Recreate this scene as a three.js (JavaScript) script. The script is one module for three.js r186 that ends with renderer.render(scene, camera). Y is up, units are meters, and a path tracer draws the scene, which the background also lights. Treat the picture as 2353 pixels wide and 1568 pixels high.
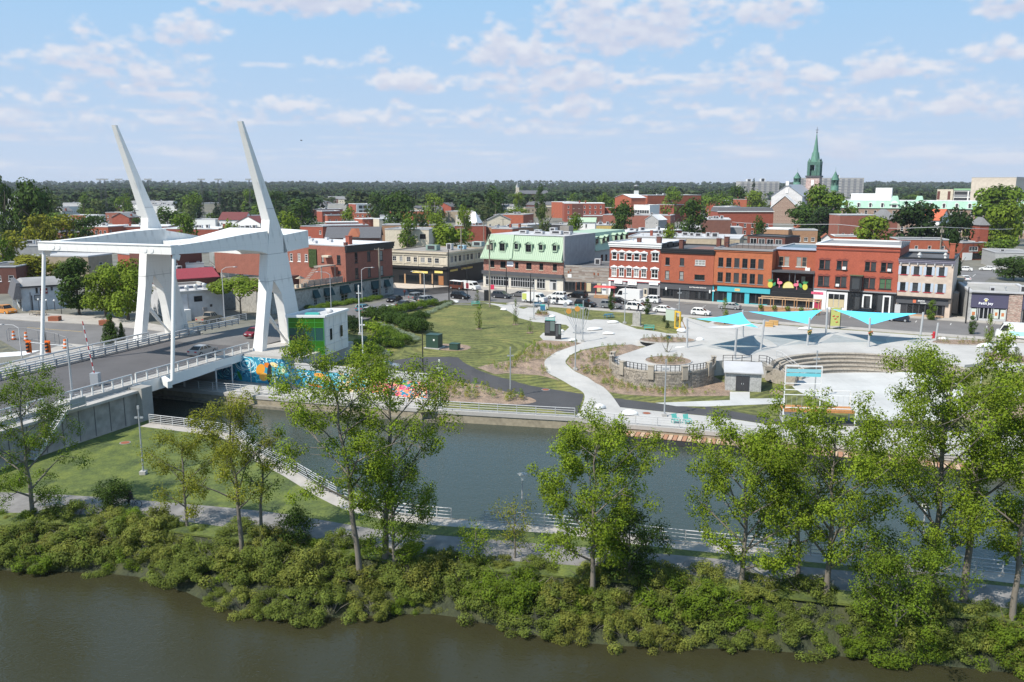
import*as THREE from 'three';
import{MarchingCubes}from 'three/addons/objects/MarchingCubes.js';
const V3=(x,y,z)=>new THREE.Vector3(x,y,z);
const scene=new THREE.Scene();
// ---------- camera (a drone 26 m above the street) ----------
const CAM_Y=26,FOV=43.76,PITCH=Math.atan2(359,1953);
const camera=new THREE.PerspectiveCamera(FOV,1024/682,0.5,20000);
camera.position.set(0,CAM_Y,0);
camera.rotation.x=-PITCH;
scene.add(camera);
const renderer=new THREE.WebGLRenderer({antialias:true});
renderer.setSize(1024,682);
renderer.toneMapping=THREE.LinearToneMapping;
renderer.toneMappingExposure=1.3;
renderer.shadowMap.enabled=true;
// ---------- sun ----------
const SUN=V3(-0.50,0.78,0.37).normalize();
const sun=new THREE.DirectionalLight(new THREE.Color(1.0,0.94,0.84),5.0);
sun.name='sun';
sun.position.copy(SUN).multiplyScalar(400).add(V3(0,0,-150));
sun.target.position.set(0,0,-150);
sun.castShadow=true;
Object.assign(sun.shadow.camera,{left:-260,right:260,top:260,bottom:-260,near:1,far:1200});
sun.shadow.mapSize.set(4096,4096);
scene.add(sun,sun.target);
scene.fog=new THREE.FogExp2(new THREE.Color(0.80,0.87,1.0),0.00006);
// ---------- noise ----------
function rng(seed){let s=seed>>>0;return ()=>{s=(s+0x6D2B79F5) | 0;let t=Math.imul(s ^ (s>>>15),1 | s);t=(t+Math.imul(t ^ (t>>>7),61 | t)) ^ t;return ((t ^ (t>>>14))>>>0)/4294967296;};}
const HT=new Float32Array(65536);{const r=rng(77);for (let i=0;i<65536;i++)HT[i]=r();}
const hsh=(x,y)=>HT[((x*157+y*4099+((x*y) & 63)*7) & 65535)];
const lerp=(a,b,t)=>a+(b-a)*t,clamp=(x,a,b)=>Math.min(b,Math.max(a,x)),sst=(a,b,x)=>{const t=clamp((x-a)/(b-a),0,1);return t*t*(3-2*t);};
function vn(x,y,p){// value noise, tiling with period p
const xi=Math.floor(x),yi=Math.floor(y),fx=x-xi,fy=y-yi,u=fx*fx*(3-2*fx),v=fy*fy*(3-2*fy);
const w=(a)=>p?((a % p)+p) % p:a & 255;
const x0=w(xi),x1=w(xi+1),y0=w(yi),y1=w(yi+1);
return lerp(lerp(hsh(x0,y0),hsh(x1,y0),u),lerp(hsh(x0,y1),hsh(x1,y1),u),v);
}
function fbm(x,y,o=4,p=0){let s=0,a=0.5,n=0;for (let i=0;i<o;i++){s+=a*vn(x+i*17,y+i*31,p);n+=a;a*=0.5;x*=2;y*=2;p*=2;}return s/n;}
// ---------- sky: air and clouds as an equirectangular picture of directions ----------
const rayDir=(vx,vy)=>{const d=V3((vx-1176.5)/1953,-(vy-784)/1953,-1);return d.applyAxisAngle(V3(1,0,0),-PITCH).normalize();};
{
const W=4096,H=2048,data=new Float32Array(W*H*4);
// the larger clouds of the day, as azimuth, elevation and half sizes in degrees; [v px x, y, rx, ry, strength]
const B=[[690,-2,200,40,1],[425,80,95,24,.62],[180,132,110,32,.55],[300,170,150,42,.6],[430,220,60,18,.5],[865,134,28,13,.8],[765,151,55,12,.6],[945,192,80,22,.95],[1190,128,125,38,.9],[1080,112,60,24,.5],
[1445,70,180,60,1],[1340,40,90,40,.6],[1775,32,80,34,.9],[1640,30,110,40,.5],[1290,190,190,30,.85],[1310,255,105,22,.8],[1730,182,85,40,.55],[1888,172,48,17,.9],[2060,160,100,26,.95],[2290,123,85,18,.8],[2330,8,70,30,.7],[1190,222,70,12,.5],[2150,205,120,14,.4],
[660,243,100,18,.7],[100,225,90,18,.6],[840,275,130,22,.7],[520,270,110,22,.6],[1080,278,90,20,.6],[1230,300,90,14,.6],[1480,275,150,14,.55],[1700,265,160,18,.55],[1950,250,160,22,.6],[2200,250,170,26,.6],[1560,245,80,12,.6],[1880,210,120,16,.4],[300,285,120,18,.5],[60,290,120,22,.55],[1720,295,40,14,.7]]
.map(([x,y,rx,ry,s])=>{const d=rayDir(x,y);return [Math.atan2(d.x,-d.z),Math.asin(d.y),rx/1953,ry/1953,s];});
const NZ=(az,e)=>{// streaks and puffs: noise round the horizon, squeezed towards it
const a=az*26+300,v=9/(e+0.075);
return [a,v];
};
const cover=(az,e)=>{
const [a,v]=NZ(az,e),n=fbm(a*0.55,v*0.75+40,5);
const fine=fbm(az*75+900,e*150+60,4);
let d=(n-lerp(0.50,0.63,sst(0.02,0.16,e)))*3.0*sst(-0.005,0.03,e);
if (e>-0.02&&e<0.4&&Math.abs(az)<0.75){
d=d*lerp(.8,0.2,sst(0.07,0.12,e)*sst(0.4,0.25,e))-0.3*sst(0.08,0.12,e)*sst(0.34,0.24,e);
for (const b of B){const x=(az-b[0])/b[2],y=(e-b[1])/b[3];const yy=y<0?y*1.35:y*(0.8+0.25*Math.sin(az*60));const q=x*x+yy*yy;if (q<2.2)d=Math.max(d,b[4]*(1.1-q*0.62)+(fine-0.52)*1.5);}
}
if (e<0.13)d=Math.max(d,(fbm(az*11+200,e*85+7,4)-lerp(.46,.56,sst(.02,.12,e)))*3.4*sst(.0,.03,e)+(fine-.5)*.5);
return d+(fine-0.5)*0.3;
};
for (let j=0;j<H;j++){
const e=(j+0.5)/H*Math.PI-Math.PI/2;
for (let i=0;i<W;i++){
const th=((i+0.5)/W-0.5)*2*Math.PI,o=(j*W+i)*4;// u=.5 -> atan2(z,x)=0
const x=Math.cos(th),z=Math.sin(th);let az=Math.atan2(x,-z);
let r,g,b;
if (e<-0.01){r=0.40;g=0.45;b=0.52;}
else{
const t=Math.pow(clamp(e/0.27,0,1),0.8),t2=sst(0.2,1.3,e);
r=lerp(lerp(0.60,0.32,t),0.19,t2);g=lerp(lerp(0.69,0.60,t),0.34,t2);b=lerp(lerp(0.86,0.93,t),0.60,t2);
let c=cover(az,Math.max(e,0));
if (az>2.6){const m=sst(2.6,3.14159,az);c=lerp(c,cover(az-2*Math.PI,Math.max(e,0)),m);}// close the seam behind the camera
if (c>0){
const al=sst(0,0.95,c)*lerp(0.55,0.84,sst(0.03,0.1,e)),up=cover(az,Math.max(e,0)+0.012);
const lit=clamp(0.6-(up-c*0.55)*0.9,0,1)*(1-0.25*sst(0.6,1.4,c)*sst(0,.6,up));
r=lerp(r,lerp(0.63,0.82,lit),al);g=lerp(g,lerp(0.66,0.825,lit),al);b=lerp(b,lerp(0.81,0.90,lit),al);
}
}
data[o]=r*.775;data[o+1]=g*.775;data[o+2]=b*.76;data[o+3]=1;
}
}
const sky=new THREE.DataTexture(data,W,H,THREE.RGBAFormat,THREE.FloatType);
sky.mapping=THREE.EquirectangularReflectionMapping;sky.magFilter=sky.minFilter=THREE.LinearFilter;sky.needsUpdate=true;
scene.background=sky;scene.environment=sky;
}
// ---------- from sight lines to places: where a line of sight meets the ground at a height ----------
const Z=(ox,oy,w,W)=>(x,y)=>[(ox+x*w/W)*0.91914,(oy+y*w/W)*0.91914];
const F=(x,y)=>[x,y];
const z1=Z(0,250,900,2352),z2=Z(0,750,900,2352),z3=Z(700,450,900,2352),z4=Z(1500,450,900,2352),z5=Z(1000,750,900,2352),z6=Z(1760,650,800,2091);
const a1=Z(0,420,420,2352),a2=Z(380,440,420,2352),a3=Z(760,440,420,2352),a4=Z(1140,440,420,2352),a5=Z(1500,440,420,2352),a6=Z(1840,300,420,2352),a7=Z(2140,440,420,2352),a8=Z(2140,640,420,2352);
const b1=Z(0,680,420,2352),b2=Z(380,620,420,2352),b3=Z(760,620,420,2352),b4=Z(1180,580,420,2352),b5=Z(1500,580,420,2352),b6=Z(1880,560,420,2352),b7=Z(560,820,560,2353),b8=Z(1500,840,760,1345);
const c1=Z(0,900,900,1344),c2=Z(800,1100,900,1344),c3=Z(1660,1100,900,1344);
const EYE=V3(0,CAM_Y,0),FW=V3(0,-Math.sin(PITCH),-Math.cos(PITCH)),UPV=V3(0,Math.cos(PITCH),-Math.sin(PITCH));
const G=(p,h=0)=>{const d=rayDir(p[0],p[1]),t=(h-CAM_Y)/d.y;return V3(d.x*t,h,d.z*t);};
const proj=(q)=>{const d=q.clone().sub(EYE),z=d.dot(FW);return [1176.5+1953*d.x/z,784-1953*d.dot(UPV)/z];};
const hAt=(b,vy)=>{let lo=-20,hi=150;for (let i=0;i<50;i++){const m=(lo+hi)/2;proj(V3(b.x,m,b.z))[1]>vy?lo=m:hi=m;}return lo;};
const onDepth=(b,p)=>{const d=rayDir(p[0],p[1]),n=V3(b.x,0,b.z).normalize(),t=b.x*n.x+b.z*n.z;return EYE.clone().addScaledVector(d,t/(d.x*n.x+d.z*n.z));};
const L=-2.5;// the lower level: promenade, stage floor
// terrain of the park
const CT=[];
const ct=(h,...ps)=>{for (const p of ps){const g=G(p,h);CT.push([g.x,g.z,h]);}};
ct(0,[800,752],[860,732],[930,710],[1000,692],[1130,697],[1300,712],[1500,727],[1700,741],[1900,757],[2100,775],[2353,792],[1290,735],[1420,745],[1570,750],[1300,765],[1420,770],[1560,775],[2250,800],[2353,815],[2100,800]);
ct(-0.2,[1070,712],[1180,722],[1270,780],[1340,785],[1240,760]);
ct(-0.5,[850,800],[1100,760],[1180,770],[960,790],[900,800],[1400,800],[1340,800]);
ct(-0.7,[880,830],[1000,815],[1100,800],[1275,800],[980,835]);
ct(-1.2,[1060,850],[1150,822],[1260,830],[1370,830]);
ct(-1.8,[1120,872],[1200,855],[1290,862],[1390,860]);
ct(-2.3,[1200,900],[1060,890],[1300,895],[1400,885],[1030,910]);
ct(L,[1000,925],[1005,945],[1100,945],[1230,930],[1330,930],[1420,905],[1500,910],[1620,905],[1560,915],[1700,915],[1300,970],[1500,985],[1700,1000],[2000,1040],[2353,1080],[1800,940],[1950,960],[2100,980],[2300,1000],[1500,940],[1750,880],[1850,900],[1850,870],[1950,920],[2000,880],[1900,860],[2100,920],[2250,960],[1800,870],[1760,860],[600,920],[750,930],[880,935]);
ct(-2.2,[1540,850],[1500,860],[1600,860],[1460,850],[1560,830]);
ct(-1.4,[2300,900],[2200,890],[2353,930]);ct(-0.4,[2250,840],[2353,850]);
function T(x,z){let s=0,w=0;for (const c of CT){const d=(x-c[0])**2+(z-c[1])**2+0.4,k=1/(d*d);s+=k*c[2];w+=k;}return s/w;}
const onT=(p)=>{let h=-1;let g;for (let i=0;i<14;i++){g=G(p,h);h=lerp(h,T(g.x,g.z),0.7);}g.y=h;return g;};
// ---------- textures and materials ----------
const texCache={};
function tex(kind){
if (texCache[kind])return texCache[kind];
const N=512,d=new Uint8Array(N*N*4),r=rng(kind.length*91+kind.charCodeAt(0));
for (let j=0;j<N;j++)for (let i=0;i<N;i++){
const u=i/N,v=j/N;let a=0.77,R,Gc,Bc;
const w=r()-0.5;
if (kind==='speck')a=0.62+0.28*fbm(u*6,v*6,5,6)+w*0.06+(vn(u*90,v*90,90)-0.5)*0.06;
else if (kind==='rough')a=0.45+0.6*fbm(u*5,v*5,5,5)+w*0.12;
else if (kind==='asphalt')a=0.58+0.34*fbm(u*4,v*4,4,4)+w*0.18-(Math.abs(fbm(u*5,v*5,3,5)-0.5)<0.004?0.14:0);
else if (kind==='grass'){const n=fbm(u*5,v*5,5,5),m=fbm(u*40+9,v*40,3,40);a=0.22+0.9*n+(m-0.5)*0.55+w*0.2;R=a*(0.92+0.3*(n-0.5));Gc=a;Bc=a*(0.95-0.4*(n-0.5));}
else if (kind==='mulch'){const m=fbm(u*60,v*60,3,60),n=fbm(u*4,v*4,3,4);a=0.30+0.5*n+(m-0.5)*1.1+w*0.25;}
else if (kind==='brick'){const row=Math.floor(v*48),col=Math.floor(u*16+(row & 1)*0.5);const bt=hsh(col % 16,row);const mv=(v*48) % 1,mu=(u*16+(row & 1)*0.5) % 1;a=0.62+0.2*bt+0.25*(fbm(u*3,v*3,4,3)-0.4);if (mv<0.14||mu<0.05)a=a*0.8+0.16;}
else if (kind==='oldbrick'){const row=Math.floor(v*24),col=Math.floor(u*8+(row & 1)*0.5);const bt=hsh(col % 8+40,row);a=0.4+0.5*bt;R=a+0.08;Gc=a*(0.8+0.3*hsh(col % 8+9,row+50));Bc=Gc;}
else if (kind==='wood'){a=0.45+0.55*fbm(u*3,v*40,4,20)+w*0.05;a*=0.9+0.2*vn(u*2,v*12,12);}
else if (kind==='stone'){const n=fbm(u*12,v*12,4,12);a=0.45+0.55*n+w*0.08;}
else if (kind==='metal')a=0.72+0.08*fbm(u*6,v*3,4,6)+w*0.01;
else if (kind==='roof')a=0.5+0.45*fbm(u*4,v*4,5,4)+w*0.1;
else if (kind==='shingle'){const row=Math.floor(v*40);a=0.6+0.25*hsh(Math.floor(u*30+(row & 1)*.5) % 30,row)-((v*40) % 1<0.2?0.15:0)+w*0.1;}
else if (kind==='ripple')a=0.5*fbm(u*10+3*fbm(u*4,v*4,2,4),v*26,4,2)+0.3*fbm(u*6,v*12,3,6)+0.2*vn(u*60,v*90,30);
else if (kind==='bark')a=0.35+0.6*fbm(u*14,v*4,4,2)+w*0.1;
else if (kind==='paint'){a=0.76-0.16*sst(.56,.8,fbm(u*12,v*3,4,3))-0.05*fbm(u*40,v*4,3,4)-(((v*4) % 1)<.012?.1:0);R=a;Gc=a*.985;Bc=a*.965;}
else if (kind==='conc'){a=0.6+0.26*fbm(u*4,v*4,5,4)+0.08*fbm(u*24,v*24,3,24)+w*.05;if ((u*4) % 1<.012||(v*4) % 1<.012)a*=.88;a*=.96+.06*hsh(Math.floor(u*4),Math.floor(v*4));}
else if (kind==='panel'){a=0.77+0.02*w;}
R??=a;Gc??=a;Bc??=a;
const o=(j*N+i)*4;d[o]=clamp(R,0,1)*255;d[o+1]=clamp(Gc,0,1)*255;d[o+2]=clamp(Bc,0,1)*255;d[o+3]=255;
}
const t=new THREE.DataTexture(d,N,N);t.wrapS=t.wrapT=THREE.RepeatWrapping;t.magFilter=THREE.LinearFilter;t.minFilter=THREE.LinearFilter;t.needsUpdate=true;
return texCache[kind]=t;
}
const repCache={};
function rep(kind,m){const k=kind+m;if (!repCache[k]){const t=tex(kind).clone();t.repeat.set(1/m,1/m);t.needsUpdate=true;repCache[k]=t;}return repCache[k];}
const matCache={};
function M(r,g,b,o={}){
const k=[r,g,b,JSON.stringify(o)].join();if (matCache[k])return matCache[k];
const s=o.t?1.3:1;
const P=o.trans?new THREE.MeshPhysicalMaterial():new THREE.MeshStandardMaterial();
P.color.setRGB(r*s,g*s,b*s);P.roughness=o.rough??0.85;P.metalness=o.metal??0;
if (o.t)P.map=rep(o.t,o.s??4);
if (o.bump){P.bumpMap=rep(o.bt??o.t,o.bs??o.s??4);P.bumpScale=o.bump;}
if (o.trans){P.transmission=o.trans;P.thickness=0;P.specularIntensity=0.12;}
if (o.vc)P.vertexColors=true;
P.side=THREE.DoubleSide;
return matCache[k]=P;
}
const m={
white:M(.72,.72,.71,{rough:.55}),whitePaint:M(.78,.78,.77,{rough:.45,t:'paint',s:7}),cream:M(.56,.50,.40,{t:'speck',s:3}),concrete:M(.37,.355,.335,{t:'speck',s:6}),paleConc:M(.40,.388,.37,{t:'conc',s:12}),
stage:M(.44,.44,.43,{t:'conc',s:14}),darkPave:M(.285,.30,.305,{t:'speck',s:5}),asphalt:M(.09,.112,.112,{t:'asphalt',s:11}),newAsphalt:M(.055,.053,.055,{t:'asphalt',s:9}),road:M(.145,.138,.135,{t:'asphalt',s:12}),
sidewalk:M(.36,.335,.305,{t:'speck',s:5}),mulch:M(.36,.26,.19,{t:'mulch',s:3.2,bump:.05}),gravel:M(.19,.18,.172,{t:'rough',s:4}),line:M(.62,.62,.6,{t:'speck',s:2}),yellow:M(.62,.40,.08,{t:'speck',s:2}),
grass:M(.105,.128,.024,{t:'grass',s:6,bump:.06}),bank:M(.04,.045,.018,{t:'grass',s:5,bump:.1}),black:M(.015,.015,.017,{rough:.5}),dark:M(.035,.035,.04,{rough:.6}),charcoal:M(.07,.072,.08,{rough:.6}),grey:M(.25,.25,.26,{rough:.6}),lightGrey:M(.45,.45,.46,{rough:.6}),
steel:M(.42,.44,.46,{rough:.42,metal:.35}),galv:M(.46,.47,.48,{rough:.5,metal:.25}),glass:M(.012,.015,.018,{rough:.06}),glass2:M(.05,.055,.06,{rough:.08}),curtain:M(.28,.28,.27,{rough:.15}),paper:M(.50,.42,.26,{rough:.5}),
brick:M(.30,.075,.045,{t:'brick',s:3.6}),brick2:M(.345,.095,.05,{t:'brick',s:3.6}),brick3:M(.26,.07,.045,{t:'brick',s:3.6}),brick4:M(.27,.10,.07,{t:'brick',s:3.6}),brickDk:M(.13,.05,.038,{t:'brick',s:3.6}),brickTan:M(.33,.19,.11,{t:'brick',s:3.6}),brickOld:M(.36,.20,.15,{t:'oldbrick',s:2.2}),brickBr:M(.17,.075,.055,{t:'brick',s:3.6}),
pink:M(.54,.44,.365,{t:'speck',s:4}),beige:M(.40,.33,.24,{t:'speck',s:5}),tan:M(.30,.245,.18,{t:'speck',s:6}),greyStone:M(.34,.33,.305,{t:'stone',s:4}),greyWall:M(.34,.335,.335,{t:'speck',s:5}),fieldStone:M(.30,.25,.195,{t:'oldbrick',s:3}),
roofGrey:M(.25,.245,.245,{t:'roof',s:14}),roofLight:M(.46,.46,.47,{t:'roof',s:14}),roofTan:M(.26,.235,.21,{t:'roof',s:12}),roofDark:M(.09,.09,.095,{t:'roof',s:8}),roofWhite:M(.62,.62,.63,{t:'roof',s:16}),shingle:M(.11,.11,.12,{t:'shingle',s:5}),shingleG:M(.2,.2,.205,{t:'shingle',s:5}),maroon:M(.14,.035,.035,{t:'shingle',s:5}),redOrange:M(.5,.13,.06,{t:'shingle',s:4}),
mint:M(.35,.46,.335,{rough:.5,t:'metal',s:5}),mintDk:M(.22,.36,.25,{rough:.5}),copper:M(.13,.28,.215,{rough:.7,t:'rough',s:5}),copperDk:M(.06,.14,.11,{rough:.7,t:'rough',s:4}),aqua:M(.27,.47,.36,{rough:.6,t:'roof',s:9}),
teal:M(.06,.40,.47,{rough:.5}),turq:M(.05,.38,.33,{rough:.5}),blueP:M(.03,.16,.28,{rough:.5}),sail:M(.12,.60,.84,{rough:.7}),sailW:M(.66,.68,.72,{rough:.7}),greenGl:M(.03,.145,.008,{rough:.12}),greenFr:M(.06,.32,.05,{rough:.4}),tealGl:M(.02,.075,.07,{rough:.06}),utilGreen:M(.025,.06,.045,{rough:.5}),
woodNew:M(.46,.25,.12,{t:'wood',s:2.5}),woodGrey:M(.33,.29,.255,{t:'wood',s:3}),woodDk:M(.14,.10,.075,{t:'wood',s:3}),pole:M(.26,.225,.18,{t:'wood',s:2}),red:M(.42,.02,.03,{rough:.5}),redRoof:M(.46,.05,.05,{rough:.6}),orange:M(.75,.16,.02,{rough:.5}),rubber:M(.02,.02,.02,{rough:.9}),skin:M(.42,.25,.17,{rough:.6}),cloth:M(.016,.016,.02,{rough:.95}),jeans:M(.03,.04,.07,{rough:.95}),hair:M(.03,.02,.015,{rough:.8}),
stoneWall:M(.33,.29,.24,{t:'stone',s:2.4}),stoneA:M(.30,.265,.22,{t:'stone',s:2.4}),stoneB:M(.37,.33,.28,{t:'stone',s:2.4}),stoneC:M(.24,.215,.185,{t:'stone',s:2.4}),coping:M(.36,.32,.265,{t:'speck',s:4}),blockGrey:M(.38,.38,.375,{t:'stone',s:2}),rust:M(.25,.08,.035,{rough:.8}),bark:M(.17,.14,.11,{t:'bark',s:1.2}),barkPale:M(.20,.175,.145,{t:'bark',s:1.2}),
};
// ---------- geometry collector ----------
const _v=V3(),_n=V3();
class GB{
constructor(){this.p=[];this.nn=[];this.u=[];this.m=null;}
vert(x,y,z,nx,ny,nz,u,v){
if (this.m){_v.set(x,y,z).applyMatrix4(this.m);x=_v.x;y=_v.y;z=_v.z;_n.set(nx,ny,nz).transformDirection(this.m);nx=_n.x;ny=_n.y;nz=_n.z;}
if (u===undefined){if (Math.abs(ny)>0.75){u=x;v=z;}else{const k=Math.hypot(nx,nz)||1;u=(x*nz-z*nx)/k;v=y;}}
this.p.push(x,y,z);this.nn.push(nx,ny,nz);this.u.push(u,v);
}
tri(a,b,c,uv){
const ax=b[0]-a[0],ay=b[1]-a[1],az=b[2]-a[2],bx=c[0]-a[0],by=c[1]-a[1],bz=c[2]-a[2];
let nx=ay*bz-az*by,ny=az*bx-ax*bz,nz=ax*by-ay*bx;const l=Math.hypot(nx,ny,nz);if (l<1e-9)return this;nx /=l;ny /=l;nz /=l;
[a,b,c].forEach((q,i)=>this.vert(q[0],q[1],q[2],nx,ny,nz,uv?.[i]?.[0],uv?.[i]?.[1]));return this;
}
quad(a,b,c,d,uv){this.tri(a,b,c,uv&&[uv[0],uv[1],uv[2]]);return this.tri(a,c,d,uv&&[uv[0],uv[2],uv[3]]);}
hex(b,t){// two rings of four points each, counter-clockwise seen from above
this.quad(t[0],t[1],t[2],t[3]);this.quad(b[3],b[2],b[1],b[0]);
for (let i=0;i<4;i++){const j=(i+1) % 4;this.quad(b[i],b[j],t[j],t[i]);}return this;
}
box(x0,y0,z0,x1,y1,z1){if (x0>x1)[x0,x1]=[x1,x0];if (y0>y1)[y0,y1]=[y1,y0];if (z0>z1)[z0,z1]=[z1,z0];
return this.hex([[x0,y0,z1],[x1,y0,z1],[x1,y0,z0],[x0,y0,z0]],[[x0,y1,z1],[x1,y1,z1],[x1,y1,z0],[x0,y1,z0]]);}
beam(p,q,w,h,up=[0,1,0]){// a bar of rectangular section between two points
const a=V3(...p),b=V3(...q),d=b.clone().sub(a).normalize(),s=d.clone().cross(V3(...up)).normalize(),t=s.clone().cross(d);
const ring=(c)=>[[-1,-1],[1,-1],[1,1],[-1,1]].map(([i,j])=>c.clone().addScaledVector(s,i*w/2).addScaledVector(t,j*h/2).toArray());
const A=ring(a),Bq=ring(b);this.quad(A[3],A[2],A[1],A[0]);this.quad(Bq[0],Bq[1],Bq[2],Bq[3]);
for (let i=0;i<4;i++){const j=(i+1) % 4;this.quad(A[i],A[j],Bq[j],Bq[i]);}return this;
}
tube(pts,rs,n=6,caps=true){
const P=pts.map((q)=>q.isVector3?q:V3(...q)),R=Array.isArray(rs)?rs:P.map(()=>rs);let s=null,rings=[],len=0;
for (let i=0;i<P.length;i++){
const d=P[Math.min(i+1,P.length-1)].clone().sub(P[Math.max(i-1,0)]).normalize();
if (!s)s=(Math.abs(d.y)>0.9?V3(1,0,0):V3(0,1,0));s=s.clone().addScaledVector(d,-s.dot(d)).normalize();const t=d.clone().cross(s);
if (i)len+=P[i].distanceTo(P[i-1]);
rings.push(Array.from({length:n+1},(_,k)=>{const a=k/n*Math.PI*2,N=s.clone().multiplyScalar(Math.cos(a)).addScaledVector(t,Math.sin(a));return [P[i].clone().addScaledVector(N,R[i]),N,k/n*R[0]*6.28,len];}));
}
const pv=(q)=>this.vert(q[0].x,q[0].y,q[0].z,q[1].x,q[1].y,q[1].z,q[2],q[3]);
for (let i=0;i+1<rings.length;i++)for (let k=0;k<n;k++){const a=rings[i][k],b=rings[i][k+1],c=rings[i+1][k+1],d=rings[i+1][k];pv(a);pv(b);pv(c);pv(a);pv(c);pv(d);}
if (caps)for (const [r,sgn] of [[rings[0],-1],[rings[rings.length-1],1]])for (let k=1;k<n-1;k++){const q=[r[0],r[k],r[k+1]];if (sgn<0)q.reverse();this.tri(...q.map((e)=>e[0].toArray()));}
return this;
}
cyl(x,z,y0,y1,r0,r1=r0,n=10){return this.tube([[x,y0,z],[x,y1,z]],[r0,r1],n);}
prism(poly,y0,y1,top=true,bot=false){// poly: [x,z] list; extruded upward
let P=poly.map((q)=>new THREE.Vector2(q[0],q[1]));if (THREE.ShapeUtils.area(P)>0)P=P.reverse();
const n=P.length;for (let i=0;i<n;i++){const a=P[i],b=P[(i+1) % n];this.quad([a.x,y0,a.y],[b.x,y0,b.y],[b.x,y1,b.y],[a.x,y1,a.y]);}
if (top||bot)for (const t of THREE.ShapeUtils.triangulateShape(P,[])){const q=t.map((i)=>P[i]);if (THREE.ShapeUtils.area(q)>0)q.reverse();if (top)this.tri(...q.map((e)=>[e.x,y1,e.y]));if (bot)this.tri(...q.reverse().map((e)=>[e.x,y0,e.y]));}
return this;
}
plate(poly,z0,z1){// poly in x,y, thickness along z
const mm=this.m,R=new THREE.Matrix4().set(1,0,0,0,0,0,-1,0,0,1,0,0,0,0,0,1);
this.m=mm?mm.clone().multiply(R):R;this.prism(poly.map((q)=>[q[0],-q[1]]),z0,z1,true,true);this.m=mm;// prism's y becomes z
return this;
}
geo(g,mat4){g=g.index?g.toNonIndexed():g;const p=g.attributes.position,n=g.attributes.normal,keep=this.m;if (mat4)this.m=keep?keep.clone().multiply(mat4):mat4;for (let i=0;i<p.count;i++)this.vert(p.getX(i),p.getY(i),p.getZ(i),n.getX(i),n.getY(i),n.getZ(i));this.m=keep;return this;}
sphere(x,y,z,rx,ry=rx,rz=rx,w=10,h=7){return this.geo(new THREE.SphereGeometry(1,w,h),new THREE.Matrix4().makeTranslation(x,y,z).scale(V3(rx,ry,rz)));}
get size(){return this.p.length;}
done(){const g=new THREE.BufferGeometry();g.setAttribute('position',new THREE.Float32BufferAttribute(this.p,3));g.setAttribute('normal',new THREE.Float32BufferAttribute(this.nn,3));g.setAttribute('uv',new THREE.Float32BufferAttribute(this.u,2));return g;}
}
const gb=(f)=>{const g=new GB();f(g);return g.done();};
const box=(...a)=>gb((g)=>g.box(...a));
// ---------- things and parts ----------
const used={};
const numbered=(n)=>{const k=used[n]=(used[n]??-1)+1;return k?n+'_'+String(k).padStart(3,'0'):n;};
function tag(o,label,category,group,kind){Object.assign(o.userData,{label,category});if (group)o.userData.group=group;if (kind)o.userData.kind=kind;return o;}
function thing(name,label,category,pos=[0,0,0],ry=0,group){const o=new THREE.Group();o.name=numbered(name);o.position.set(...(pos.isVector3?pos.toArray():pos));o.rotation.y=ry;tag(o,label,category,group);scene.add(o);return o;}
function part(parent,name,geo,mat,label){const o=new THREE.Mesh(geo,mat);o.name=name;o.castShadow=o.receiveShadow=true;if (label)o.userData.label=label;parent.add(o);return o;}
function single(name,geo,mat,label,category,group,pos){const o=new THREE.Mesh(geo,mat);o.name=numbered(name);o.castShadow=o.receiveShadow=true;tag(o,label,category,group);if (pos)o.position.copy(pos);scene.add(o);return o;}
function struct(name,geo,mat,label){const o=new THREE.Mesh(geo,mat);o.name=numbered(name);o.receiveShadow=o.castShadow=true;o.userData.kind='structure';if (label)o.userData.label=label;scene.add(o);return o;}
function copyOf(o,pos,ry,label,group,scale){const c=o.clone();c.name=numbered(o.name.replace(/_\d{3}$/,''));c.userData={...o.userData};if (label)c.userData.label=label;if (group)c.userData.group=group;c.position.copy(pos);c.rotation.y=ry;if (scale)c.scale.setScalar(scale);scene.add(c);return c;}
function spline(pts,n=6,closed=false){const c=new THREE.CatmullRomCurve3(pts.map((p)=>p.isVector3?p:V3(p[0],0,p[1])),closed,'centripetal');return c.getPoints(pts.length*n);}
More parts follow.
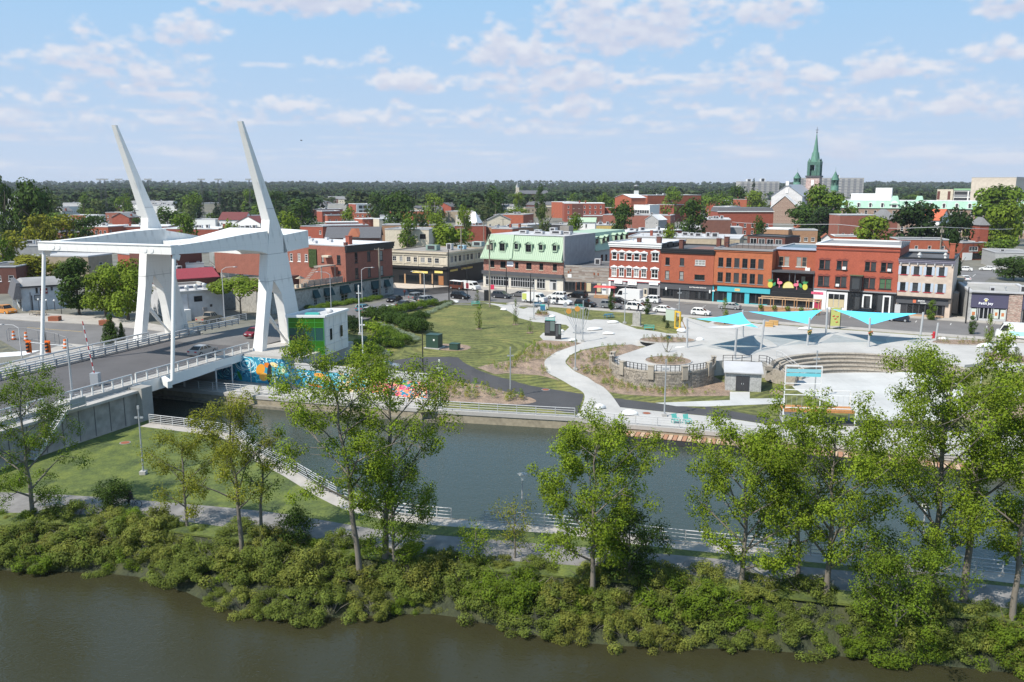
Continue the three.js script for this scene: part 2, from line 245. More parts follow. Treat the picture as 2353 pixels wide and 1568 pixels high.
// a sheet laid over the park's terrain: its outline is clipped against one common grid, so that sheets at different heights stay parallel
const CELL=2,tCache=new Map();
const TG=(i,j)=>{const k=i*100003+j;let h=tCache.get(k);if (h===undefined){h=T(i*CELL,j*CELL);tCache.set(k,h);}return h;};
function clipHalf(poly,a,b,c){const out=[];for (let i=0;i<poly.length;i++){const p=poly[i],q=poly[(i+1) % poly.length],dp=a*p[0]+b*p[1]+c,dq=a*q[0]+b*q[1]+c;if (dp>=0)out.push(p);if ((dp>=0)!==(dq>=0)){const t=dp/(dp-dq);out.push([p[0]+(q[0]-p[0])*t,p[1]+(q[1]-p[1])*t]);}}return out;}
function drapeGeo(polyXZ,off){
const g=new GB(),P=polyXZ.map((q)=>new THREE.Vector2(q[0],q[1]));
for (const t of THREE.ShapeUtils.triangulateShape(P,[])){
const tri=t.map((i)=>[P[i].x,P[i].y]),xs=tri.map((q)=>q[0]),zs=tri.map((q)=>q[1]);
for (let i=Math.floor(Math.min(...xs)/CELL);i*CELL<Math.max(...xs);i++)for (let j=Math.floor(Math.min(...zs)/CELL);j*CELL<Math.max(...zs);j++){
const x0=i*CELL,z0=j*CELL,h00=TG(i,j),h10=TG(i+1,j),h01=TG(i,j+1),h11=TG(i+1,j+1);
let c=clipHalf(tri,1,0,-x0);c=clipHalf(c,-1,0,x0+CELL);c=clipHalf(c,0,1,-z0);c=clipHalf(c,0,-1,z0+CELL);if (c.length<3)continue;
for (const s of [1,-1]){
const d=clipHalf(c,s,-s,-s*(x0-z0));if (d.length<3)continue;
const hh=(x,z)=>{const u=(x-x0)/CELL,v=(z-z0)/CELL;return off+(s>0?h00+(h10-h00)*u+(h11-h10)*v:h00+(h11-h01)*u+(h01-h00)*v);};
const Q=d.map((q)=>[q[0],hh(q[0],q[1]),q[1]]);for (let k=1;k+1<Q.length;k++){const a=Q[0],b=Q[k],e=Q[k+1];const up=(b[2]-a[2])*(e[0]-a[0])-(b[0]-a[0])*(e[2]-a[2]);up>0?g.tri(a,b,e):g.tri(a,e,b);}
}
}
}
return g.done();
}
const pxT=(list,curved=0,closed=true)=>{const w=list.map((p)=>{const q=onT(p);return V3(q.x,0,q.z);});return (curved?spline(w,curved,closed):w).map((q)=>[q.x,q.z]);};
const drape=(name,poly,off,mat,label)=>struct(name,drapeGeo(poly,off),mat,label);
const circle=(cx,cz,rx,rz=rx,n=40,a0=0,a1=Math.PI*2)=>Array.from({length:n},(_,i)=>{const a=a0+(a1-a0)*i/n;return [cx+Math.cos(a)*rx,cz+Math.sin(a)*rz];});
const flat=(name,poly,y,mat,label)=>struct(name,gb((g)=>g.prism(poly,y-0.15,y)),mat,label);
// ---------- the bridge's own axes: s along the road towards town, w across it away from us ----------
const BK=0.967,BA=[0.3459,-0.9383],BW=[-0.9383,-0.3459],BO=[-47.04,-102.6];
const Bw=(s,w)=>[BO[0]+BK*(BA[0]*s+BW[0]*w),BO[1]+BK*(BA[1]*s+BW[1]*w)];
const B3=(s,y,w)=>{const q=Bw(s,w);return [q[0],BK*y+0.858,q[1]];};
const bY=(y)=>BK*y+0.858;
const xz=(p,h=0)=>{const g=G(p,h);return [g.x,g.z];};
// ---------- land, water ----------
const WATER_C=-3.9,WATER_R=-5;
const streetS=[[2353,782],[1900,748.5],[1500,719],[1176,695]];
const blvdS=[b3(2000,770),b3(1500,865),b3(1100,950),b3(600,1050)];
const blvdN=[b3(1250,655),b3(1100,745),b3(760,820),b3(300,905)];
const blvdH=[0,0.25,0.55,0.95];
{
const S=streetS.map((p)=>xz(p)),far=[130,S[0][1]+(130-S[0][0])*0.42];
const poly=[[-7000,-48],Bw(-60,-1.4),Bw(-0.3,-1.4),Bw(-0.3,21.5),Bw(21.6,21.5),Bw(21.6,3),Bw(25,-9),xz(b3(600,1070)),xz(b3(1100,975)),xz(b3(1500,885)),xz(b3(2000,790)),xz([1176,703]),xz([1500,727]),xz([1900,757]),xz([2353,790]),[130,far[1]+2],[7000,far[1]+500],[9000,-12000],[-9000,-12000],[-9000,-48]];
flat('ground',poly,-0.04,M(.15,.145,.12,{t:'rough',s:18}));
}
// park terrain: mown lawn, cut in curved swaths
const lawnMat=(()=>{
const N=1024,d=new Uint8Array(N*N*4),r=rng(5),S=64;// metres
for (let j=0;j<N;j++)for (let i=0;i<N;i++){
const x=i/N*S-8,z=j/N*S;// swaths ring a point on the lawn
const wx=x+3*(fbm(x*.07,z*.07,3)-.5),wz=z+3*(fbm(x*.07+40,z*.07,3)-.5);
const rr=Math.hypot((wx-2)*0.75,wz-31)+0.4*fbm(x*.5,z*.5,2);
const sw=0.5+0.5*Math.sin(rr*2*Math.PI/1.35),n=fbm(x*.35,z*.35,4),f=fbm(x*3.1,z*3.1,3);
const a=0.5+0.2*(sst(.25,.75,sw)-.5)+(n-.5)*0.42+(f-.5)*0.45+(r()-.5)*.16,o=(j*N+i)*4,dry=sst(.55,.75,n)*.35+sst(.6,.9,sw)*.12;
d[o]=clamp(a*(1+dry*.55),0,1)*255;d[o+1]=clamp(a*(1+dry*.12),0,1)*255;d[o+2]=clamp(a*(1+dry*.4),0,1)*255;d[o+3]=255;
}
const t=new THREE.DataTexture(d,N,N);t.wrapS=t.wrapT=THREE.RepeatWrapping;t.magFilter=t.minFilter=THREE.LinearFilter;t.repeat.set(1/S,1/S);t.offset.set(8/S+0.15,170/S % 1);t.needsUpdate=true;
const q=new THREE.MeshStandardMaterial({roughness:0.95,side:THREE.DoubleSide});q.color.setRGB(.215,.24,.06);q.map=t;q.bumpMap=rep('grass',2.5);q.bumpScale=0.04;return q;
})();
const promEdge=[[-36.4,-113.3],[-9.2,-105.4],[7.8,-101.8],[12.4,-99.1],[24.8,-95.3],[53,-84],[112,-60]].map((q)=>[q[0],q[1]]);
const parkEdge=[Bw(21.7,-10),Bw(21.7,-31.4),Bw(14.3,-33),...promEdge.slice(1),[130,-70],[130,-122],xz([2353,784]),xz([1900,750.5]),xz([1500,721]),xz([1176,697]),xz(b3(2000,772)),xz(b3(1500,867)),xz(b3(1100,952)),xz(b3(600,1052))];
drape('lawn',parkEdge,0,lawnMat);
// plaza and paths of pale concrete
const plaza=[z3(1110,778),z3(1150,795),z3(1300,797),z3(1420,822),z3(1500,862),z3(1560,902),z3(1650,927),z3(1760,937),z3(1870,947),z3(1890,962),z3(1865,985),z3(1790,998),z3(1720,1000),z3(1697,1022),z3(1720,1048),z3(1800,1064),z3(1900,1070),z3(2010,1072),z3(2352,1085),F(1640,795),F(1640,745),b5(1180,1188),b5(850,1168),b5(400,1133),b5(0,1098),b4(1640,1085),b4(1250,1050),b4(800,1020),b4(560,1000),b4(200,975),b4(0,962)];
drape('plaza',pxT(plaza),0.008,m.paleConc);
drape('path',[...pxT([z5(1330,255),z5(1200,278),z5(1050,330),z5(962,382),z5(945,430),z5(985,490),z5(1080,540),z5(1172,588),z5(1205,620),z5(1192,690),z5(1172,745)],5,false),...pxT([z5(1440,705),z5(1370,610),z5(1330,570),z5(1230,510),z5(1130,460),z5(1082,410),z5(1108,368),z5(1200,325),z5(1350,300),z5(1500,290)],5,false)],0.016,m.paleConc);
drape('asphalt_path',pxT([z3(690,1190),z3(830,1166),z3(960,1158),z3(1165,1160),z3(1195,1190),z3(1290,1238),z3(1400,1282),z3(1560,1326),z3(1700,1356),z3(1985,1402),z3(1950,1530),z3(1650,1485),z3(1330,1468),z3(1000,1440),z3(975,1280),z3(750,1252),z3(650,1222)]),0.012,m.newAsphalt);
drape('asphalt_path',pxT([z5(1380,640),z5(1700,680),z5(2000,715),z6(0,955),z6(480,1045),z6(1000,1050),z6(1500,1078),z6(2091,1110),F(2600,1010),F(2600,1035),z6(2091,1150),z6(1500,1112),z6(1000,1087),z6(400,1072),z6(0,1010),z5(2100,768),z5(1800,738),z5(1420,700)]),0.012,m.newAsphalt);
drape('promenade',[...pxT([z5(1168,735),z5(1250,690),z5(1440,703),z5(1800,740),z5(2100,770),z6(0,1012),z6(400,1075),z6(1000,1089),z6(1500,1114),z6(2091,1152),F(2600,1037)]),[112,-60.5],[53,-84.3],[24.8,-95.6],[12.4,-99.4],[7.8,-102.1]],0.014,m.paleConc);
drape('walkway',pxT([z4(360,1458),z4(850,1440),z4(850,1385),z4(980,1386),z4(980,1430),z4(1210,1428),z4(1210,1462),z4(700,1482),z4(500,1480)]),0.02,m.stage);
drape('stage_floor',circle(51.36,-117,11.2),0.02,m.stage);
drape('stage_floor',[[41,-117],...pxT([z6(820,940),z6(975,990),z6(1000,1050)]),...pxT([z6(1660,1052),z6(1700,985)]),[61,-117]],0.016,m.stage);
drape('walkway',pxT([z6(1640,1010),z6(1900,882),z6(2091,850),F(2600,850),F(2600,865),z6(2091,882),z6(1900,915),z6(1700,1005)]),0.018,m.stage);
// lawns and planting beds that lie in the plaza
drape('lawn',pxT([b4(1040,1040),b4(1250,1052),b4(1640,1087),b4(1900,1102),b4(2192,1132),b4(2642,1167),b4(2967,1187),b4(2942,1250),b4(2892,1330),b4(2872,1425),b4(2760,1425),b4(2622,1402),b4(2532,1387),b4(2312,1360),b4(2142,1300),b4(2022,1248),b4(1900,1230),b4(1720,1222),b4(1660,1236),b4(1560,1226),b4(1400,1200),b4(1280,1160),b4(1180,1125),b4(1040,1096)]),0.02,lawnMat);
drape('lawn',pxT([b4(0,966),b4(120,968),b4(330,985),b4(560,1000),b4(470,1022),b4(300,1002),b4(120,987)]),0.02,lawnMat);
drape('lawn',pxT([b4(640,1062),b4(800,1022),b4(865,1032),b4(725,1080)]),0.02,lawnMat);
drape('planting_bed',pxT([z5(935,262),z5(1100,272),z5(1215,283),z5(1055,327),z5(957,382),z5(940,430),z5(980,492),z5(1045,527),z5(900,492),z5(700,480),z5(620,488),z5(505,442),z5(560,425),z5(750,390),z5(808,350),z5(830,310),z5(880,280)]),0.01,m.mulch);
drape('planting_bed',pxT([z5(1520,292),z5(1350,303),z5(1205,328),z5(1112,370),z5(1086,410),z5(1135,460),z5(1233,510),z5(1333,570),z5(1370,603),z5(1450,618),z5(1700,633),z5(2150,628),z5(2160,600),z5(2150,560),z5(1900,420),z5(1700,360)]),0.01,m.mulch);
drape('planting_bed',pxT([z3(985,1283),z3(1100,1306),z3(1250,1336),z3(1450,1381),z3(1640,1426),z3(1674,1450),z3(1560,1470),z3(1330,1467),z3(1200,1454),z3(1050,1438),z3(990,1420)],3),0.02,m.mulch);
drape('planting_bed',pxT([z6(1670,1012),z6(1800,932),z6(2091,893),F(2500,912),F(2500,985),z6(2091,1085),z6(1750,1066)]),0.01,m.mulch);
drape('planting_bed',pxT([z6(430,850),z6(515,850),z6(515,885),z6(430,878)]),0.012,m.mulch);
drape('planting_bed',pxT([z3(970,1095),z3(1040,1072),z3(1180,1075),z3(1245,1090),z3(1220,1110),z3(1120,1117)],3),0.012,M(.33,.235,.17,{t:'mulch',s:2}));
const bedEllipse=(z,x0,x1,y0,y1,y)=>{const A=xz(z(x0,(y0+y1)/2),y),B=xz(z(x1,(y0+y1)/2),y),C=xz(z((x0+x1)/2,y0),y),D=xz(z((x0+x1)/2,y1),y);return [(A[0]+B[0])/2,(C[1]+D[1])/2,Math.hypot(A[0]-B[0],A[1]-B[1])/2,Math.abs(C[1]-D[1])/2];};
const roundBed=(e,y)=>{struct('bed_edging',gb((g)=>{const o=circle(e[0],e[1],e[2]+.13,e[3]+.13,44),i=circle(e[0],e[1],e[2],e[3],44);for (let k=0;k<44;k++){const n=(k+1) % 44,P=(q,h)=>[q[0],h,q[1]];g.quad(P(o[n],y+.12),P(o[k],y+.12),P(i[k],y+.12),P(i[n],y+.12));g.quad(P(o[k],y+.12),P(o[n],y+.12),P(o[n],y-.1),P(o[k],y-.1));g.quad(P(i[n],y+.12),P(i[k],y+.12),P(i[k],y-.1),P(i[n],y-.1));}}),m.paleConc);struct('planting_bed',gb((g)=>g.prism(circle(e[0],e[1],e[2],e[3],44),y-.1,y+.06)),m.mulch);};
// the raised plaza with its round terrace: one slab with upright edges
const TC=[22.5,-124.6,7.6],AC=[51.36,-117];
{
const arc=circle(TC[0],TC[1],TC[2],TC[2],44,Math.PI*1.12,-Math.PI*0.02).map((q)=>q);
const st=circle(AC[0],AC[1],14.62,14.62,60,-Math.PI*0.895,-Math.PI*0.06);
const S=streetS.map((p)=>xz([p[0],p[1]+7]));
const poly=[...arc,xz(z4(800,1180)),xz(z4(1085,1188)),...st,[66.5,-122],[72,-124],xz(z6(1830,690)),xz(z6(2091,720)),[130,-100],[130,S[0][1]+(130-S[0][0])*0.42],S[0],S[1],xz([1640,737]),xz([1590,760]),xz([1500,792])];
struct('plaza',gb((g)=>g.prism(poly,-3,0.014)),m.paleConc);
}
for (const e of [bedEllipse(z4,262,618,1030,1068,0),bedEllipse(z4,745,870,932,955,0),bedEllipse(z4,300,595,1155,1215,0),bedEllipse(z6,1840,2140,610,680,0),bedEllipse(z6,1500,1890,525,560,0),bedEllipse(b4,880,1080,1130,1185,0)])roundBed(e,0.014);
// darker paving under the sails: star of curved triangles
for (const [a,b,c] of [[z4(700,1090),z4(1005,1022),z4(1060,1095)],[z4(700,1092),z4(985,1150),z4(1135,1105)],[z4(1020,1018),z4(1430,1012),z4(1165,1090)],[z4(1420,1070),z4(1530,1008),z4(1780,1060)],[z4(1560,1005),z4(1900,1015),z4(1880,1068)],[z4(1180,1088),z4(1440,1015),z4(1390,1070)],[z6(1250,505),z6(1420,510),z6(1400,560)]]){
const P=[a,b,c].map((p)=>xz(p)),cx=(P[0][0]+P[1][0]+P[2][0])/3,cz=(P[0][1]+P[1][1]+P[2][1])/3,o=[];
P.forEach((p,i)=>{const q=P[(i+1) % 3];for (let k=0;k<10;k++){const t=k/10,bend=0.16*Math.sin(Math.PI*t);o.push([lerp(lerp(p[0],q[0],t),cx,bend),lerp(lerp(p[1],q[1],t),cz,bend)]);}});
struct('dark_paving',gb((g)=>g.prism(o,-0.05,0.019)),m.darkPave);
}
// canal walls and water
const wallAlong=(name,pts,y0,y1,t,mat,label)=>struct(name,gb((g)=>{for (let i=0;i+1<pts.length;i++){const a=pts[i],b=pts[i+1],l=Math.hypot(b[0]-a[0],b[1]-a[1]),nx=-(b[1]-a[1])/l*t,nz=(b[0]-a[0])/l*t;g.hex([[a[0],y0,a[1]],[b[0],y0,b[1]],[b[0]-nx,y0,b[1]-nz],[a[0]-nx,y0,a[1]-nz]],[[a[0],y1,a[1]],[b[0],y1,b[1]],[b[0]-nx,y1,b[1]-nz],[a[0]-nx,y1,a[1]-nz]]);}}),mat,label);
const farWall=[Bw(14.2,22),...promEdge];
wallAlong('canal_wall',farWall.map((q)=>[q[0],q[1]-0.0]),-6,L+0.03,1.1,M(.30,.26,.19,{t:'stone',s:5}));
wallAlong('canal_coping',farWall.map((q)=>[q[0]+.06,q[1]+.12]),L-0.32,L+0.16,.95,m.concrete);
wallAlong('canal_ledge',farWall.slice(0,3).map((q)=>[q[0]+.3,q[1]+.9]),-6,WATER_C+.35,.95,M(.2,.18,.14,{t:'stone',s:4}));
struct('promenade',gb((g)=>g.prism([Bw(14,22),Bw(21.4,22),Bw(21.4,-31.5),[-9.2,-105.4],[-9.3,-105.9],Bw(14.4,0)],-4,L+0.012)),m.concrete);
const nearEdge=[[345,972],[430,982],[520,995],[555,1008],[590,1037],[680,1085],[760,1132],[815,1158],[870,1174],[950,1186],[1030,1194],[1300,1213],[1510,1240],[1800,1268],[2150,1302],[2353,1325],[2650,1357]].map((p)=>xz(p,L));
const nearPts=spline(nearEdge,3).map((q)=>[q.x,q.z]);
wallAlong('canal_wall',[...nearPts].map((q)=>[q[0],q[1]-.35]).reverse(),-6,L-0.02,1.2,M(.28,.24,.18,{t:'stone',s:5}));
struct('canal_water',gb((g)=>g.prism([Bw(-1,22),Bw(15,22),...promEdge.map((q)=>[q[0],q[1]-.5]),[112,-40],...[...nearPts].reverse().map((q)=>[q[0],q[1]+.4]),Bw(-1,-3)],-4.4,WATER_C)),(()=>{const q=new THREE.MeshPhysicalMaterial({roughness:0.1,metalness:0,specularIntensity:.46});q.color.setRGB(.036,.046,.036);q.bumpMap=rep('ripple',7);q.bumpScale=0.05;return q;})());
struct('river_water',gb((g)=>g.prism([[-600,-75],[-60,-75],[40,-75],[600,-40],[600,400],[-600,400]],-6,WATER_R)),(()=>{const q=new THREE.MeshPhysicalMaterial({roughness:0.14,metalness:0,specularIntensity:.42});q.color.setRGB(.033,.032,.016);q.bumpMap=rep('ripple',9);q.bumpScale=0.05;return q;})());
// the near bank: grass, walkway, gravel path, then down to the river
const shore=[[-300,1290],[0,1300],[340,1315],[640,1420],[1050,1400],[1380,1470],[1800,1480],[2300,1520],[2700,1560]].map((p)=>xz(p,WATER_R));
const pathS=[[-200,1180],[110,1180],[380,1195],[720,1240],[1000,1275],[1550,1318],[2353,1402],[2700,1440]].map((p)=>xz(p,L));
const pathN=[[-200,1128],[110,1136],[380,1155],[640,1180],[900,1222],[1060,1235],[1300,1255],[1550,1276],[2353,1352],[2700,1388]].map((p)=>xz(p,L));
flat('bank_ground',[...nearPts.map((q)=>[q[0],q[1]-.02]),[60,-40],...[...pathS].reverse().map((q)=>[q[0],q[1]+2]),[-90,-70],Bw(-60,-1.6),Bw(-0.5,-2.6),Bw(0.6,-2.6)],L,m.grass);
flat('gravel_path',[...spline(pathN,4).map((q)=>[q.x,q.z]),...spline([...pathS].reverse(),4).map((q)=>[q.x,q.z])],L+0.006,m.gravel);
flat('walkway',[...nearPts,...nearPts.map((q,i)=>{const a=nearPts[Math.max(i-1,0)],b=nearPts[Math.min(i+1,nearPts.length-1)],l=Math.hypot(b[0]-a[0],b[1]-a[1]);return [q[0]-(b[1]-a[1])/l*(i<9?1.7:1.5),q[1]+(b[0]-a[0])/l*(i<9?1.7:1.5)];}).reverse()],L+0.012,m.sidewalk);
struct('river_bank',gb((g)=>{const P=spline(pathS,4),Q=spline(shore,4);const n=40;for (let i=0;i<n;i++){const at=(C,t,y,dz)=>{const k=t*(C.length-1),a=Math.floor(k),b=Math.min(a+1,C.length-1),f=k-a;return [lerp(C[a].x,C[b].x,f),y,lerp(C[a].z,C[b].z,f)+dz];};const a=at(P,i/n,L-.03,1.5),b=at(P,(i+1)/n,L-.03,1.5),c=at(Q,(i+1)/n,WATER_R-.6,2),d=at(Q,i/n,WATER_R-.6,2);g.quad(a,d,c,b);}}),m.bank);
// ---------- streets ----------
const facL=[1400,677.3],facR=[2179,732];
const FA=G(facL),FB=G(facR),FE=FB.clone().sub(FA).normalize(),FN=V3(-FE.z,0,FE.x);// along the row of shops, and out of it
const along=(t,out,y=0)=>V3(FA.x+FE.x*t+FN.x*out,y,FA.z+FE.z*t+FN.z*out);
const SA=G(streetS[3]),SB=G(streetS[0]),SE=SB.clone().sub(SA).normalize(),SN=V3(-SE.z,0,SE.x);
const q2=(v)=>[v.x,v.z];
flat('main_street',[q2(along(-60,3.2)),q2(along(150,3.2)),q2(SA.clone().addScaledVector(SE,140)),q2(SA),xz(b3(2000,772)),xz(b3(1500,867)),xz(b3(1500,690)),xz(b3(1250,652)),xz(F(880,652)),xz(F(1010,655)),xz(F(1130,662))].slice(0),0.0,m.road);
flat('side_street',[xz(F(1130,668)),xz(F(1040,663)),xz(F(1085,610)),xz(F(1112,610))],-0.006,m.road);
struct('boulevard',gb((g)=>{const N=[...blvdN.map((p,i)=>G(p,blvdH[i])),V3(...B3(26.5,.8,18))],S=[...blvdS.map((p,i)=>G(p,blvdH[i])),V3(...B3(26.5,.8,1.2))];const n=spline,A=new THREE.CatmullRomCurve3(N).getPoints(30),B=new THREE.CatmullRomCurve3(S).getPoints(30);const d=(q,y)=>[q.x,q.y+y,q.z];for (let i=0;i<30;i++){g.quad(d(A[i],.004),d(B[i],.004),d(B[i+1],.004),d(A[i+1],.004));g.quad(d(B[i],.004),d(B[i],-1.8),d(B[i+1],-1.8),d(B[i+1],.004));g.quad(d(A[i],.004),d(A[i+1],.004),d(A[i+1],-1.5),d(A[i],-1.5));}}),m.road);
flat('sidewalk',[q2(along(-2,3.4)),q2(along(150,3.4)),q2(along(150,-3)),q2(along(-2,-3))],0.13,m.sidewalk);
flat('sidewalk',[q2(SA),q2(SA.clone().addScaledVector(SE,140)),q2(SA.clone().addScaledVector(SE,140).addScaledVector(SN,3)),q2(SA.clone().addScaledVector(SN,2.6))],0.1,m.sidewalk);
flat('sidewalk',[xz(b4(-400,760)),xz(b4(0,800)),xz(b4(160,850)),xz(b4(1275,905)),q2(along(-2,3.4)),q2(along(-2,-2)),xz(b4(160,760)),xz(b4(-100,720))],0.125,m.sidewalk);
flat('sidewalk',[xz(b3(1260,500)),xz(b3(1300,560)),xz(b3(1500,575)),xz(b3(1800,565)),xz(b3(2040,545)),xz(b3(2000,530)),xz(b3(1260,480))],0.12,M(.5,.43,.36,{t:'speck',s:4}));
flat('quay_street',[xz(F(-900,715)),xz(b1(0,665)),xz(b1(690,710)),xz(b1(1450,745)),Bw(40,24),Bw(24,24.5),Bw(10,26),xz(F(0,782)),xz(F(-900,800))],0.002,m.road);
flat('sidewalk',[xz(F(-500,690)),xz(b1(0,590)),xz(b1(700,590)),xz(b1(1500,640)),xz(b1(1900,690)),Bw(42,24.2),Bw(40,25),xz(b1(1450,745)),xz(b1(690,708)),xz(b1(0,662)),xz(F(-500,700))],0.11,m.sidewalk);
flat('side_street',[xz(a8(1480,500)),xz(a8(1640,480)),xz(a8(1900,300)),xz(a8(2352,250)),xz(a8(2352,190)),xz(a8(1440,200))],-0.01,m.road);
flat('sidewalk',[xz(b1(900,1000)),xz(b1(1400,1040)),Bw(14,22.2),Bw(-12,22.2),xz(b1(100,1300))],0.02,m.sidewalk);
flat('gravel_lot',[xz(F(-100,800)),xz(b1(0,945)),xz(b1(760,1000)),xz(b1(330,1085)),xz(F(-100,830))],-0.01,M(.14,.125,.09,{t:'grass',s:5}));
flat('concrete_pad',[xz(F(-100,838)),xz(b1(0,1135)),xz(b1(330,1115)),xz(b1(560,1100)),xz(b1(330,1170)),xz(b1(0,1195)),xz(F(-100,848))],0.03,m.white);
// painted lines
const paint=(pts,y=0.006,mat=m.line)=>flat('road_marking',pts.map((p)=>p.isVector3?q2(p):p),y,mat);
const stripe=(a,b,w,mat,y)=>{const d=b.clone().sub(a).normalize(),n=V3(-d.z,0,d.x).multiplyScalar(w/2);struct('road_marking',gb((g)=>g.quad([a.x+n.x,a.y+y,a.z+n.z],[b.x+n.x,b.y+y,b.z+n.z],[b.x-n.x,b.y+y,b.z-n.z],[a.x-n.x,a.y+y,a.z-n.z])),mat);};
for (let i=0;i<14;i++)stripe(along(8+i*6,8.6),along(8+i*6,6.4),0.12,m.line,0.006);
for (const [a,b,w] of [[b3(600,995),b3(730,980),.5],[b3(1150,820),b3(1255,800),.5],[b3(1070,890),b3(1155,885),.5],[b3(1500,805),b3(1550,795),.5],[b3(1480,735),b3(1560,750),.4],[b3(1480,605),b3(1540,600),.3]])stripe(G(a,.45),G(b,.35),w,m.line,0.16);
for (const [a,b] of [[b3(1240,780),b3(1480,720)],[b3(1080,860),b3(1290,815)]])stripe(G(a,.4),G(b,.2),.14,m.line,0.1);
stripe(G(b1(370,780)),G(b1(1150,840)),.14,m.yellow,0.012);
stripe(G(a8(1530,420)),G(a8(1575,365)),.14,m.line,0.01);stripe(G(a8(1640,290)),G(a8(1680,255)),.14,m.line,0.01);
// ---------- the white lift bridge ----------
const hexB=(g,r0,r1)=>g.hex(r0.map((q)=>B3(...q)),r1.map((q)=>B3(...q)));
const ringY=([y,s0,s1,wa,wb])=>[[s0,y,wa],[s1,y,wa],[s1,y,wb],[s0,y,wb]].reverse();// a level section
const loftY=(g,rows)=>{for (let i=0;i+1<rows.length;i++)hexB(g,ringY(rows[i]),ringY(rows[i+1]));};
const ringS=([s,w0,w1,y0,y1])=>[[s,y0,w0],[s,y1,w0],[s,y1,w1],[s,y0,w1]];
const loft=(g,rings)=>{for (let i=0;i+1<rings.length;i++){const a=rings[i].map((q)=>B3(...q)),b=rings[i+1].map((q)=>B3(...q));for (let k=0;k<4;k++){const j=(k+1) % 4;g.quad(a[k],a[j],b[j],b[k]);}if (i===0)g.quad(a[3],a[2],a[1],a[0]);if (i===rings.length-2)g.quad(...b);}};
const bridge=thing('lift_bridge','white steel lift bridge over the canal with two leaning pylons','bridge');
part(bridge,'road_deck',gb((g)=>{loft(g,[[-62,1.2,18.6,.5,.8],[26.6,1.2,18.6,.5,.8]].map(ringS));}),M(.085,.08,.082,{t:'asphalt',s:13}));
part(bridge,'footway',gb((g)=>loft(g,[[-62,-.3,1.4,.4,.95],[24,-.3,1.4,.4,.95]].map(ringS))),m.concrete);
part(bridge,'footway',gb((g)=>loft(g,[[-62,18.4,21.2,.4,.95],[34,18.4,21.2,.4,.95]].map(ringS))),m.concrete);
for (const w of [-0.45,20.9])part(bridge,'girder',gb((g)=>loft(g,[[-.4,w,w+.5,-.75,.86],[12,w,w+.5,-.55,.86],[23.4,w,w+.5,-.1,.86]].map(ringS))),m.whitePaint);
for (const w of [4,8,12,16])part(bridge,'floor_beam',gb((g)=>loft(g,[[-.2,w,w+.4,-.4,.5],[23,w,w+.4,-.2,.5]].map(ringS))),m.grey);
const pylon=(wn,wf,wt)=>{
const t=gb((g)=>{
loftY(g,[[11.45,26.35,33.0,wn,wf],[15.5,27.0,32.05,wn,wf],[18.26,27.45,31.15,wn,wf],[19.23,27.6,30.64,wn,wf],[20.7,27.85,29.95,wn,wf],[35.1,22.7,23.15,wt[0],wt[1]]]);
loftY(g,[[.3,24.05,25.15,wn-.12,wf+.2],[1,24.2,25.3,wn-.1,wf+.15],[5,25.1,26.45,wn,wf],[9.9,26.14,27.65,wn,wf],[11.45,26.35,28.1,wn,wf]]);
loftY(g,[[.3,31.7,35.7,wn,wf+.25],[1,31.6,35.5,wn,wf+.25],[3.64,31.1,34.9,wn,wf+.1],[6,30.7,34.3,wn,wf],[9.08,30.0,33.6,wn,wf],[10.5,28.9,33.25,wn,wf],[11.45,28.0,33.0,wn,wf]]);
});
const p=part(bridge,'pylon',t,m.whitePaint);
for (const [y,s0,s1] of [[22.4,27.28,29.18],[15.45,27.0,32.07],[11.3,26.3,33.05]])part(p,'panel_joint',gb((g)=>loft(g,[[s0-.01,wn-.012,wf+.012,y,y+.05],[s1+.01,wn-.012,wf+.012,y,y+.05]].map(ringS))),m.grey);
for (const [s,y,r] of [[32.6,17.4,.42],[34.8,17.5,.42]]){const q=B3(s,y,wn),e=B3(s,y,wn-.05);part(p,'bolt_plate',gb((g)=>g.tube([q,e],r,16)),m.whitePaint);}
return p;
};
pylon(-1.9,-0.4,[-1.7,-0.9]);pylon(21.6,23.1,[21.8,22.6]);
const fr=part(bridge,'balance_frame',gb((g)=>{
loft(g,[[7.0,-1.9,-.7,17.0,18.1],[15,-1.9,0,16.75,18.4],[21,-1.9,.8,16.6,18.8],[25,-1.9,2.2,16.1,19.0],[27.3,-1.85,3.2,15.5,19.05]].map(ringS));
loft(g,[[7.0,20.1,21.3,17.0,18.1],[15,20.0,21.5,16.75,18.4],[21,19.8,21.6,16.6,18.8],[25,18.6,21.65,16.1,19.0],[27.3,17.6,21.65,15.5,19.05]].map(ringS));
const blk=(C)=>loft(g,C.map(([w,s0,s1,y0,yf,yb])=>[[s0,y0,w],[s1,y0+.35,w],[s1,yb,w],[s0,yf,w]]));
blk([[-1.9,31.1,38.1,15.5,18.2,18.65],[3.2,27,38.4,15.4,17.9,18.8],[6.5,26.5,38.4,15.6,17.2,18.8],[14,26.5,38.4,15.6,17.2,18.8]]);blk([[14,26.5,34,15.6,17.15,17.15],[18.2,26.5,34,15.5,17.2,17.2]]);blk([[18,27,38,15.4,18.9,17.0],[21.6,27,38.2,15.4,19,17.0],[23.1,31.1,38,15.5,18.2,17.0]]);
}),m.whitePaint);
part(bridge,'front_beam',gb((g)=>loft(g,[[-1.95,17.0,18.1],[21.35,17.0,18.1]].map(([w,y0,y1])=>[[6.4,y0,w],[7.7,y0,w],[7.7,y1,w],[6.4,y1,w]]))),m.whitePaint);
part(fr,'cap_strip',gb((g)=>loft(g,[[-1.97],[21.37]].map(([w])=>[[6.3,18.1,w],[7.75,18.1,w],[7.75,18.22,w],[6.3,18.22,w]]))),m.white);
for (const w of [18.6,17.6,2.4,1.3])part(fr,'bolt_plate',gb((g)=>g.tube([B3(6.41,17.5,w),B3(6.34,17.5,w)],.35,14)),m.white);
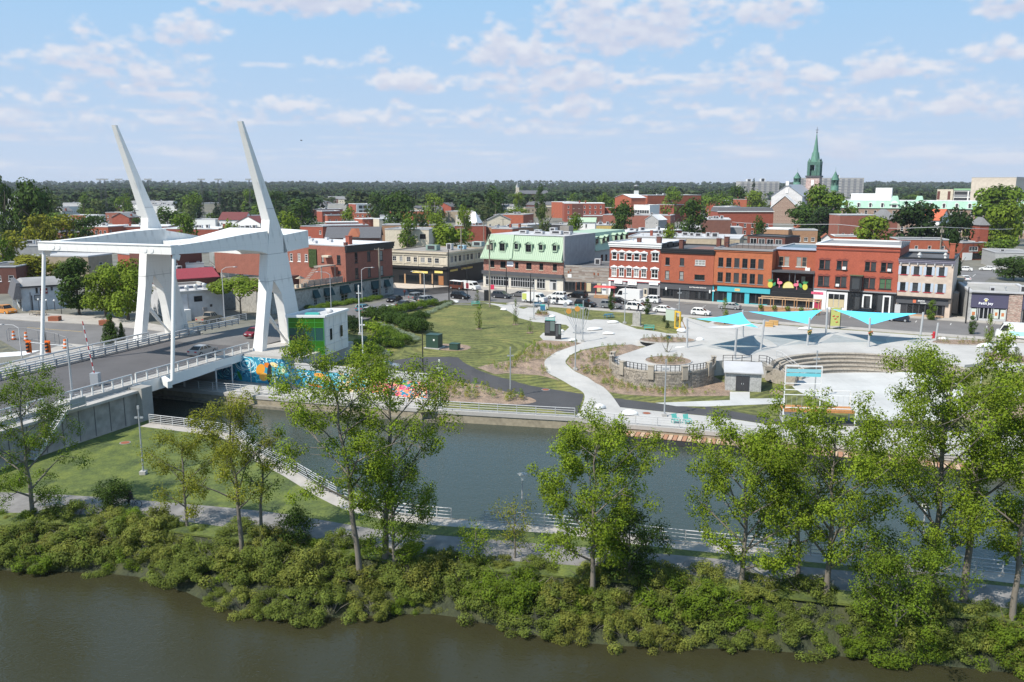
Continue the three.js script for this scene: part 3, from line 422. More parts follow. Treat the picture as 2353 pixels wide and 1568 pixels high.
for (const [a,b] of [[[7.1,16.9,-1.75],[4.2,.7,-2.6]],[[7.1,16.8,21.1],[5.2,.7,21.5]]]){
part(bridge,'hanger_rod',gb((g)=>g.tube([B3(...a),B3(...b)],.25,12)),m.whitePaint);
part(bridge,'rod_lug',gb((g)=>g.beam(B3(...a),B3(a[0]+.9,a[1]-.45,a[2]),.25,.7)),m.whitePaint);part(bridge,'rod_bracket',gb((g)=>g.beam(B3(b[0]-.5,.2,b[2]),B3(b[0]+.6,.5,b[2]+(b[2]<0?2.2:-.6)),.6,.9)),m.whitePaint);
}
for (const w of [-1.15,22.35])part(bridge,'strut',gb((g)=>{g.tube([B3(26.2,7.2,w),B3(29.3,3.6,w)],.3,10);g.tube([B3(29.2,3.7,w),B3(31.6,1.2,w)],.17,10);}),m.whitePaint);
// railings: rails run along, each post a piece of its own
function railRun(parent,pts,o){// pts: [x,y,z] base line
const{h=1.1,n=3,every=2.4,mat=m.galv,r=.03,top=r*1.5,lean=0,lo=.2}=o;
const up=(q,y)=>[q[0],q[1]+y,q[2]];
const rail=part(parent,'rail',gb((g)=>{for (let k=0;k<n;k++){const y=k===n-1?h:lerp(lo,h,k/(n-1||1));g.tube(pts.map((q)=>up(q,y)),k===n-1?top:r,6);}}),mat);
const postG=o.postG??box(-.04,0,-.04,.04,h,.04);
for (let i=0;i+1<pts.length;i++){const a=pts[i],b=pts[i+1],l=Math.hypot(b[0]-a[0],b[2]-a[2]),c=Math.max(1,Math.round(l/every));for (let k=0;k<c+(i===pts.length-2?1:0);k++){const t=k/c;const p=part(parent,'post',postG,o.postMat??mat);p.position.set(lerp(a[0],b[0],t),lerp(a[1],b[1],t),lerp(a[2],b[2],t));p.rotation.y=Math.atan2(-(b[2]-a[2]),b[0]-a[0]);}}
return rail;
}
const railThing=(label,pts,o,group)=>{const t=thing('railing',label,'railing',[0,0,0],0,group);railRun(t,pts,o);return t;};
const bigPost=box(-.07,-.4,-.07,.07,1.12,.07);
const bl=(s,w,y=.95)=>B3(s,y,w);
railThing('white pipe railing along the canal side of the lift bridge',[bl(.6,0),bl(23.6,0)],{h:1.15,n:5,every:1.9,mat:m.galv,top:.11,r:.022,postG:bigPost,postMat:m.whitePaint});
railThing('white pipe railing on the bridge approach above the stairs',[bl(-28,-.1),bl(-13.4,-.1)],{h:1.15,n:5,every:1.9,mat:m.galv,top:.11,r:.022,postG:bigPost,postMat:m.whitePaint});
railThing('white pipe railing on the abutment between stairs and bridge span',[bl(-11.2,-.1),bl(-.2,-.1)],{h:1.15,n:5,every:1.6,mat:m.galv,top:.11,r:.022,postG:bigPost,postMat:m.whitePaint});
railThing('white pipe railing along the far side of the lift bridge',[bl(-30,21.1),bl(25.4,21.1)],{h:1.2,n:4,every:2.2,mat:m.galv,top:.13,r:.025,postG:bigPost,postMat:m.whitePaint});
railThing('grey railing along the far pavement beyond the left pylon',[bl(34,21.2),bl(50,20.6,.7)],{h:1.15,n:4,every:1.9,top:.06});
const guard=box(-.09,0,-.09,.09,.95,.09);
railThing('grey double guard rail between road and far footway of the bridge',[bl(-30,18.2),bl(20,18.2),bl(34,18.4),bl(46,19.4,.5)],{h:.95,n:3,every:2.1,r:.1,top:.12,lo:.3,postG:guard,postMat:m.grey});
railThing('thin white hand rail of the far bridge footway',[bl(-30,19.0),bl(25,19.0)],{h:1.1,n:2,every:4.4,r:.03,top:.07,lo:.75});
// abutments and the retaining wall below the approach road
struct('abutment',gb((g)=>{loft(g,[[-62,-1.7,21.4,-4,.45],[-1.1,-1.7,21.4,-4,.45]].map(ringS));}),M(.255,.245,.23,{t:'stone',s:9}));
struct('abutment',gb((g)=>{loft(g,[[-1.3,-2.6,21.4,-5,.78],[.5,-2.6,21.4,-5,.78]].map(ringS));}),M(.30,.29,.27,{t:'speck',s:5}));
for (let i=0;i<12;i++)struct('wall_joint',gb((g)=>loft(g,[[-3.4-i*2.3,-1.74,-1.6,-3.6,.4],[-3.32-i*2.3,-1.74,-1.6,-3.6,.4]].map(ringS))),m.charcoal);
struct('abutment_ledge',gb((g)=>loft(g,[[-40,-2.1,-.4,.2,.5],[-1.3,-2.1,-.4,.2,.5]].map(ringS))),m.concrete);
struct('abutment',gb((g)=>{loft(g,[[21.5,-10.4,2,-4,.85],[37,-10.4,-.2,-4,.7]].map(ringS));loft(g,[[21.5,2,22,-4,.5],[24,2,22,-4,.5]].map(ringS));}),m.concrete);
struct('abutment',gb((g)=>loft(g,[[23,21.3,26,-1.5,.75],[38,21.3,26,-1.5,.6]].map(ringS))),m.concrete);
// stairs down to the grass
{
const t=thing('outdoor_stairs','grey metal stairs from the bridge approach down to the grass','stairs'),n=16,top=V3(...B3(-12.6,.9,-2.1)),bot=V3(...B3(-17.8,0,-2.4));bot.y=L;
const side=V3(BW[0],0,BW[1]).multiplyScalar(.75);
for (let i=0;i<n;i++){const a=top.clone().lerp(bot,i/n),b=top.clone().lerp(bot,(i+1)/n);part(t,'step',gb((g)=>g.beam(a.clone().lerp(b,.5).sub(side).toArray(),a.clone().lerp(b,.5).add(side).toArray(),.34,.06)),m.galv);}
part(t,'landing',gb((g)=>{hexB(g,[[-12.6,.75,-1.2],[-12.6,.75,-3],[-10.2,.75,-3],[-10.2,.75,-1.2]],[[-12.6,.9,-1.2],[-12.6,.9,-3],[-10.2,.9,-3],[-10.2,.9,-1.2]]);}),m.concrete);
for (const s of [-1,1]){const a=top.clone().addScaledVector(side,s),b=bot.clone().addScaledVector(side,s);part(t,'stringer',gb((g)=>g.beam(a.toArray(),b.toArray(),.06,.35)),m.galv);part(t,'hand_rail',gb((g)=>{const u=V3(0,1.0,0);g.tube([a.clone().add(u),b.clone().add(u)],.035,6);g.tube([a.clone().addScaledVector(u,.5),b.clone().addScaledVector(u,.5)],.02,5);for (let i=0;i<=5;i++){const q=a.clone().lerp(b,i/5);g.tube([q,q.clone().add(u)],.025,5);}}),m.galv);}
part(t,'landing_rail',gb((g)=>{for (const y of [.5,1.1]){g.tube([B3(-10.2,.9+y,-1.4),B3(-10.2,.9+y,-3),B3(-12.4,.9+y,-3)],.03,5);}for (const q of [[-10.2,-1.4],[-10.2,-2.2],[-10.2,-3],[-11.3,-3],[-12.4,-3]])g.tube([B3(q[0],.9,q[1]),B3(q[0],2.0,q[1])],.03,5);}),m.galv);
part(t,'mesh_panel',gb((g)=>hexB(g,[[-10.25,1,-2.99],[-12.4,1,-2.99],[-12.4,1,-2.97],[-10.25,1,-2.97]],[[-10.25,1.95,-2.99],[-12.4,1.95,-2.99],[-12.4,1.95,-2.97],[-10.25,1.95,-2.97]])),M(.3,.31,.32,{rough:.6}));
}
// mural wall along the promenade
function canvasMat(w,h,draw,o={}){const c=document.createElement('canvas');c.width=w;c.height=h;draw(c.getContext('2d'),w,h);const t=new THREE.CanvasTexture(c);t.colorSpace=THREE.SRGBColorSpace;const q=new THREE.MeshStandardMaterial({map:t,roughness:o.rough??.8,side:THREE.DoubleSide});if (o.dim)q.color.setScalar(o.dim);return q;}
const muralMat=canvasMat(2048,256,(x,w,h)=>{
const r=rng(41);x.fillStyle='#2f8fb0';x.fillRect(0,0,w,h);
const blob=(col,cx,cy,rx,ry,a=0)=>{x.fillStyle=col;x.beginPath();x.ellipse(cx,cy,rx,ry,a,0,7);x.fill();};
const swirl=(cx,cy,R,cols)=>{for (let k=cols.length*3;k>0;k--){x.strokeStyle=cols[k % cols.length];x.lineWidth=R/(cols.length*3)*.75;x.beginPath();for (let a=0;a<6.4;a+=.15){const q=R*k/(cols.length*3)*(1+.12*Math.sin(a*3+k));const X=cx+Math.cos(a)*q*1.15,Y=cy+Math.sin(a)*q;a?x.lineTo(X,Y):x.moveTo(X,Y);}x.stroke();}};
for (let i=0;i<260;i++){const cx=r()*1260,cy=r()*h;x.strokeStyle=['#3fc3df','#8fe0ee','#15527a','#2a86ab','#e6f6f7','#25a0a5'][Math.floor(r()*6)];x.lineWidth=3+r()*8;x.beginPath();const a=r()*6;x.arc(cx,cy,10+r()*45,a,a+1.5+r()*2.5);x.stroke();}
swirl(120,175,85,['#0b3452','#15608a','#0b3452','#6fb8cf']);swirl(330,70,90,['#e8f6f6','#2aa9c9','#134a75','#bfe8ee']);swirl(820,90,80,['#1795b5','#e2f4f4','#0d4f78','#57c4dc']);swirl(640,180,60,['#11507a','#4cc0dc','#0e7d86']);swirl(980,170,70,['#3ab6d6','#eef7f5','#155d8a']);
blob('#e39a2c',470,120,42,60,.5);blob('#f0b24a',500,190,46,40,-.4);blob('#d9781f',540,70,30,26);blob('#f3d9a2',610,60,40,22,.3);blob('#10202c',560,150,24,95,.1);blob('#2f8a3d',250,200,18,48,-.4);blob('#7fb7a0',690,110,40,50,.6);blob('#e6e0b0',700,110,16,20);blob('#e8a04a',1060,60,60,34,.2);blob('#eab8b0',1120,110,50,40);blob('#c85a3a',1010,215,70,22,.2);
for (let i=0;i<240;i++){const X=1240+r()*330,Y=r()*h;x.fillStyle=['#f4e3b0','#e9b85e','#8fd0ea','#3aa0cf','#fdf3df','#d98a5a','#f7d9c0','#b9d989'][Math.floor(r()*8)];x.beginPath();x.ellipse(X,Y,8+r()*30,5+r()*14,r()*3,0,7);x.fill();}
for (let i=0;i<420;i++){const X=1560+r()*500,Y=r()*h;x.fillStyle=(Y<70?['#b4cf3a','#dfe27a','#6aa53a','#f09a8a']:['#f2619a','#f59a7a','#fbc6a8','#e8487a','#f7e0c0','#f0b45a','#f27f86'])[Math.floor(r()*(Y<70?4:7))];x.beginPath();x.ellipse(X,Y,5+r()*22,4+r()*12,r()*3,0,7);x.fill();}
},{dim:.9});
{
const t=thing('mural_wall','concrete retaining wall painted with a bright blue and pink mural','mural wall');
part(t,'wall',gb((g)=>{loft(g,[[21.2,-9.2,22,-4,.6],[21.75,-9.2,22,-4,.6]].map(ringS));loft(g,[[21.2,-31.5,-9.2,-4,.0],[21.75,-31.5,-9.2,-4,.0]].map(ringS));}),m.concrete);
const face=(w0,w1,y0,y1,name)=>{const u=(w)=>clamp(1-(w+31.5)/36,0,1)*1;const a=[B3(21.18,y0,w0),B3(21.18,y0,w1),B3(21.18,y1,w1),B3(21.18,y1,w0)];part(t,name,gb((g)=>g.quad(a[0],a[1],a[2],a[3],[[u(w0),0],[u(w1),0],[u(w1),1],[u(w0),1]])),muralMat);};
const base=(L+.1-.858)/BK;face(4.5,-9.2,base,.58,'painting');face(-9.2,-20,base,-.75,'painting');face(-20.05,-31.4,base,-1.0,'painting');
part(t,'top_band',gb((g)=>loft(g,[[21.14,-31.5,-9.3,-.72,-.02],[21.2,-31.5,-9.3,-.72,-.02]].map(ringS))),m.lightGrey);
part(t,'coping',gb((g)=>loft(g,[[21.08,-31.6,-9.2,0,.12],[21.85,-31.6,-9.2,0,.12]].map(ringS))),m.paleConc);
for (const w of [-2,-9.2,-15,-20])part(t,'joint',gb((g)=>loft(g,[[21.15,w-.05,w+.05,base,-.05],[21.21,w-.05,w+.05,base,-.05]].map(ringS))),m.lightGrey);
}
// posts and beam of the canopy under the span, beside the promenade
{const t=thing('steel_frame','grey steel frame standing on the promenade under the bridge span','steel frame');const y0=(L-.858)/BK;
for (const [s,w] of [[15.3,-.4],[18.6,-.6],[15.3,5.5]])part(t,'post',gb((g)=>g.tube([B3(s,y0,w),B3(s,-.25,w)],.12,8)),m.galv);
part(t,'beam',gb((g)=>{g.beam(B3(15.3,-.3,-.4),B3(18.6,-.3,-.6),.2,.25);g.beam(B3(15.3,-.3,-.4),B3(15.3,-.3,5.5),.2,.25);}),m.galv);}
// the green and white control booth
{
const y0=1.25,A=G(z3(66,1138),y0),Bq=G(z3(290,1140),y0);Bq.z=A.z;const w=Bq.x-A.x,C=G(z3(446,1082),y0),hh=hAt(A,z3(60,897)[1])-y0,dx=C.x-Bq.x,dz=C.z-Bq.z;
const t=thing('control_booth','green glazed bridge control booth with white sides beside the right pylon','control booth',[A.x,y0,A.z]);
part(t,'wall',gb((g)=>g.prism([[-.25,0.02],[w+.25,0.02],[w+dx,dz],[dx-.3,dz]],-.2,hh)),m.whitePaint);
part(t,'parapet',gb((g)=>{const P=[[-.3,.1],[w+.3,.1],[w+dx+.1,dz-.1],[dx-.35,dz-.1]];for (let i=0;i<4;i++){const a=P[i],b=P[(i+1) % 4];g.beam([a[0],hh+.14,a[1]],[b[0],hh+.14,b[1]],.34,.36);}}),m.white);
part(t,'roof',gb((g)=>g.prism([[-.2,0],[w+.2,0],[w+dx,dz],[dx-.25,dz]],hh-.05,hh+.03)),m.roofLight);
const cols=4,cw=w/cols,rows=[[0,hh*.19,'g'],[hh*.19,hh*.36,'g'],[hh*.36,hh*.72,'t'],[hh*.72,hh*.86,'g'],[hh*.86,hh-.08,'g']];
for (let i=0;i<cols;i++)for (const [v0,v1,k] of rows)part(t,k==='g'?'green_panel':'window_pane',box(i*cw+.03,v0+.03,.1,(i+1)*cw-.03,v1-.03,.16),k==='g'?m.greenGl:m.tealGl);
part(t,'curtain_wall_frame',gb((g)=>{for (let i=0;i<=cols;i++)g.box(i*cw-.03,0,.03,i*cw+.03,hh-.05,.2);for (const r of rows)g.box(0,r[0]-.03,.03,w,r[0]+.03,.19);g.box(0,hh-.1,.03,w,hh-.04,.19);}),m.greenFr);
part(t,'blind',box(cw*.1,hh*.38,.17,cw*.9,hh*.52,.175),m.dark);part(t,'blind',box(cw*1.1,hh*.38,.17,cw*1.9,hh*.54,.175),m.dark);
const sl=V3(dx,0,dz).normalize(),sn=V3(-sl.z,0,sl.x),sp=(u,v,o)=>[w+.25+sl.x*u+sn.x*o,v,.02+sl.z*u+sn.z*o],len=Math.hypot(dx,dz);
part(t,'side_window',gb((g)=>{for (const u of [.18,.62])g.hex([sp(len*u,1.9,-.02),sp(len*u+.55,1.9,-.02),sp(len*u+.55,1.9,.04),sp(len*u,1.9,.04)],[sp(len*u,3.6,-.02),sp(len*u+.55,3.6,-.02),sp(len*u+.55,3.6,.04),sp(len*u,3.6,.04)]);}),m.glass);
part(t,'panel_seam',gb((g)=>{for (const v of [1.3,2.6,3.9])g.beam(sp(0,v,.0),sp(len,v,.0),.03,.025);for (const u of [.33,.66])g.beam(sp(len*u,0,.0),sp(len*u,hh,.0),.03,.025,[1,0,0]);}),m.lightGrey);
part(t,'skylight',gb((g)=>{g.sphere(w+.4,hh+.4,-2.8,.5,.4,.5,12,6);g.cyl(w+.4,-2.8,hh,hh+.3,.35);}),m.lightGrey);
part(t,'access_hatch',box(w*.4,hh,-2.4,w*.8,hh+.35,-1.4),m.turq);
}
// ---------- buildings ----------
const winGeo={};
const ST={white:{f:m.white,sill:m.white},black:{f:m.black,sill:m.grey},dark:{f:m.dark,sill:null},plain:{f:m.lightGrey,sill:m.lightGrey}};
let paneTurn=0;const houses=[];
class Bld{
constructor(name,label,A,B,depth,h,wall,o={}){
this.w=Math.hypot(B.x-A.x,B.z-A.z);this.d=depth;this.h=h;this.ry=Math.atan2(-(B.z-A.z),B.x-A.x);this.wall=wall;this.o=o;
this.g=thing(name,label,o.cat??'building',A,this.ry,o.group);this.A=A;houses.push(this);this.holes=[[],[],[],[]];this.inv=new THREE.Matrix4().makeRotationY(this.ry).setPosition(A).invert();
}
frame(s){const{w,d}=this;return [[[0,0,0],[1,0,0],[0,0,1],w],[[w,0,0],[0,0,-1],[1,0,0],d],[[w,0,-d],[-1,0,0],[0,0,-1],w],[[0,0,-d],[0,0,1],[-1,0,0],d]][s];}
loc(px,s=0,out=0){// where a line of sight meets a side of the house: metres along it and up
const d=rayDir(px[0],px[1]).transformDirection(this.inv),e=EYE.clone().applyMatrix4(this.inv),[o,ex,n]=this.frame(s);
const t=((o[0]+n[0]*out-e.x)*n[0]+(o[2]+n[2]*out-e.z)*n[2])/(d.x*n[0]+d.z*n[2]),q=e.addScaledVector(d,t);
return [(q.x-o[0])*ex[0]+(q.z-o[2])*ex[2],q.y];
}
at(s,u,v,out=0){const [o,ex,n]=this.frame(s);return [o[0]+ex[0]*u+n[0]*out,v,o[2]+ex[2]*u+n[2]*out];}
mat(s,u=0,v=0,out=0){const [,ex,n]=this.frame(s),q=this.at(s,u,v,out);return new THREE.Matrix4().set(ex[0],0,n[0],q[0],0,1,0,q[1],ex[2],0,n[2],q[2],0,0,0,1);}
panel(name,s,u0,v0,u1,v1,o0,o1,mat,label){const g=new GB();g.m=this.mat(s);g.box(u0,v0,o0,u1,v1,o1);return part(this.g,name,g.done(),mat,label);}
px(name,z,s,x0,y0,x1,y1,o0,o1,mat,label){const a=this.loc(z(x0,y0),s),b=this.loc(z(x1,y1),s);return this.panel(name,s,a[0],b[1],b[0],a[1],o0,o1,mat,label);}
win(s,u0,v0,u1,v1,st=ST.white){
const w=u1-u0,h=v1-v0,bars=st.bars??[1,2],key=[w.toFixed(1),h.toFixed(1),bars,st.arch].join();this.holes[s].push([u0,v0,u1,v1]);
const W=+w.toFixed(1),H=+h.toFixed(1),t=st.t??Math.min(.09,W*.12);
winGeo[key]??=[gb((g)=>{g.box(-W/2,0,-.14,W/2,t,-.02);g.box(-W/2,H-t,-.14,W/2,H,-.02);g.box(-W/2,t,-.14,-W/2+t,H-t,-.02);g.box(W/2-t,t,-.14,W/2,H-t,-.02);for (let i=1;i<bars[0];i++)g.box(-W/2+W*i/bars[0]-t*.35,t,-.13,-W/2+W*i/bars[0]+t*.35,H-t,-.05);for (let i=1;i<bars[1];i++)g.box(-W/2+t,H*i/bars[1]-t*.35,-.12,W/2-t,H*i/bars[1]+t*.35,-.06);if (st.arch){for (let k=0;k<5;k++){const x0=-W/2+W*k/5,x1=x0+W/5,y=(x)=>H+.01-(x*x)*.35/W;g.hex([[x0,y(x0),-.01],[x1,y(x1),-.01],[x1,y(x1),-.13],[x0,y(x0),-.13]],[[x0,H+.06,-.01],[x1,H+.06,-.01],[x1,H+.06,-.13],[x0,H+.06,-.13]]);}}}),box(-W/2+t,t,-.11,W/2-t,H-t,-.09),box(-W/2-.12,-.14,-.05,W/2+.12,0,.1)];
const G3=winGeo[key],f=part(this.g,'window',G3[0],st.f);f.applyMatrix4(this.mat(s,(u0+u1)/2,v0));
const panes=st.pane??[m.glass,m.glass,m.glass2,m.glass,m.curtain];part(f,'pane',G3[1],panes[paneTurn++*7 % panes.length]);
if (st.sill)part(f,'sill',G3[2],st.sill);
if (st.hood)part(f,'hood',gb((g)=>st.hood(g,W,H)),st.hoodMat??st.f);
return f;
}
wpx(z,s,x0,y0,x1,y1,st){const a=this.loc(z(x0,y0),s),b=this.loc(z(x1,y1),s);if (b[0]-a[0]>.2&&a[1]-b[1]>.2)return this.win(s,a[0],b[1],b[0],a[1],st);}
row(z,s,n,p,q,st){for (let i=0;i<n;i++){const t=n>1?i/(n-1):0;this.wpx(z,s,...p.map((v,k)=>lerp(v,q[k],t)),st);}}
grid(s,cols,rows,o={}){const W=this.frame(s)[3],ww=o.ww??1,wh=o.wh??1.6,e=o.edge??W*.08,v0=o.v0??1,dv=o.dv??3;if (cols<1)return;for (let j=0;j<rows;j++)for (let i=0;i<cols;i++){const u=cols>1?lerp(e+ww/2,W-e-ww/2,i/(cols-1)):W/2;if (v0+j*dv+wh<this.h-.2)this.win(s,u-ww/2,v0+j*dv,u+ww/2,v0+j*dv+wh,o.st??ST.white);}}
text(txt,z,s,x0,y0,x1,y1,bg,fg,font='bold',out=.12){const a=this.loc(z(x0,y0),s),b=this.loc(z(x1,y1),s);return this.sign(txt,s,a[0],b[1],b[0],a[1],bg,fg,font,out);}
sign(txt,s,u0,v0,u1,v1,bg,fg,font,out){
const w=u1-u0,h=v1-v0,mt=typeof txt==='function'?canvasMat(512,Math.max(32,Math.round(512*h/w)),txt):canvasMat(512,Math.max(32,Math.round(512*h/w)),(x,W,H)=>{x.fillStyle=bg;x.fillRect(0,0,W,H);x.fillStyle=fg;x.textAlign='center';x.textBaseline='middle';let f=H*.72;x.font=`${font} ${f}px sans-serif`;const k=x.measureText(txt).width;if (k>W*.92)f*=W*.92/k;x.font=`${font} ${f}px sans-serif`;x.fillText(txt,W/2,H/2);});
const o=part(this.g,'sign_board',gb((g)=>{g.m=this.mat(s);g.box(u0,v0,.02,u1,v1,out);}),m.dark);part(o,'sign_face',gb((g)=>{g.m=this.mat(s);g.quad([u0,v0,out+.006],[u1,v0,out+.006],[u1,v1,out+.006],[u0,v1,out+.006],[[0,0],[1,0],[1,1],[0,1]]);}),mt);return o;
}
walls(y0=-0.4,only=[0,1,2,3]){
for (const c of this.g.children.filter((c)=>c.name==='wall'))this.g.remove(c);
const g=new GB();
for (const s of only){
g.m=this.mat(s);const W=this.frame(s)[3],H=this.h+(this.o.parapet??.0),P=[[0,y0],[W,y0],[W,H],[0,H]].map((q)=>new THREE.Vector2(...q));
const ok=this.holes[s].filter((q)=>q[0]>.03&&q[2]<W-.03&&q[1]>y0+.03&&q[3]<H-.03),hs=ok.map(([a,b,c,d])=>[[a,b],[a,d],[c,d],[c,b]].map((q)=>new THREE.Vector2(...q)));
const all=[P,...hs].flat();for (const t of THREE.ShapeUtils.triangulateShape(P,hs)){const q=t.map((i)=>[all[i].x,all[i].y,0]);const cr=(q[1][0]-q[0][0])*(q[2][1]-q[0][1])-(q[1][1]-q[0][1])*(q[2][0]-q[0][0]);cr>0?g.tri(...q):g.tri(q[0],q[2],q[1]);}
for (const [a,b,c,d] of ok){const z=-.16;g.quad([a,b,0],[c,b,0],[c,b,z],[a,b,z]);g.quad([c,d,0],[a,d,0],[a,d,z],[c,d,z]);g.quad([a,b,z],[a,d,z],[a,d,0],[a,b,0]);g.quad([c,b,0],[c,d,0],[c,d,z],[c,b,z]);}
}
part(this.g,'wall',g.done(),this.wall);
}
flatRoof(mat=m.roofGrey,{cap=m.lightGrey,ch=.28,cw=.3,over=.06}={}){
const{w,d,h}=this;part(this.g,'roof',gb((g)=>g.box(-over,h-.12,-d-over,w+over,h+.02,over)),mat);
part(this.g,'parapet',gb((g)=>{g.box(-over-.04,h+.02,-cw,w+over+.04,h+ch,over+.05);g.box(-over-.04,h+.02,-d-over-.05,w+over+.04,h+ch,-d+cw);g.box(-over-.05,h+.02,-d+cw,cw,h+ch,-cw);g.box(w-cw,h+.02,-d+cw,w+over+.05,h+ch,-cw);}),cap);
return this;
}
gable(mat,rise,along=true,over=.4){// ridge along the front, or front to back
const{w,d,h}=this;const t=.14;
if (along){part(this.g,'roof',gb((g)=>{const s=(z0,z1)=>g.hex([[-over,h-rise*over/(d/2),z0],[w+over,h-rise*over/(d/2),z0],[w+over,h+rise,z1],[-over,h+rise,z1]],[[-over,h-rise*over/(d/2)+t,z0],[w+over,h-rise*over/(d/2)+t,z0],[w+over,h+rise+t,z1],[-over,h+rise+t,z1]]);s(over,-d/2);g.hex([[w+over,h-rise*over/(d/2),-d-over],[-over,h-rise*over/(d/2),-d-over],[-over,h+rise,-d/2-.005],[w+over,h+rise,-d/2-.005]],[[w+over,h-rise*over/(d/2)+t,-d-over],[-over,h-rise*over/(d/2)+t,-d-over],[-over,h+rise+t,-d/2-.005],[w+over,h+rise+t,-d/2-.005]]);}),mat);part(this.g,'gable_wall',gb((g)=>{g.tri([w,h,0],[w,h,-d],[w,h+rise,-d/2]);g.tri([0,h,-d],[0,h,0],[0,h+rise,-d/2]);}),this.wall);}else{part(this.g,'roof',gb((g)=>{const k=rise*over/(w/2);g.hex([[-over,h-k,over],[w/2,h+rise,over],[w/2,h+rise,-d-over],[-over,h-k,-d-over]],[[-over,h-k+t,over],[w/2,h+rise+t,over],[w/2,h+rise+t,-d-over],[-over,h-k+t,-d-over]]);g.hex([[w/2+.005,h+rise,over],[w+over,h-k,over],[w+over,h-k,-d-over],[w/2+.005,h+rise,-d-over]],[[w/2+.005,h+rise+t,over],[w+over,h-k+t,over],[w+over,h-k+t,-d-over],[w/2+.005,h+rise+t,-d-over]]);}),mat);part(this.g,'gable_wall',gb((g)=>{g.tri([0,h,0],[w,h,0],[w/2,h+rise,0]);g.tri([w,h,-d],[0,h,-d],[w/2,h+rise,-d]);}),this.wall);}
return this;
}
hip(mat,rise,over=.4,flatTop=0){const{w,d,h}=this,a=[-over,h,over],b=[w+over,h,over],c=[w+over,h,-d-over],e=[-over,h,-d-over],k=Math.min(w,d)/2*(1-flatTop),A=[k,h+rise,-k],B=[w-k,h+rise,-k],C=[w-k,h+rise,-d+k],E=[k,h+rise,-d+k];part(this.g,'roof',gb((g)=>{g.quad(a,b,B,A);g.quad(b,c,C,B);g.quad(c,e,E,C);g.quad(e,a,A,E);g.quad(A,B,C,E);g.quad(e,c,b,a);}),mat);return this;}
chimney(u,z,s=.8,hh=1.4,mat=m.brickDk){part(this.g,'chimney',gb((g)=>{g.box(u-s/2,this.h-.1,z-s/2,u+s/2,this.h+hh,z+s/2);g.box(u-s/2-.08,this.h+hh,z-s/2-.08,u+s/2+.08,this.h+hh+.12,z+s/2+.08);}),mat);return this;}
unit(u,z,w=1.6,hh=1.1,d=1.2,mat=m.lightGrey){const o=part(this.g,'rooftop_unit',gb((g)=>{g.box(u-w/2,this.h+.2,z-d/2,u+w/2,this.h+hh+.2,z+d/2);g.box(u-w/2+.1,this.h,z-d/2+.1,u+w/2-.1,this.h+.2,z+d/2-.1);}),mat);part(o,'fan_grille',gb((g)=>{g.box(u-w*.32,this.h+.35,z+d/2,u+w*.32,this.h+hh+.05,z+d/2+.02);}),m.dark);return this;}
vent(u,z,hh=.6,r=.25,mat=m.galv){part(this.g,'roof_vent',gb((g)=>{g.cyl(u,z,this.h,this.h+hh,r*.6,r*.6,8);g.cyl(u,z,this.h+hh,this.h+hh+r,r,r*.4,8);}),mat);return this;}
}
// depth at which the far top corner of a side wall shows at a given picture column
function depthTo(P,dir,h,vx){let lo=1,hi=90;for (let i=0;i<50;i++){const k=(lo+hi)/2,q=proj(V3(P.x+dir.x*k,h,P.z+dir.z*k));q[0]<vx?lo=k:hi=k;}return lo;}
const fac=(vx,out=0)=>{const g=G([vx,lerp(677.3,732,(vx-1400)/779)]);return g.addScaledVector(FN,out);};
const vx=(z,x)=>z(x,0)[0];
const hoodP=(g,W,H)=>{g.box(-W/2-.22,H+.04,-.02,W/2+.22,H+.2,.2);g.plate([[-W/2-.3,H+.2],[W/2+.3,H+.2],[W/2*.6,H+.42],[0,H+.62],[-W/2*.6,H+.42]],-.02,.16);for (const s of [-1,1])g.box(s*(W/2+.12)-.09,H-.35,-.02,s*(W/2+.12)+.09,H+.04,.12);};
const wTrim={f:m.white,sill:m.white,hood:hoodP,hoodMat:m.white,t:.14,bars:[1,2],pane:[m.glass,m.glass2,m.glass]};
const wTrim2={...wTrim,bars:[2,2],pane:[m.curtain,m.glass2,m.glass]};
const cornice=(b,mat,v0,v1,out=.45,s=0)=>{const W=b.frame(s)[3];b.panel('cornice',s,-.12,v0,W+.12,v0+(v1-v0)*.35,0,out*.5,mat);b.panel('cornice',s,-.18,v0+(v1-v0)*.35,W+.18,v1-.15,0,out*.75,mat);b.panel('cornice',s,-.25,v1-.15,W+.25,v1,0,out,mat);};
// shop fronts: glazed bays between piers, with a stall riser
const shop=(b,u0,u1,v1,n,frame,o={})=>{b.panel('shop_front',0,u0,.15,u1,.55,.01,.12,o.riser??frame);for (let i=0;i<n;i++){const a=lerp(u0,u1,i/n),c=lerp(u0,u1,(i+1)/n);b.panel('shop_mullion',0,a,.55,a+.14,v1,.01,.14,frame);const p=b.panel('shop_window',0,a+.14,.55,c,v1,.01,.05,(o.panes??[m.glass])[i % (o.panes??[0]).length]??m.glass);p.name='shop_window';}b.panel('shop_mullion',0,u1-.14,.55,u1,v1,.055,.14,frame);};
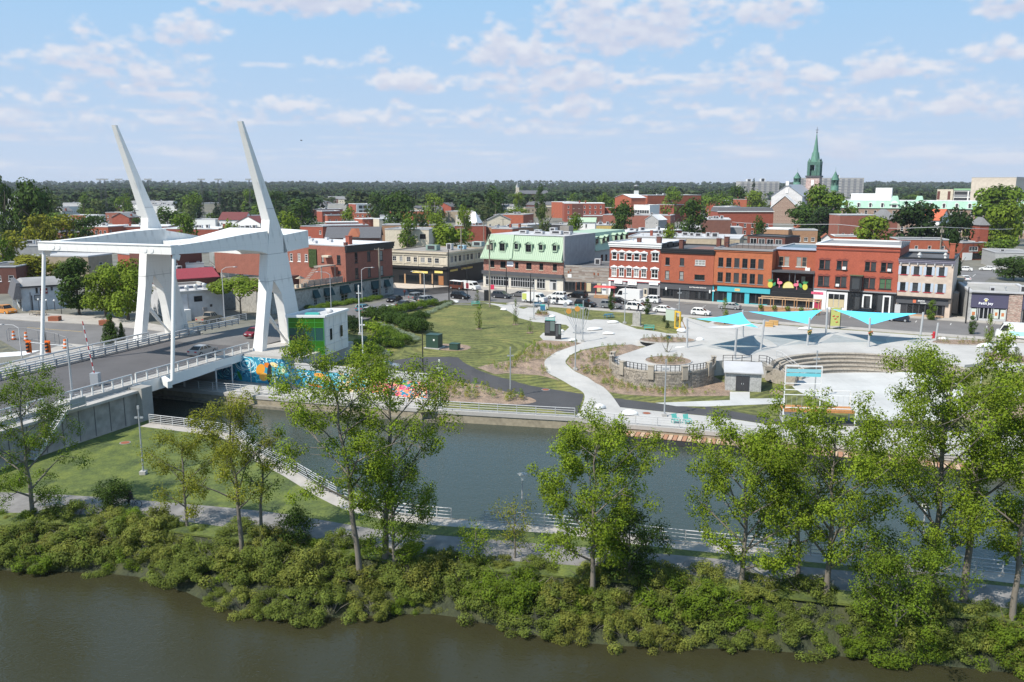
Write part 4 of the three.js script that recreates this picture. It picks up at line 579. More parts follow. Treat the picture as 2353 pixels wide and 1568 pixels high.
// --- row of brick shops on the main street, left to right ---
{// white-trimmed red brick
const A=fac(vx(b5,125)),B=fac(vx(b5,838)),h=hAt(A,b5(115,150)[1]);
const b=new Bld('brick_building','red brick building with white pedimented windows and white cornice at the left of the row',A,B,17,h,m.brick,{});
b.row(b5,0,5,[168,280,238,388],[582,300,656,406],wTrim);b.wpx(b5,0,728,288,820,414,wTrim2);
b.row(b5,0,5,[165,495,232,622],[580,515,650,640],wTrim2);b.wpx(b5,0,722,520,812,652,wTrim2);
const v0=b.loc(b5(125,205))[1];cornice(b,m.white,v0,h+.1,.6);const s1=b.loc(b5(130,655))[1];b.panel('cornice',0,-.1,s1-.25,b.w+.1,s1+.2,0,.35,m.white);b.panel('red_band',0,-.1,s1-.42,b.w+.1,s1-.25,0,.3,m.red);
b.panel('pier',0,0,0,.5,s1-.45,0,.2,m.white);b.panel('shop_wall',0,.5,0,b.w,s1-.45,0,.04,m.grey);
for (const [x0,x1,t] of [[210,320,''],[398,520,'A.B.B'],[695,820,'BOUTIQUE']])b.text(t,b5,0,x0,x0<300?668:682,x1,x0<300?725:745,'#f4f4f4','#9aa0c8','bold',.3);
b.px('shop_sign_panel',b5,0,330,672,365,735,.04,.2,m.lightGrey);const top=s1-1.6;
for (const [x0,x1] of [[150,370],[380,520],[690,800]]){const u0=b.loc(b5(x0,800))[0],u1=b.loc(b5(x1,800))[0];b.panel('shop_window',0,u0,.5,u1,top,.05,.1,m.glass);for (let k=0;k<=3;k++)b.panel('shop_mullion',0,lerp(u0,u1,k/3)-.05,.4,lerp(u0,u1,k/3)+.05,top,.1,.16,m.black);}
b.px('door',b5,0,615,790,665,905,.05,.12,m.cream);b.px('door_glass',b5,0,625,805,655,870,.12,.13,m.glass2);
b.walls();b.flatRoof(m.roofWhite,{cap:m.lightGrey});b.chimney(b.w*.42,-5,.9,.9);b.chimney(b.w*.84,-4,1,1.4);b.vent(b.w*.2,-8);b.vent(b.w*.6,-10);
}
{// plain red brick with black shop
const A=fac(vx(b5,840)),B=fac(vx(b5,1573)),h=hAt(A,b5(850,240)[1]);
const b=new Bld('brick_building','red brick building with black cornice above a long black shop front',A,B,17,h,m.brick2);
const bs={f:m.black,sill:m.grey,arch:true,pane:[m.glass]},bw={f:m.black,sill:m.grey,arch:true,pane:[m.curtain]};
b.wpx(b5,0,920,355,976,466,bs);b.wpx(b5,0,1122,365,1179,475,{...bs,pane:[m.glass2]});b.wpx(b5,0,1335,388,1475,472,{f:m.white,sill:m.grey,bars:[3,2],pane:[m.curtain]});
b.wpx(b5,0,915,540,970,660,bw);b.wpx(b5,0,1115,550,1171,672,bw);b.wpx(b5,0,1326,595,1466,678,{f:m.black,sill:m.grey,bars:[2,2],pane:[m.glass]});
cornice(b,m.black,b.loc(b5(850,290))[1],h+.1,.45);
const v1=b.loc(b5(840,712))[1],vs=b.loc(b5(840,790))[1];b.panel('sign_band',0,0,vs,b.w,v1,0,.25,m.charcoal);b.panel('cornice',0,-.05,v1,b.w+.05,v1+.2,0,.35,m.black);b.panel('shop_wall',0,0,0,b.w,vs,0,.02,m.black);
b.text('Les Tournées Gâte-Co',b5,0,1245,752,1505,802,'#3d3d48','#f2efe4','italic bold',.27);
shop(b,.5,3.4,vs-.2,3,m.dark);shop(b,4.6,7.2,vs-.2,2,m.dark,{panes:[m.glass2]});shop(b,8.4,b.w-.3,vs-.2,6,m.black,{panes:[m.glass,m.glass2,m.glass]});
b.px('hanging_sign',b5,0,925,770,944,810,.3,.38,m.white);b.px('hanging_sign',b5,0,1538,812,1556,855,.3,.38,m.white);
b.walls();b.flatRoof(m.roofDark,{cap:m.black});
for (let i=0;i<4;i++)part(b.g,'stepped_parapet',box(-.15,h-.2,-3-i*3.6,.3,h+1.2-i*.1+(i===1?.3:0),-i*3.6-.2),m.black);b.chimney(b.w*.3,-3,.9,2);b.chimney(b.w*.93,-6,.9,2.4);part(b.g,'shingle_roof',box(b.w*.52,h+.02,-9,b.w-.3,h+.3,-.4),M(.2,.11,.09,{t:'shingle',s:3}));
}
{// six bays of arched windows, turquoise shop
const A=fac(vx(b5,1578)),B=fac(vx(z4,1111)),h=hAt(A,b5(1590,235)[1]);
const b=new Bld('brick_building','orange brick building with two rows of six dark arched windows above a turquoise shop',A,B,18,h,M(.40,.125,.055,{t:'brick',s:3.6}));
const s={f:m.dark,sill:m.grey,arch:true,bars:[2,2],pane:[m.glass,m.glass,m.glass2]};
b.row(b5,0,6,[1662,356,1727,490],[2222,382,2291,520],s);b.row(b5,0,6,[1652,560,1720,698],[2214,592,2281,740],s);
b.panel('cornice',0,-.1,h-.5,b.w+.1,h-.15,0,.16,b.wall);b.panel('cornice',0,-.15,h-.12,b.w+.15,h+.3,0,.35,m.grey);
const v1=b.loc(b5(1640,752))[1],v0=b.loc(b5(1640,822))[1];b.panel('sign_band',0,1.1,v0,b.w,v1,0,.5,m.teal);b.panel('cornice',0,0,v1,b.w,v1+.2,0,.55,m.black);b.panel('shop_wall',0,0,0,b.w,v0,0,.02,m.black);
b.panel('pier',0,0,0,.25,v1,.02,.3,m.teal);b.text('ÉPICES',b5,0,1900,788,1970,828,'#d8c488','#b04838','bold',.55);
for (const [x0,x1] of [[1788,1842],[2035,2090]])b.px('pier',b5,0,x0,840,x1,1030,.02,.3,m.teal);
b.px('stall_riser',b5,0,1645,955,1790,1000,.02,.2,m.teal);b.px('stall_riser',b5,0,2085,1000,2345,1040,.02,.2,m.teal);
b.px('shop_window',b5,0,1665,830,1788,955,.02,.06,m.glass);b.px('shop_window',b5,0,1850,845,2030,1010,.02,.05,m.glass);b.px('shop_window',b5,0,2095,860,2345,1000,.02,.06,m.glass);b.px('hanging_sign',b5,0,1580,812,1616,832,.3,.36,m.white);
for (const x of [1725,1905,1965,2180,2260])b.px('shop_mullion',b5,0,x,850,x+8,1000,.06,.12,m.dark);
b.walls();b.flatRoof(m.roofGrey,{cap:m.grey});
part(b.g,'roof_deck',box(2,h+.05,-12,b.w-.4,h+.22,-1),m.woodDk);
part(b.g,'deck_rail',gb((g)=>{for (const y of [.6,1.15])g.tube([[2,h+.2+y,-9],[2,h+.2+y,-1.2],[b.w-.5,h+.2+y,-1.2]],.035,5);for (let i=0;i<9;i++)g.tube([[2+i*(b.w-2.5)/8,h+.2,-1.2],[2+i*(b.w-2.5)/8,h+1.4,-1.2]],.035,5);}),m.black);
b.chimney(.6,-7,1,2.2);
}
{// set back upper floor with flamingo sign
const A=fac(vx(z4,1113),-3.4),B=fac(vx(z4,1390),-3.4),h=hAt(A,b6(300,345)[1]);
const b=new Bld('brick_building','brick building with black porch and flamingo, pineapple and lemon cut-outs on it',A,B,16,h,m.brick2);
const s={f:m.tan,sill:m.white,arch:true,pane:[m.curtain,m.curtain,m.glass,m.glass2]};
for (const q of [[385,452,440,590],[462,455,520,592],[632,462,688,600],[708,464,766,602]])b.wpx(b6,0,...q,s);
b.panel('cornice',0,0,h-.1,b.w,h+.35,0,.3,M(.35,.42,.55,{rough:.5}));
const F1=3.4,vR=b.loc(b6(300,650),0,F1)[1],vB=b.loc(b6(300,880),0,F1)[1],vG=b.loc(b6(300,1000),0,F1)[1];
b.panel('porch_roof',0,-.05,vR-.35,b.w,vR,0,F1+.35,m.charcoal);b.panel('porch_floor',0,0,vB-1.2,b.w,vB-.9,0,F1,m.black);
b.panel('porch_wall',0,0,vB-.9,b.w,vR-.35,0,.05,m.brickDk);b.panel('balcony_front',0,0,vB-.9,b.w,vB+.15,F1-.12,F1,m.black);
for (const u of [.12,b.w*.42,b.w*.55,b.w-.12])b.panel('porch_post',0,u-.1,vB,u+.1,vR-.35,F1-.25,F1-.05,m.charcoal);
b.panel('shop_wall',0,0,0,b.w,vB-1.2,0,F1-.4,m.black);b.panel('awning',0,0,vB-2,b.w,vB-1.0,F1-.4,F1+.5,m.black);
for (let k=0;k<5;k++)b.panel('shop_window',0,.4+k*(b.w-.8)/5,.7,.2+(k+1)*(b.w-.8)/5,vB-2.2,F1-.4,F1-.34,m.glass);
b.px('door',b6,0,700,735,745,830,.06,.1,m.cream);
// flat cut-out signs, fixed to the balcony front
const O=F1+.02,cut=(name,px,mat,o=0)=>part(b.g,name,gb((g)=>{g.m=b.mat(0);g.plate(px.map((p)=>b.loc(b6(...p),0,O)),O+o,O+o+.08);}),mat),el=(x,y,rx,ry,n=16,a0=0,a1=6.283)=>Array.from({length:n},(_,i)=>{const a=a0+(a1-a0)*i/(n-(a1-a0>6?0:1));return [x+rx*Math.cos(a),y+ry*Math.sin(a)];});
const yel=M(.55,.52,.08,{rough:.6}),lime=M(.66,.58,.26,{rough:.6}),pk=M(.72,.16,.24,{rough:.6}),lf=M(.05,.26,.10,{rough:.6});
for (const [x,y] of [[260,850],[747,882]]){cut('pineapple_sign',el(x,y,36,44),yel);for (let k=-2;k<=2;k++)cut('pineapple_leaf',[[x-10+k*5,y-40],[x+k*20-8,y-72],[x+k*22,y-92+Math.abs(k)*12],[x+10+k*5,y-40]],lf,.02+k*.004);}
cut('lemon_sign',el(512,898,72,84,18,Math.PI,Math.PI*2),lime);cut('lemon_rind',[...el(512,898,78,90,18,Math.PI,Math.PI*2),...el(512,898,72,84,18,Math.PI,Math.PI*2).reverse()],yel,.01);
cut('leaf_sign',[[295,865],[300,830],[335,808],[335,850],[315,868]],lf);cut('leaf_sign',[[655,835],[690,835],[712,870],[695,897],[668,880]],lf);
for (const [x,y,s] of [[385,815,1],[628,845,-1]]){cut('flamingo_body',el(x+8*s,y+8,38,22,14),pk);cut('flamingo_neck',[[x-20*s,y+6],[x-26*s,y-22],[x-12*s,y-38],[x-16*s,y-50],[x-4*s,y-52],[x-2*s,y-34],[x-14*s,y-18],[x-8*s,y+2]],pk,.015);cut('flamingo_beak',[[x-16*s,y-50],[x-30*s,y-46],[x-28*s,y-38],[x-14*s,y-44]],m.white,.02);cut('flamingo_leg',[[x-2,y+26],[x+4,y+26],[x+6,y+72],[x-10,y+76],[x-2,y+68]],pk,-.02);}
b.px('air_conditioner',b6,0,758,612,822,655,.05,.6,m.white);
b.walls();b.flatRoof(M(.11,.16,.2,{t:'roof',s:8}),{cap:m.lightGrey});
}
{// large brick block
const A=fac(vx(z4,1391)),B=fac(vx(z4,1929)),h=hAt(A,b6(860,285)[1]);
const b=new Bld('brick_building','large red brick block with paired arched windows and a dark bay window',A,B,17,h,M(.36,.088,.05,{t:'brick',s:3.6}));
const hd=(g,W,H)=>{g.plate([[-W/2-.12,H-.1],[W/2+.12,H-.1],[W/2+.12,H+.15],[W*.2,H+.32],[0,H+.42],[-W*.2,H+.32],[-W/2-.12,H+.15]],-.02,.07);};
const s={f:m.dark,sill:m.black,arch:true,hood:hd,hoodMat:M(.2,.05,.035),pane:[m.glass,m.glass2,m.glass,m.glass2]},sg={...s,pane:[M(.07,.14,.075,{rough:.15})]};
for (const q of [[952,497,1013,632],[1029,499,1091,635],[1195,507,1256,640],[1275,510,1337,645],[1591,524,1651,656],[1675,527,1736,660],[1815,533,1879,668],[1903,537,1967,673],[932,717,998,869],[1014,720,1081,873],[1172,727,1239,880],[1255,730,1321,885],[1568,747,1636,901],[1655,750,1721,906]])b.wpx(b6,0,...q,s);
for (const q of [[1795,760,1863,912],[1880,762,1949,916]])b.wpx(b6,0,...q,sg);
for (const q of [[1272,598,1322,640],[1905,628,1952,665],[1180,838,1226,875]])b.px('air_conditioner',b6,0,...q,.0,.35,m.white);
{const a=b.loc(b6(1392,720)),c=b.loc(b6(1545,930));const bay=b.panel('bay_window',0,a[0],c[1]-.2,c[0],a[1],.0,1.0,m.black);part(bay,'pane',gb((g)=>{g.m=b.mat(0);g.box(a[0]+.45,c[1]+.3,1.0,c[0]-.45,a[1]-.5,1.03);}),m.glass2);b.panel('bay_roof',0,a[0]-.15,a[1],c[0]+.15,a[1]+.15,0,1.15,M(.09,.1,.05));}
b.panel('cornice',0,-.1,h-1.05,b.w+.1,h-.85,0,.14,M(.2,.05,.035));b.panel('cornice',0,-.1,h-.3,b.w+.1,h-.1,0,.2,b.wall);b.panel('cap',0,-.15,h-.08,b.w+.15,h+.3,-.3,.3,m.white);
const v1=b.loc(b6(850,895))[1];b.panel('cornice',0,0,v1-.25,b.w,v1,0,.4,m.grey);b.panel('shop_wall',0,0,0,b.w,v1-.25,0,.03,m.black);
{const a=b.loc(b6(832,910)),c=b.loc(b6(1032,1195));b.panel('shop_frame',0,.0,.1,c[0],v1-.3,.03,.25,m.white);b.panel('shop_door',0,.3,.12,c[0]-.8,v1-2.3,.25,.3,M(.35,.03,.07,{rough:.5}));b.panel('door_arch',0,.7,v1-3.2,c[0]-1.2,v1-2.5,.3,.32,m.black);b.text('illusion',b6,0,838,945,1003,990,'#e0607e','#4a1020','bold',.3);}
{const u0=b.loc(b6(1045,1100))[0],u1=b.loc(b6(1338,1100))[0];b.panel('shop_frame',0,u0,.1,u1,v1-.6,.03,.2,m.white);for (let k=0;k<3;k++){const a=lerp(u0+.4,u1-.5,k/3),c=lerp(u0+.4,u1-.5,(k+1)/3)-.08;b.panel('shop_window',0,a,.7,c,v1-1.0,.2,.23,m.glass);b.panel('paper_blind',0,a+.03,.7,c-.03,v1-2.1,.23,.25,m.paper);}}
{const u0=b.loc(b6(1345,1100))[0];shop(b,u0+.1,b.w-.4,v1-.6,8,m.black,{panes:[m.glass,m.glass2]});for (const [x0,x1] of [[1555,1690],[1842,1955]]){const p=b.loc(b6(x0,1000)),q=b.loc(b6(x1,1000));for (const u of [p[0],q[0]-.3])b.panel('pier',0,u,.1,u+.3,v1-.7,.1,.25,m.white);b.panel('pier',0,p[0],v1-1.0,q[0],v1-.7,.1,.24,m.white);}}
b.walls();b.flatRoof(m.roofGrey,{cap:m.white});
for (let i=0;i<4;i++)part(b.g,'stepped_parapet',box(b.w-.3,h-.3,-3.2-i*3.8,b.w+.2,h+1.1-i*.22,-i*3.8-.1),m.grey);
}
{// pink
const A=fac(vx(z4,1931)),B=fac(vx(z4,2283)),h=hAt(A,a8(575,30)[1]);
const b=new Bld('pink_building','pale pink rendered building with light blue shutters above a grey restaurant front',A,B,15,h,m.pink);
const s={f:m.black,sill:m.red,arch:true,pane:[m.glass,m.glass2]},sh=M(.42,.48,.56,{rough:.6});
for (const [p,q] of [[[636,136,718,260],[1164,157,1248,285]],[[619,364,699,490],[1142,392,1226,520]]])for (let i=0;i<4;i++){const r=p.map((v,k)=>lerp(v,q[k],i/3));b.wpx(a8,0,...r,s);b.px('shutter',a8,0,r[0]-30,r[1]+2,r[0]-3,r[3]-2,.0,.06,sh);b.px('shutter',a8,0,r[2]+3,r[1]+2,r[2]+32,r[3]-2,.0,.06,sh);}
cornice(b,M(.2,.19,.24),h-.9,h-.1,.45);b.panel('cap',0,-.1,h-.08,b.w+.1,h+.28,-.3,.5,m.black);for (let i=0;i<7;i++)b.panel('bracket',0,.2+i*(b.w-.6)/6,h-1.25,.4+i*(b.w-.6)/6,h-.8,0,.3,m.lightGrey);
const v1=b.loc(a8(540,550))[1],v0=b.loc(a8(540,650))[1];b.panel('cornice',0,-.2,v1-.3,b.w+.1,v1,0,.6,m.black);b.panel('sign_band',0,0,v0,b.w-.4,v1-.35,0,.3,m.charcoal);
b.text('BASTUS',a8,0,850,607,992,650,'#43444c','#ffffff','bold',.34);b.px('sign_disc',a8,0,806,610,846,656,.3,.36,M(.62,.16,.08,{rough:.5}));b.px('sign_strip',a8,0,905,652,990,666,.3,.33,m.white);
b.panel('shop_wall',0,.5,0,b.w-.9,v0,.01,.05,m.dark);shop(b,2.0,b.w-1.2,v0-.15,6,m.charcoal,{panes:[m.glass,m.glass2,m.glass]});b.px('door',a8,0,552,675,622,800,.06,.12,m.lightGrey);
b.panel('step',0,1.5,.1,b.w-1,.4,.12,.9,M(.42,.28,.18));
b.walls();b.flatRoof(m.roofDark,{cap:m.black});b.chimney(b.w-.6,-2,.9,3.0,m.brick2);b.vent(3.4,-2,.6,.5,m.white);b.vent(8,-3,.7,.45,m.white);
part(b.g,'annex',box(b.w-6,0,-22,b.w+1.2,h*.55,-15.02),m.tan);part(b.g,'side_box',box(b.w+.01,0,-13,b.w+1.0,4.2,-8),m.pink);
}
// --- green mansard block at the corner ---
{
const A=G(b4(165,772)),B=G(b4(1277,852)),hE=hAt(A,b4(160,345)[1]),hT=hAt(A,b4(210,30)[1]);
const bk=V3(B.z-A.z,0,-(B.x-A.x)).normalize(),dep=depthTo(B,bk,hT-.5,vx(b4,1722));
const b=new Bld('mansard_building','corner building with pale green metal mansard roof and dormers over brick and cream floors',A,B,dep,hE,m.brickOld);
const s={f:m.black,sill:m.cream,bars:[2,2],pane:[m.glass]};
for (const q of [[258,402,313,498],[397,410,471,508],[601,422,651,516],[760,430,833,526],[944,438,996,536],[1132,447,1189,548]])b.wpx(b4,0,...q,s);
b.text('Maison',b4,0,492,410,580,484,'#eceaf0','#b0b0c8','bold',.1);
const vC=b.loc(b4(165,575))[1],gr=M(.56,.525,.46,{t:'speck',s:4});
b.panel('ground_floor',0,-.05,0,b.w+.05,vC-.1,0,.18,gr);b.panel('canopy',0,-.2,vC-.1,b.w+.1,vC+.75,.0,.75,m.charcoal);
for (const [x0,y0,x1,y1,n] of [[200,615,518,756,9],[552,636,880,782,10],[916,656,1028,792,3]]){const p=b.loc(b4(x0,y0)),q=b.loc(b4(x1,y1));const fw=b.panel('window',0,p[0],q[1],q[0],p[1],.18,.2,m.glass);part(fw,'frame',gb((g)=>{g.m=b.mat(0);for (let i=0;i<=n;i++)g.box(lerp(p[0],q[0],i/n)-.05,q[1],.2,lerp(p[0],q[0],i/n)+.05,p[1],.25);const vm=lerp(q[1],p[1],.68);g.box(p[0],vm-.05,.2,q[0],vm+.05,.245);g.box(p[0],q[1]-.05,.2,q[0],q[1]+.05,.245);}),m.lightGrey);b.panel('sill',0,p[0]-.1,q[1]-.2,q[0]+.1,q[1]-.06,.18,.32,m.paleConc);}
b.px('door',b4,0,1092,668,1192,815,.18,.22,m.lightGrey);b.px('door_glass',b4,0,1140,710,1180,810,.22,.24,m.glass2);b.px('door_glass',b4,0,1098,672,1188,700,.22,.24,m.glass);
b.walls(-.4);
// mansard: a steep ribbed slope, a projecting part at the left
const{w,d}=b,in0=1.5,uL=b.loc(b4(556,350))[0],eave=.55;
part(b.g,'mansard_roof',gb((g)=>{const slab=(u0,u1,o,e)=>g.hex([[u0-e,hE-.1,o+eave],[u1+e,hE-.1,o+eave],[u1+e,hE-.1,-d+.1],[u0-e,hE-.1,-d+.1]],[[u0+(e?in0:0),hT,o-in0],[u1,hT,o-in0],[u1,hT,-d+.1],[u0+(e?in0:0),hT,-d+.1]]);slab(0,uL,.35,.5);slab(uL+.02,w-.3,0,0);}),m.mint);
part(b.g,'roof_rib',gb((g)=>{for (let u=.2;u<w-.3;u+=.55){const o=u<uL?.35:0,e=u<uL?-.0:0;const x1=u<1.6?lerp(u,u+in0*.8,.6):u;g.beam([u+e,hE-.05,o+eave+.03],[x1,hT,o-in0+.03],.05,.05,[0,0,1]);}}),m.mint);
b.panel('gutter',0,-.4,hE-.45,uL,hE-.08,0,.75+.35,m.mint);b.panel('gutter',0,uL,hE-.45,w,hE-.08,0,.72,m.mint);
part(b.g,'roof',box(1.4,hT-.02,-d,w-.2,hT+.06,-1.3),m.roofLight);part(b.g,'party_wall',box(w-.25,-.3,-d-.1,w+.1,hT+.15,-.2),m.greyWall);
part(b.g,'graffiti',gb((g)=>{g.m=b.mat(1,0,0,.105);for (let i=0;i<4;i++)g.plate([[.9+i*.5,hE-4.2],[1.2+i*.5,hE-4.4],[1.35+i*.5,hE-2.8+(i & 1)*.8],[1.1+i*.5,hE-2.4]],0,.01);}),M(.06,.06,.12));
for (const [x0,y0,x1,y1,o] of [[258,160,296,262,.35],[388,165,460,265,.35],[598,172,646,240,0],[754,182,828,280,0],[940,187,990,252,0],[1134,194,1183,263,0]]){
const p=b.loc(b4(x0,y0),0,o),q=b.loc(b4(x1,y1),0,o),uc=(p[0]+q[0])/2,ww=(q[0]-p[0])/2+.22;
const dm=part(b.g,'dormer',gb((g)=>{const z1=o+.12,z0=o-1.6;g.box(uc-ww,q[1]-.25,z0,uc-ww+.2,p[1]+.15,z1);g.box(uc+ww-.2,q[1]-.25,z0,uc+ww,p[1]+.15,z1);g.box(uc-ww+.2,q[1]-.35,z0,uc+ww-.2,q[1]-.02,z1);const r=ww+.2;for (const s of [-1,1])g.hex(s<0?[[uc-r,p[1]+.1,z1+.2],[uc,p[1]+.75,z1+.2],[uc,p[1]+.75,z0],[uc-r,p[1]+.1,z0]]:[[uc,p[1]+.75,z1+.2],[uc+r,p[1]+.1,z1+.2],[uc+r,p[1]+.1,z0],[uc,p[1]+.75,z0]],s<0?[[uc-r,p[1]+.22,z1+.2],[uc,p[1]+.88,z1+.2],[uc,p[1]+.88,z0],[uc-r,p[1]+.22,z0]]:[[uc,p[1]+.88,z1+.2],[uc+r,p[1]+.22,z1+.2],[uc+r,p[1]+.22,z0],[uc,p[1]+.88,z0]]);g.plate([[uc-ww,p[1]+.15],[uc+ww,p[1]+.15],[uc,p[1]+.72]],z1-.05,z1);}),m.mint);
part(dm,'pane',box(uc-ww+.2,q[1],o-.1,uc+ww-.2,p[1]+.15,o-.02),m.glass);part(dm,'frame',gb((g)=>{g.box(uc-.04,q[1],o-.02,uc+.04,p[1]+.12,o+.04);const y=(p[1]+q[1])/2;g.box(uc-ww+.2,y-.04,o-.02,uc+ww-.2,y+.04,o+.035);}),m.dark);
}
b.h=hT+.05;for (const [u,z,W,H] of [[8.5,-6,2.2,.7],[11,-9,1.5,.8],[13,-6,2.6,.6],[15.5,-9,1.6,1.4],[17.5,-7,3,.8],[20,-8,2.2,.6],[7,-9,1.4,.5]])b.unit(u,z,W,H,1.4,(u*10) % 3<1?m.roofGrey:m.lightGrey);
part(b.g,'roof_shed',box(16,hT,-14,18.6,hT+2,-11.5),m.roofTan);
// rear wing
const C=B.clone().addScaledVector(bk,dep),D=C.clone().addScaledVector(bk,22),hw=hAt(C,b4(1725,265)[1]);
const r=new Bld('mansard_wing','rear wing with dark shaded green mansard and small dormers behind the corner block',C,D,10,hw,m.paleConc);
for (const q of [[1805,320,1835,415],[1868,315,1895,405]])r.wpx(b4,0,...q,ST.black);r.walls();
part(r.g,'mansard_roof',gb((g)=>g.hex([[0,hw-.05,.35],[r.w,hw-.05,.35],[r.w,hw,-10],[0,hw,-10]],[[0,hT,-1.2],[r.w,hT,-1.2],[r.w,hT,-10],[0,hT,-10]])),m.mint);
for (const [x,y] of [[1735,130],[1825,120],[1885,105],[2000,80],[2075,75],[2150,68]]){const p=r.loc(b4(x-16,y-30),0,-.3),q=r.loc(b4(x+16,y+30),0,-.3),dm=part(r.g,'dormer',gb((g)=>{g.box(p[0]-.15,q[1]-.15,-1.6,q[0]+.15,p[1]+.1,.1);const c=(p[0]+q[0])/2;g.hex([[p[0]-.35,p[1]+.1,.35],[c,p[1]+.6,.35],[c,p[1]+.6,-1.6],[p[0]-.35,p[1]+.1,-1.6]],[[p[0]-.35,p[1]+.2,.35],[c,p[1]+.72,.35],[c,p[1]+.72,-1.6],[p[0]-.35,p[1]+.2,-1.6]]);g.hex([[c,p[1]+.6,.35],[q[0]+.35,p[1]+.1,.35],[q[0]+.35,p[1]+.1,-1.6],[c,p[1]+.6,-1.6]],[[c,p[1]+.72,.35],[q[0]+.35,p[1]+.2,.35],[q[0]+.35,p[1]+.2,-1.6],[c,p[1]+.72,-1.6]]);}),m.mint);part(dm,'pane',box(p[0],q[1],.1,q[0],p[1],.13),m.glass);}
}
{// weathered timber store
const A=G(b4(1283,850)),B=fac(vx(b5,122));const h=hAt(A,b4(1283,482)[1]);
const b=new Bld('timber_store','low store with weathered grey plank front between the green roof and the brick row',A,B,14,h,m.tan);
const v0=b.loc(b4(1283,690))[1],n=11;const pm=[m.woodGrey,M(.30,.255,.22,{t:'wood',s:3}),M(.36,.33,.30,{t:'wood',s:2.6}),M(.26,.21,.18,{t:'wood',s:3.2})];
for (let i=0;i<n;i++)for (let k=0;k<3;k++){const a=lerp(v0,h+.35,i/n),c=lerp(v0,h+.35,(i+1)/n),sh=(i % 3)*.07;b.panel('plank',0,clamp((k/3+(k?sh:0))*b.w,0,b.w)+.01,a+.015,clamp(((k+1)/3+(k<2?sh:0))*b.w,0,b.w),c,.02,.09+((i*5+k*3) % 4)*.012,pm[(i*7+k*5) % 4]);}
b.px('sign_letter',b4,0,1343,588,1398,640,.12,.2,m.white);for (const [x,y] of [[1345,545],[1375,520],[1705,570],[1760,575]])b.px('sign_bracket',b4,0,x,y,x+18,y+34,.12,.2,m.rust);
b.panel('shop_wall',0,0,0,b.w,v0,0,.03,m.greyWall);
const U=(x)=>b.loc(b4(x,780))[0];shop(b,U(1300),U(1450),v0-.1,3,m.dark);shop(b,U(1455),U(1590),v0-.1,2,m.rust);shop(b,U(1595),U(1815),v0-.2,3,m.dark,{panes:[m.paper,m.glass2,m.paper]});b.px('notice',b4,0,1820,730,1880,840,.03,.08,m.white);
b.walls();b.flatRoof(m.roofDark,{cap:m.grey});b.unit(b.w*.62,-6,1.5,1.4);
}
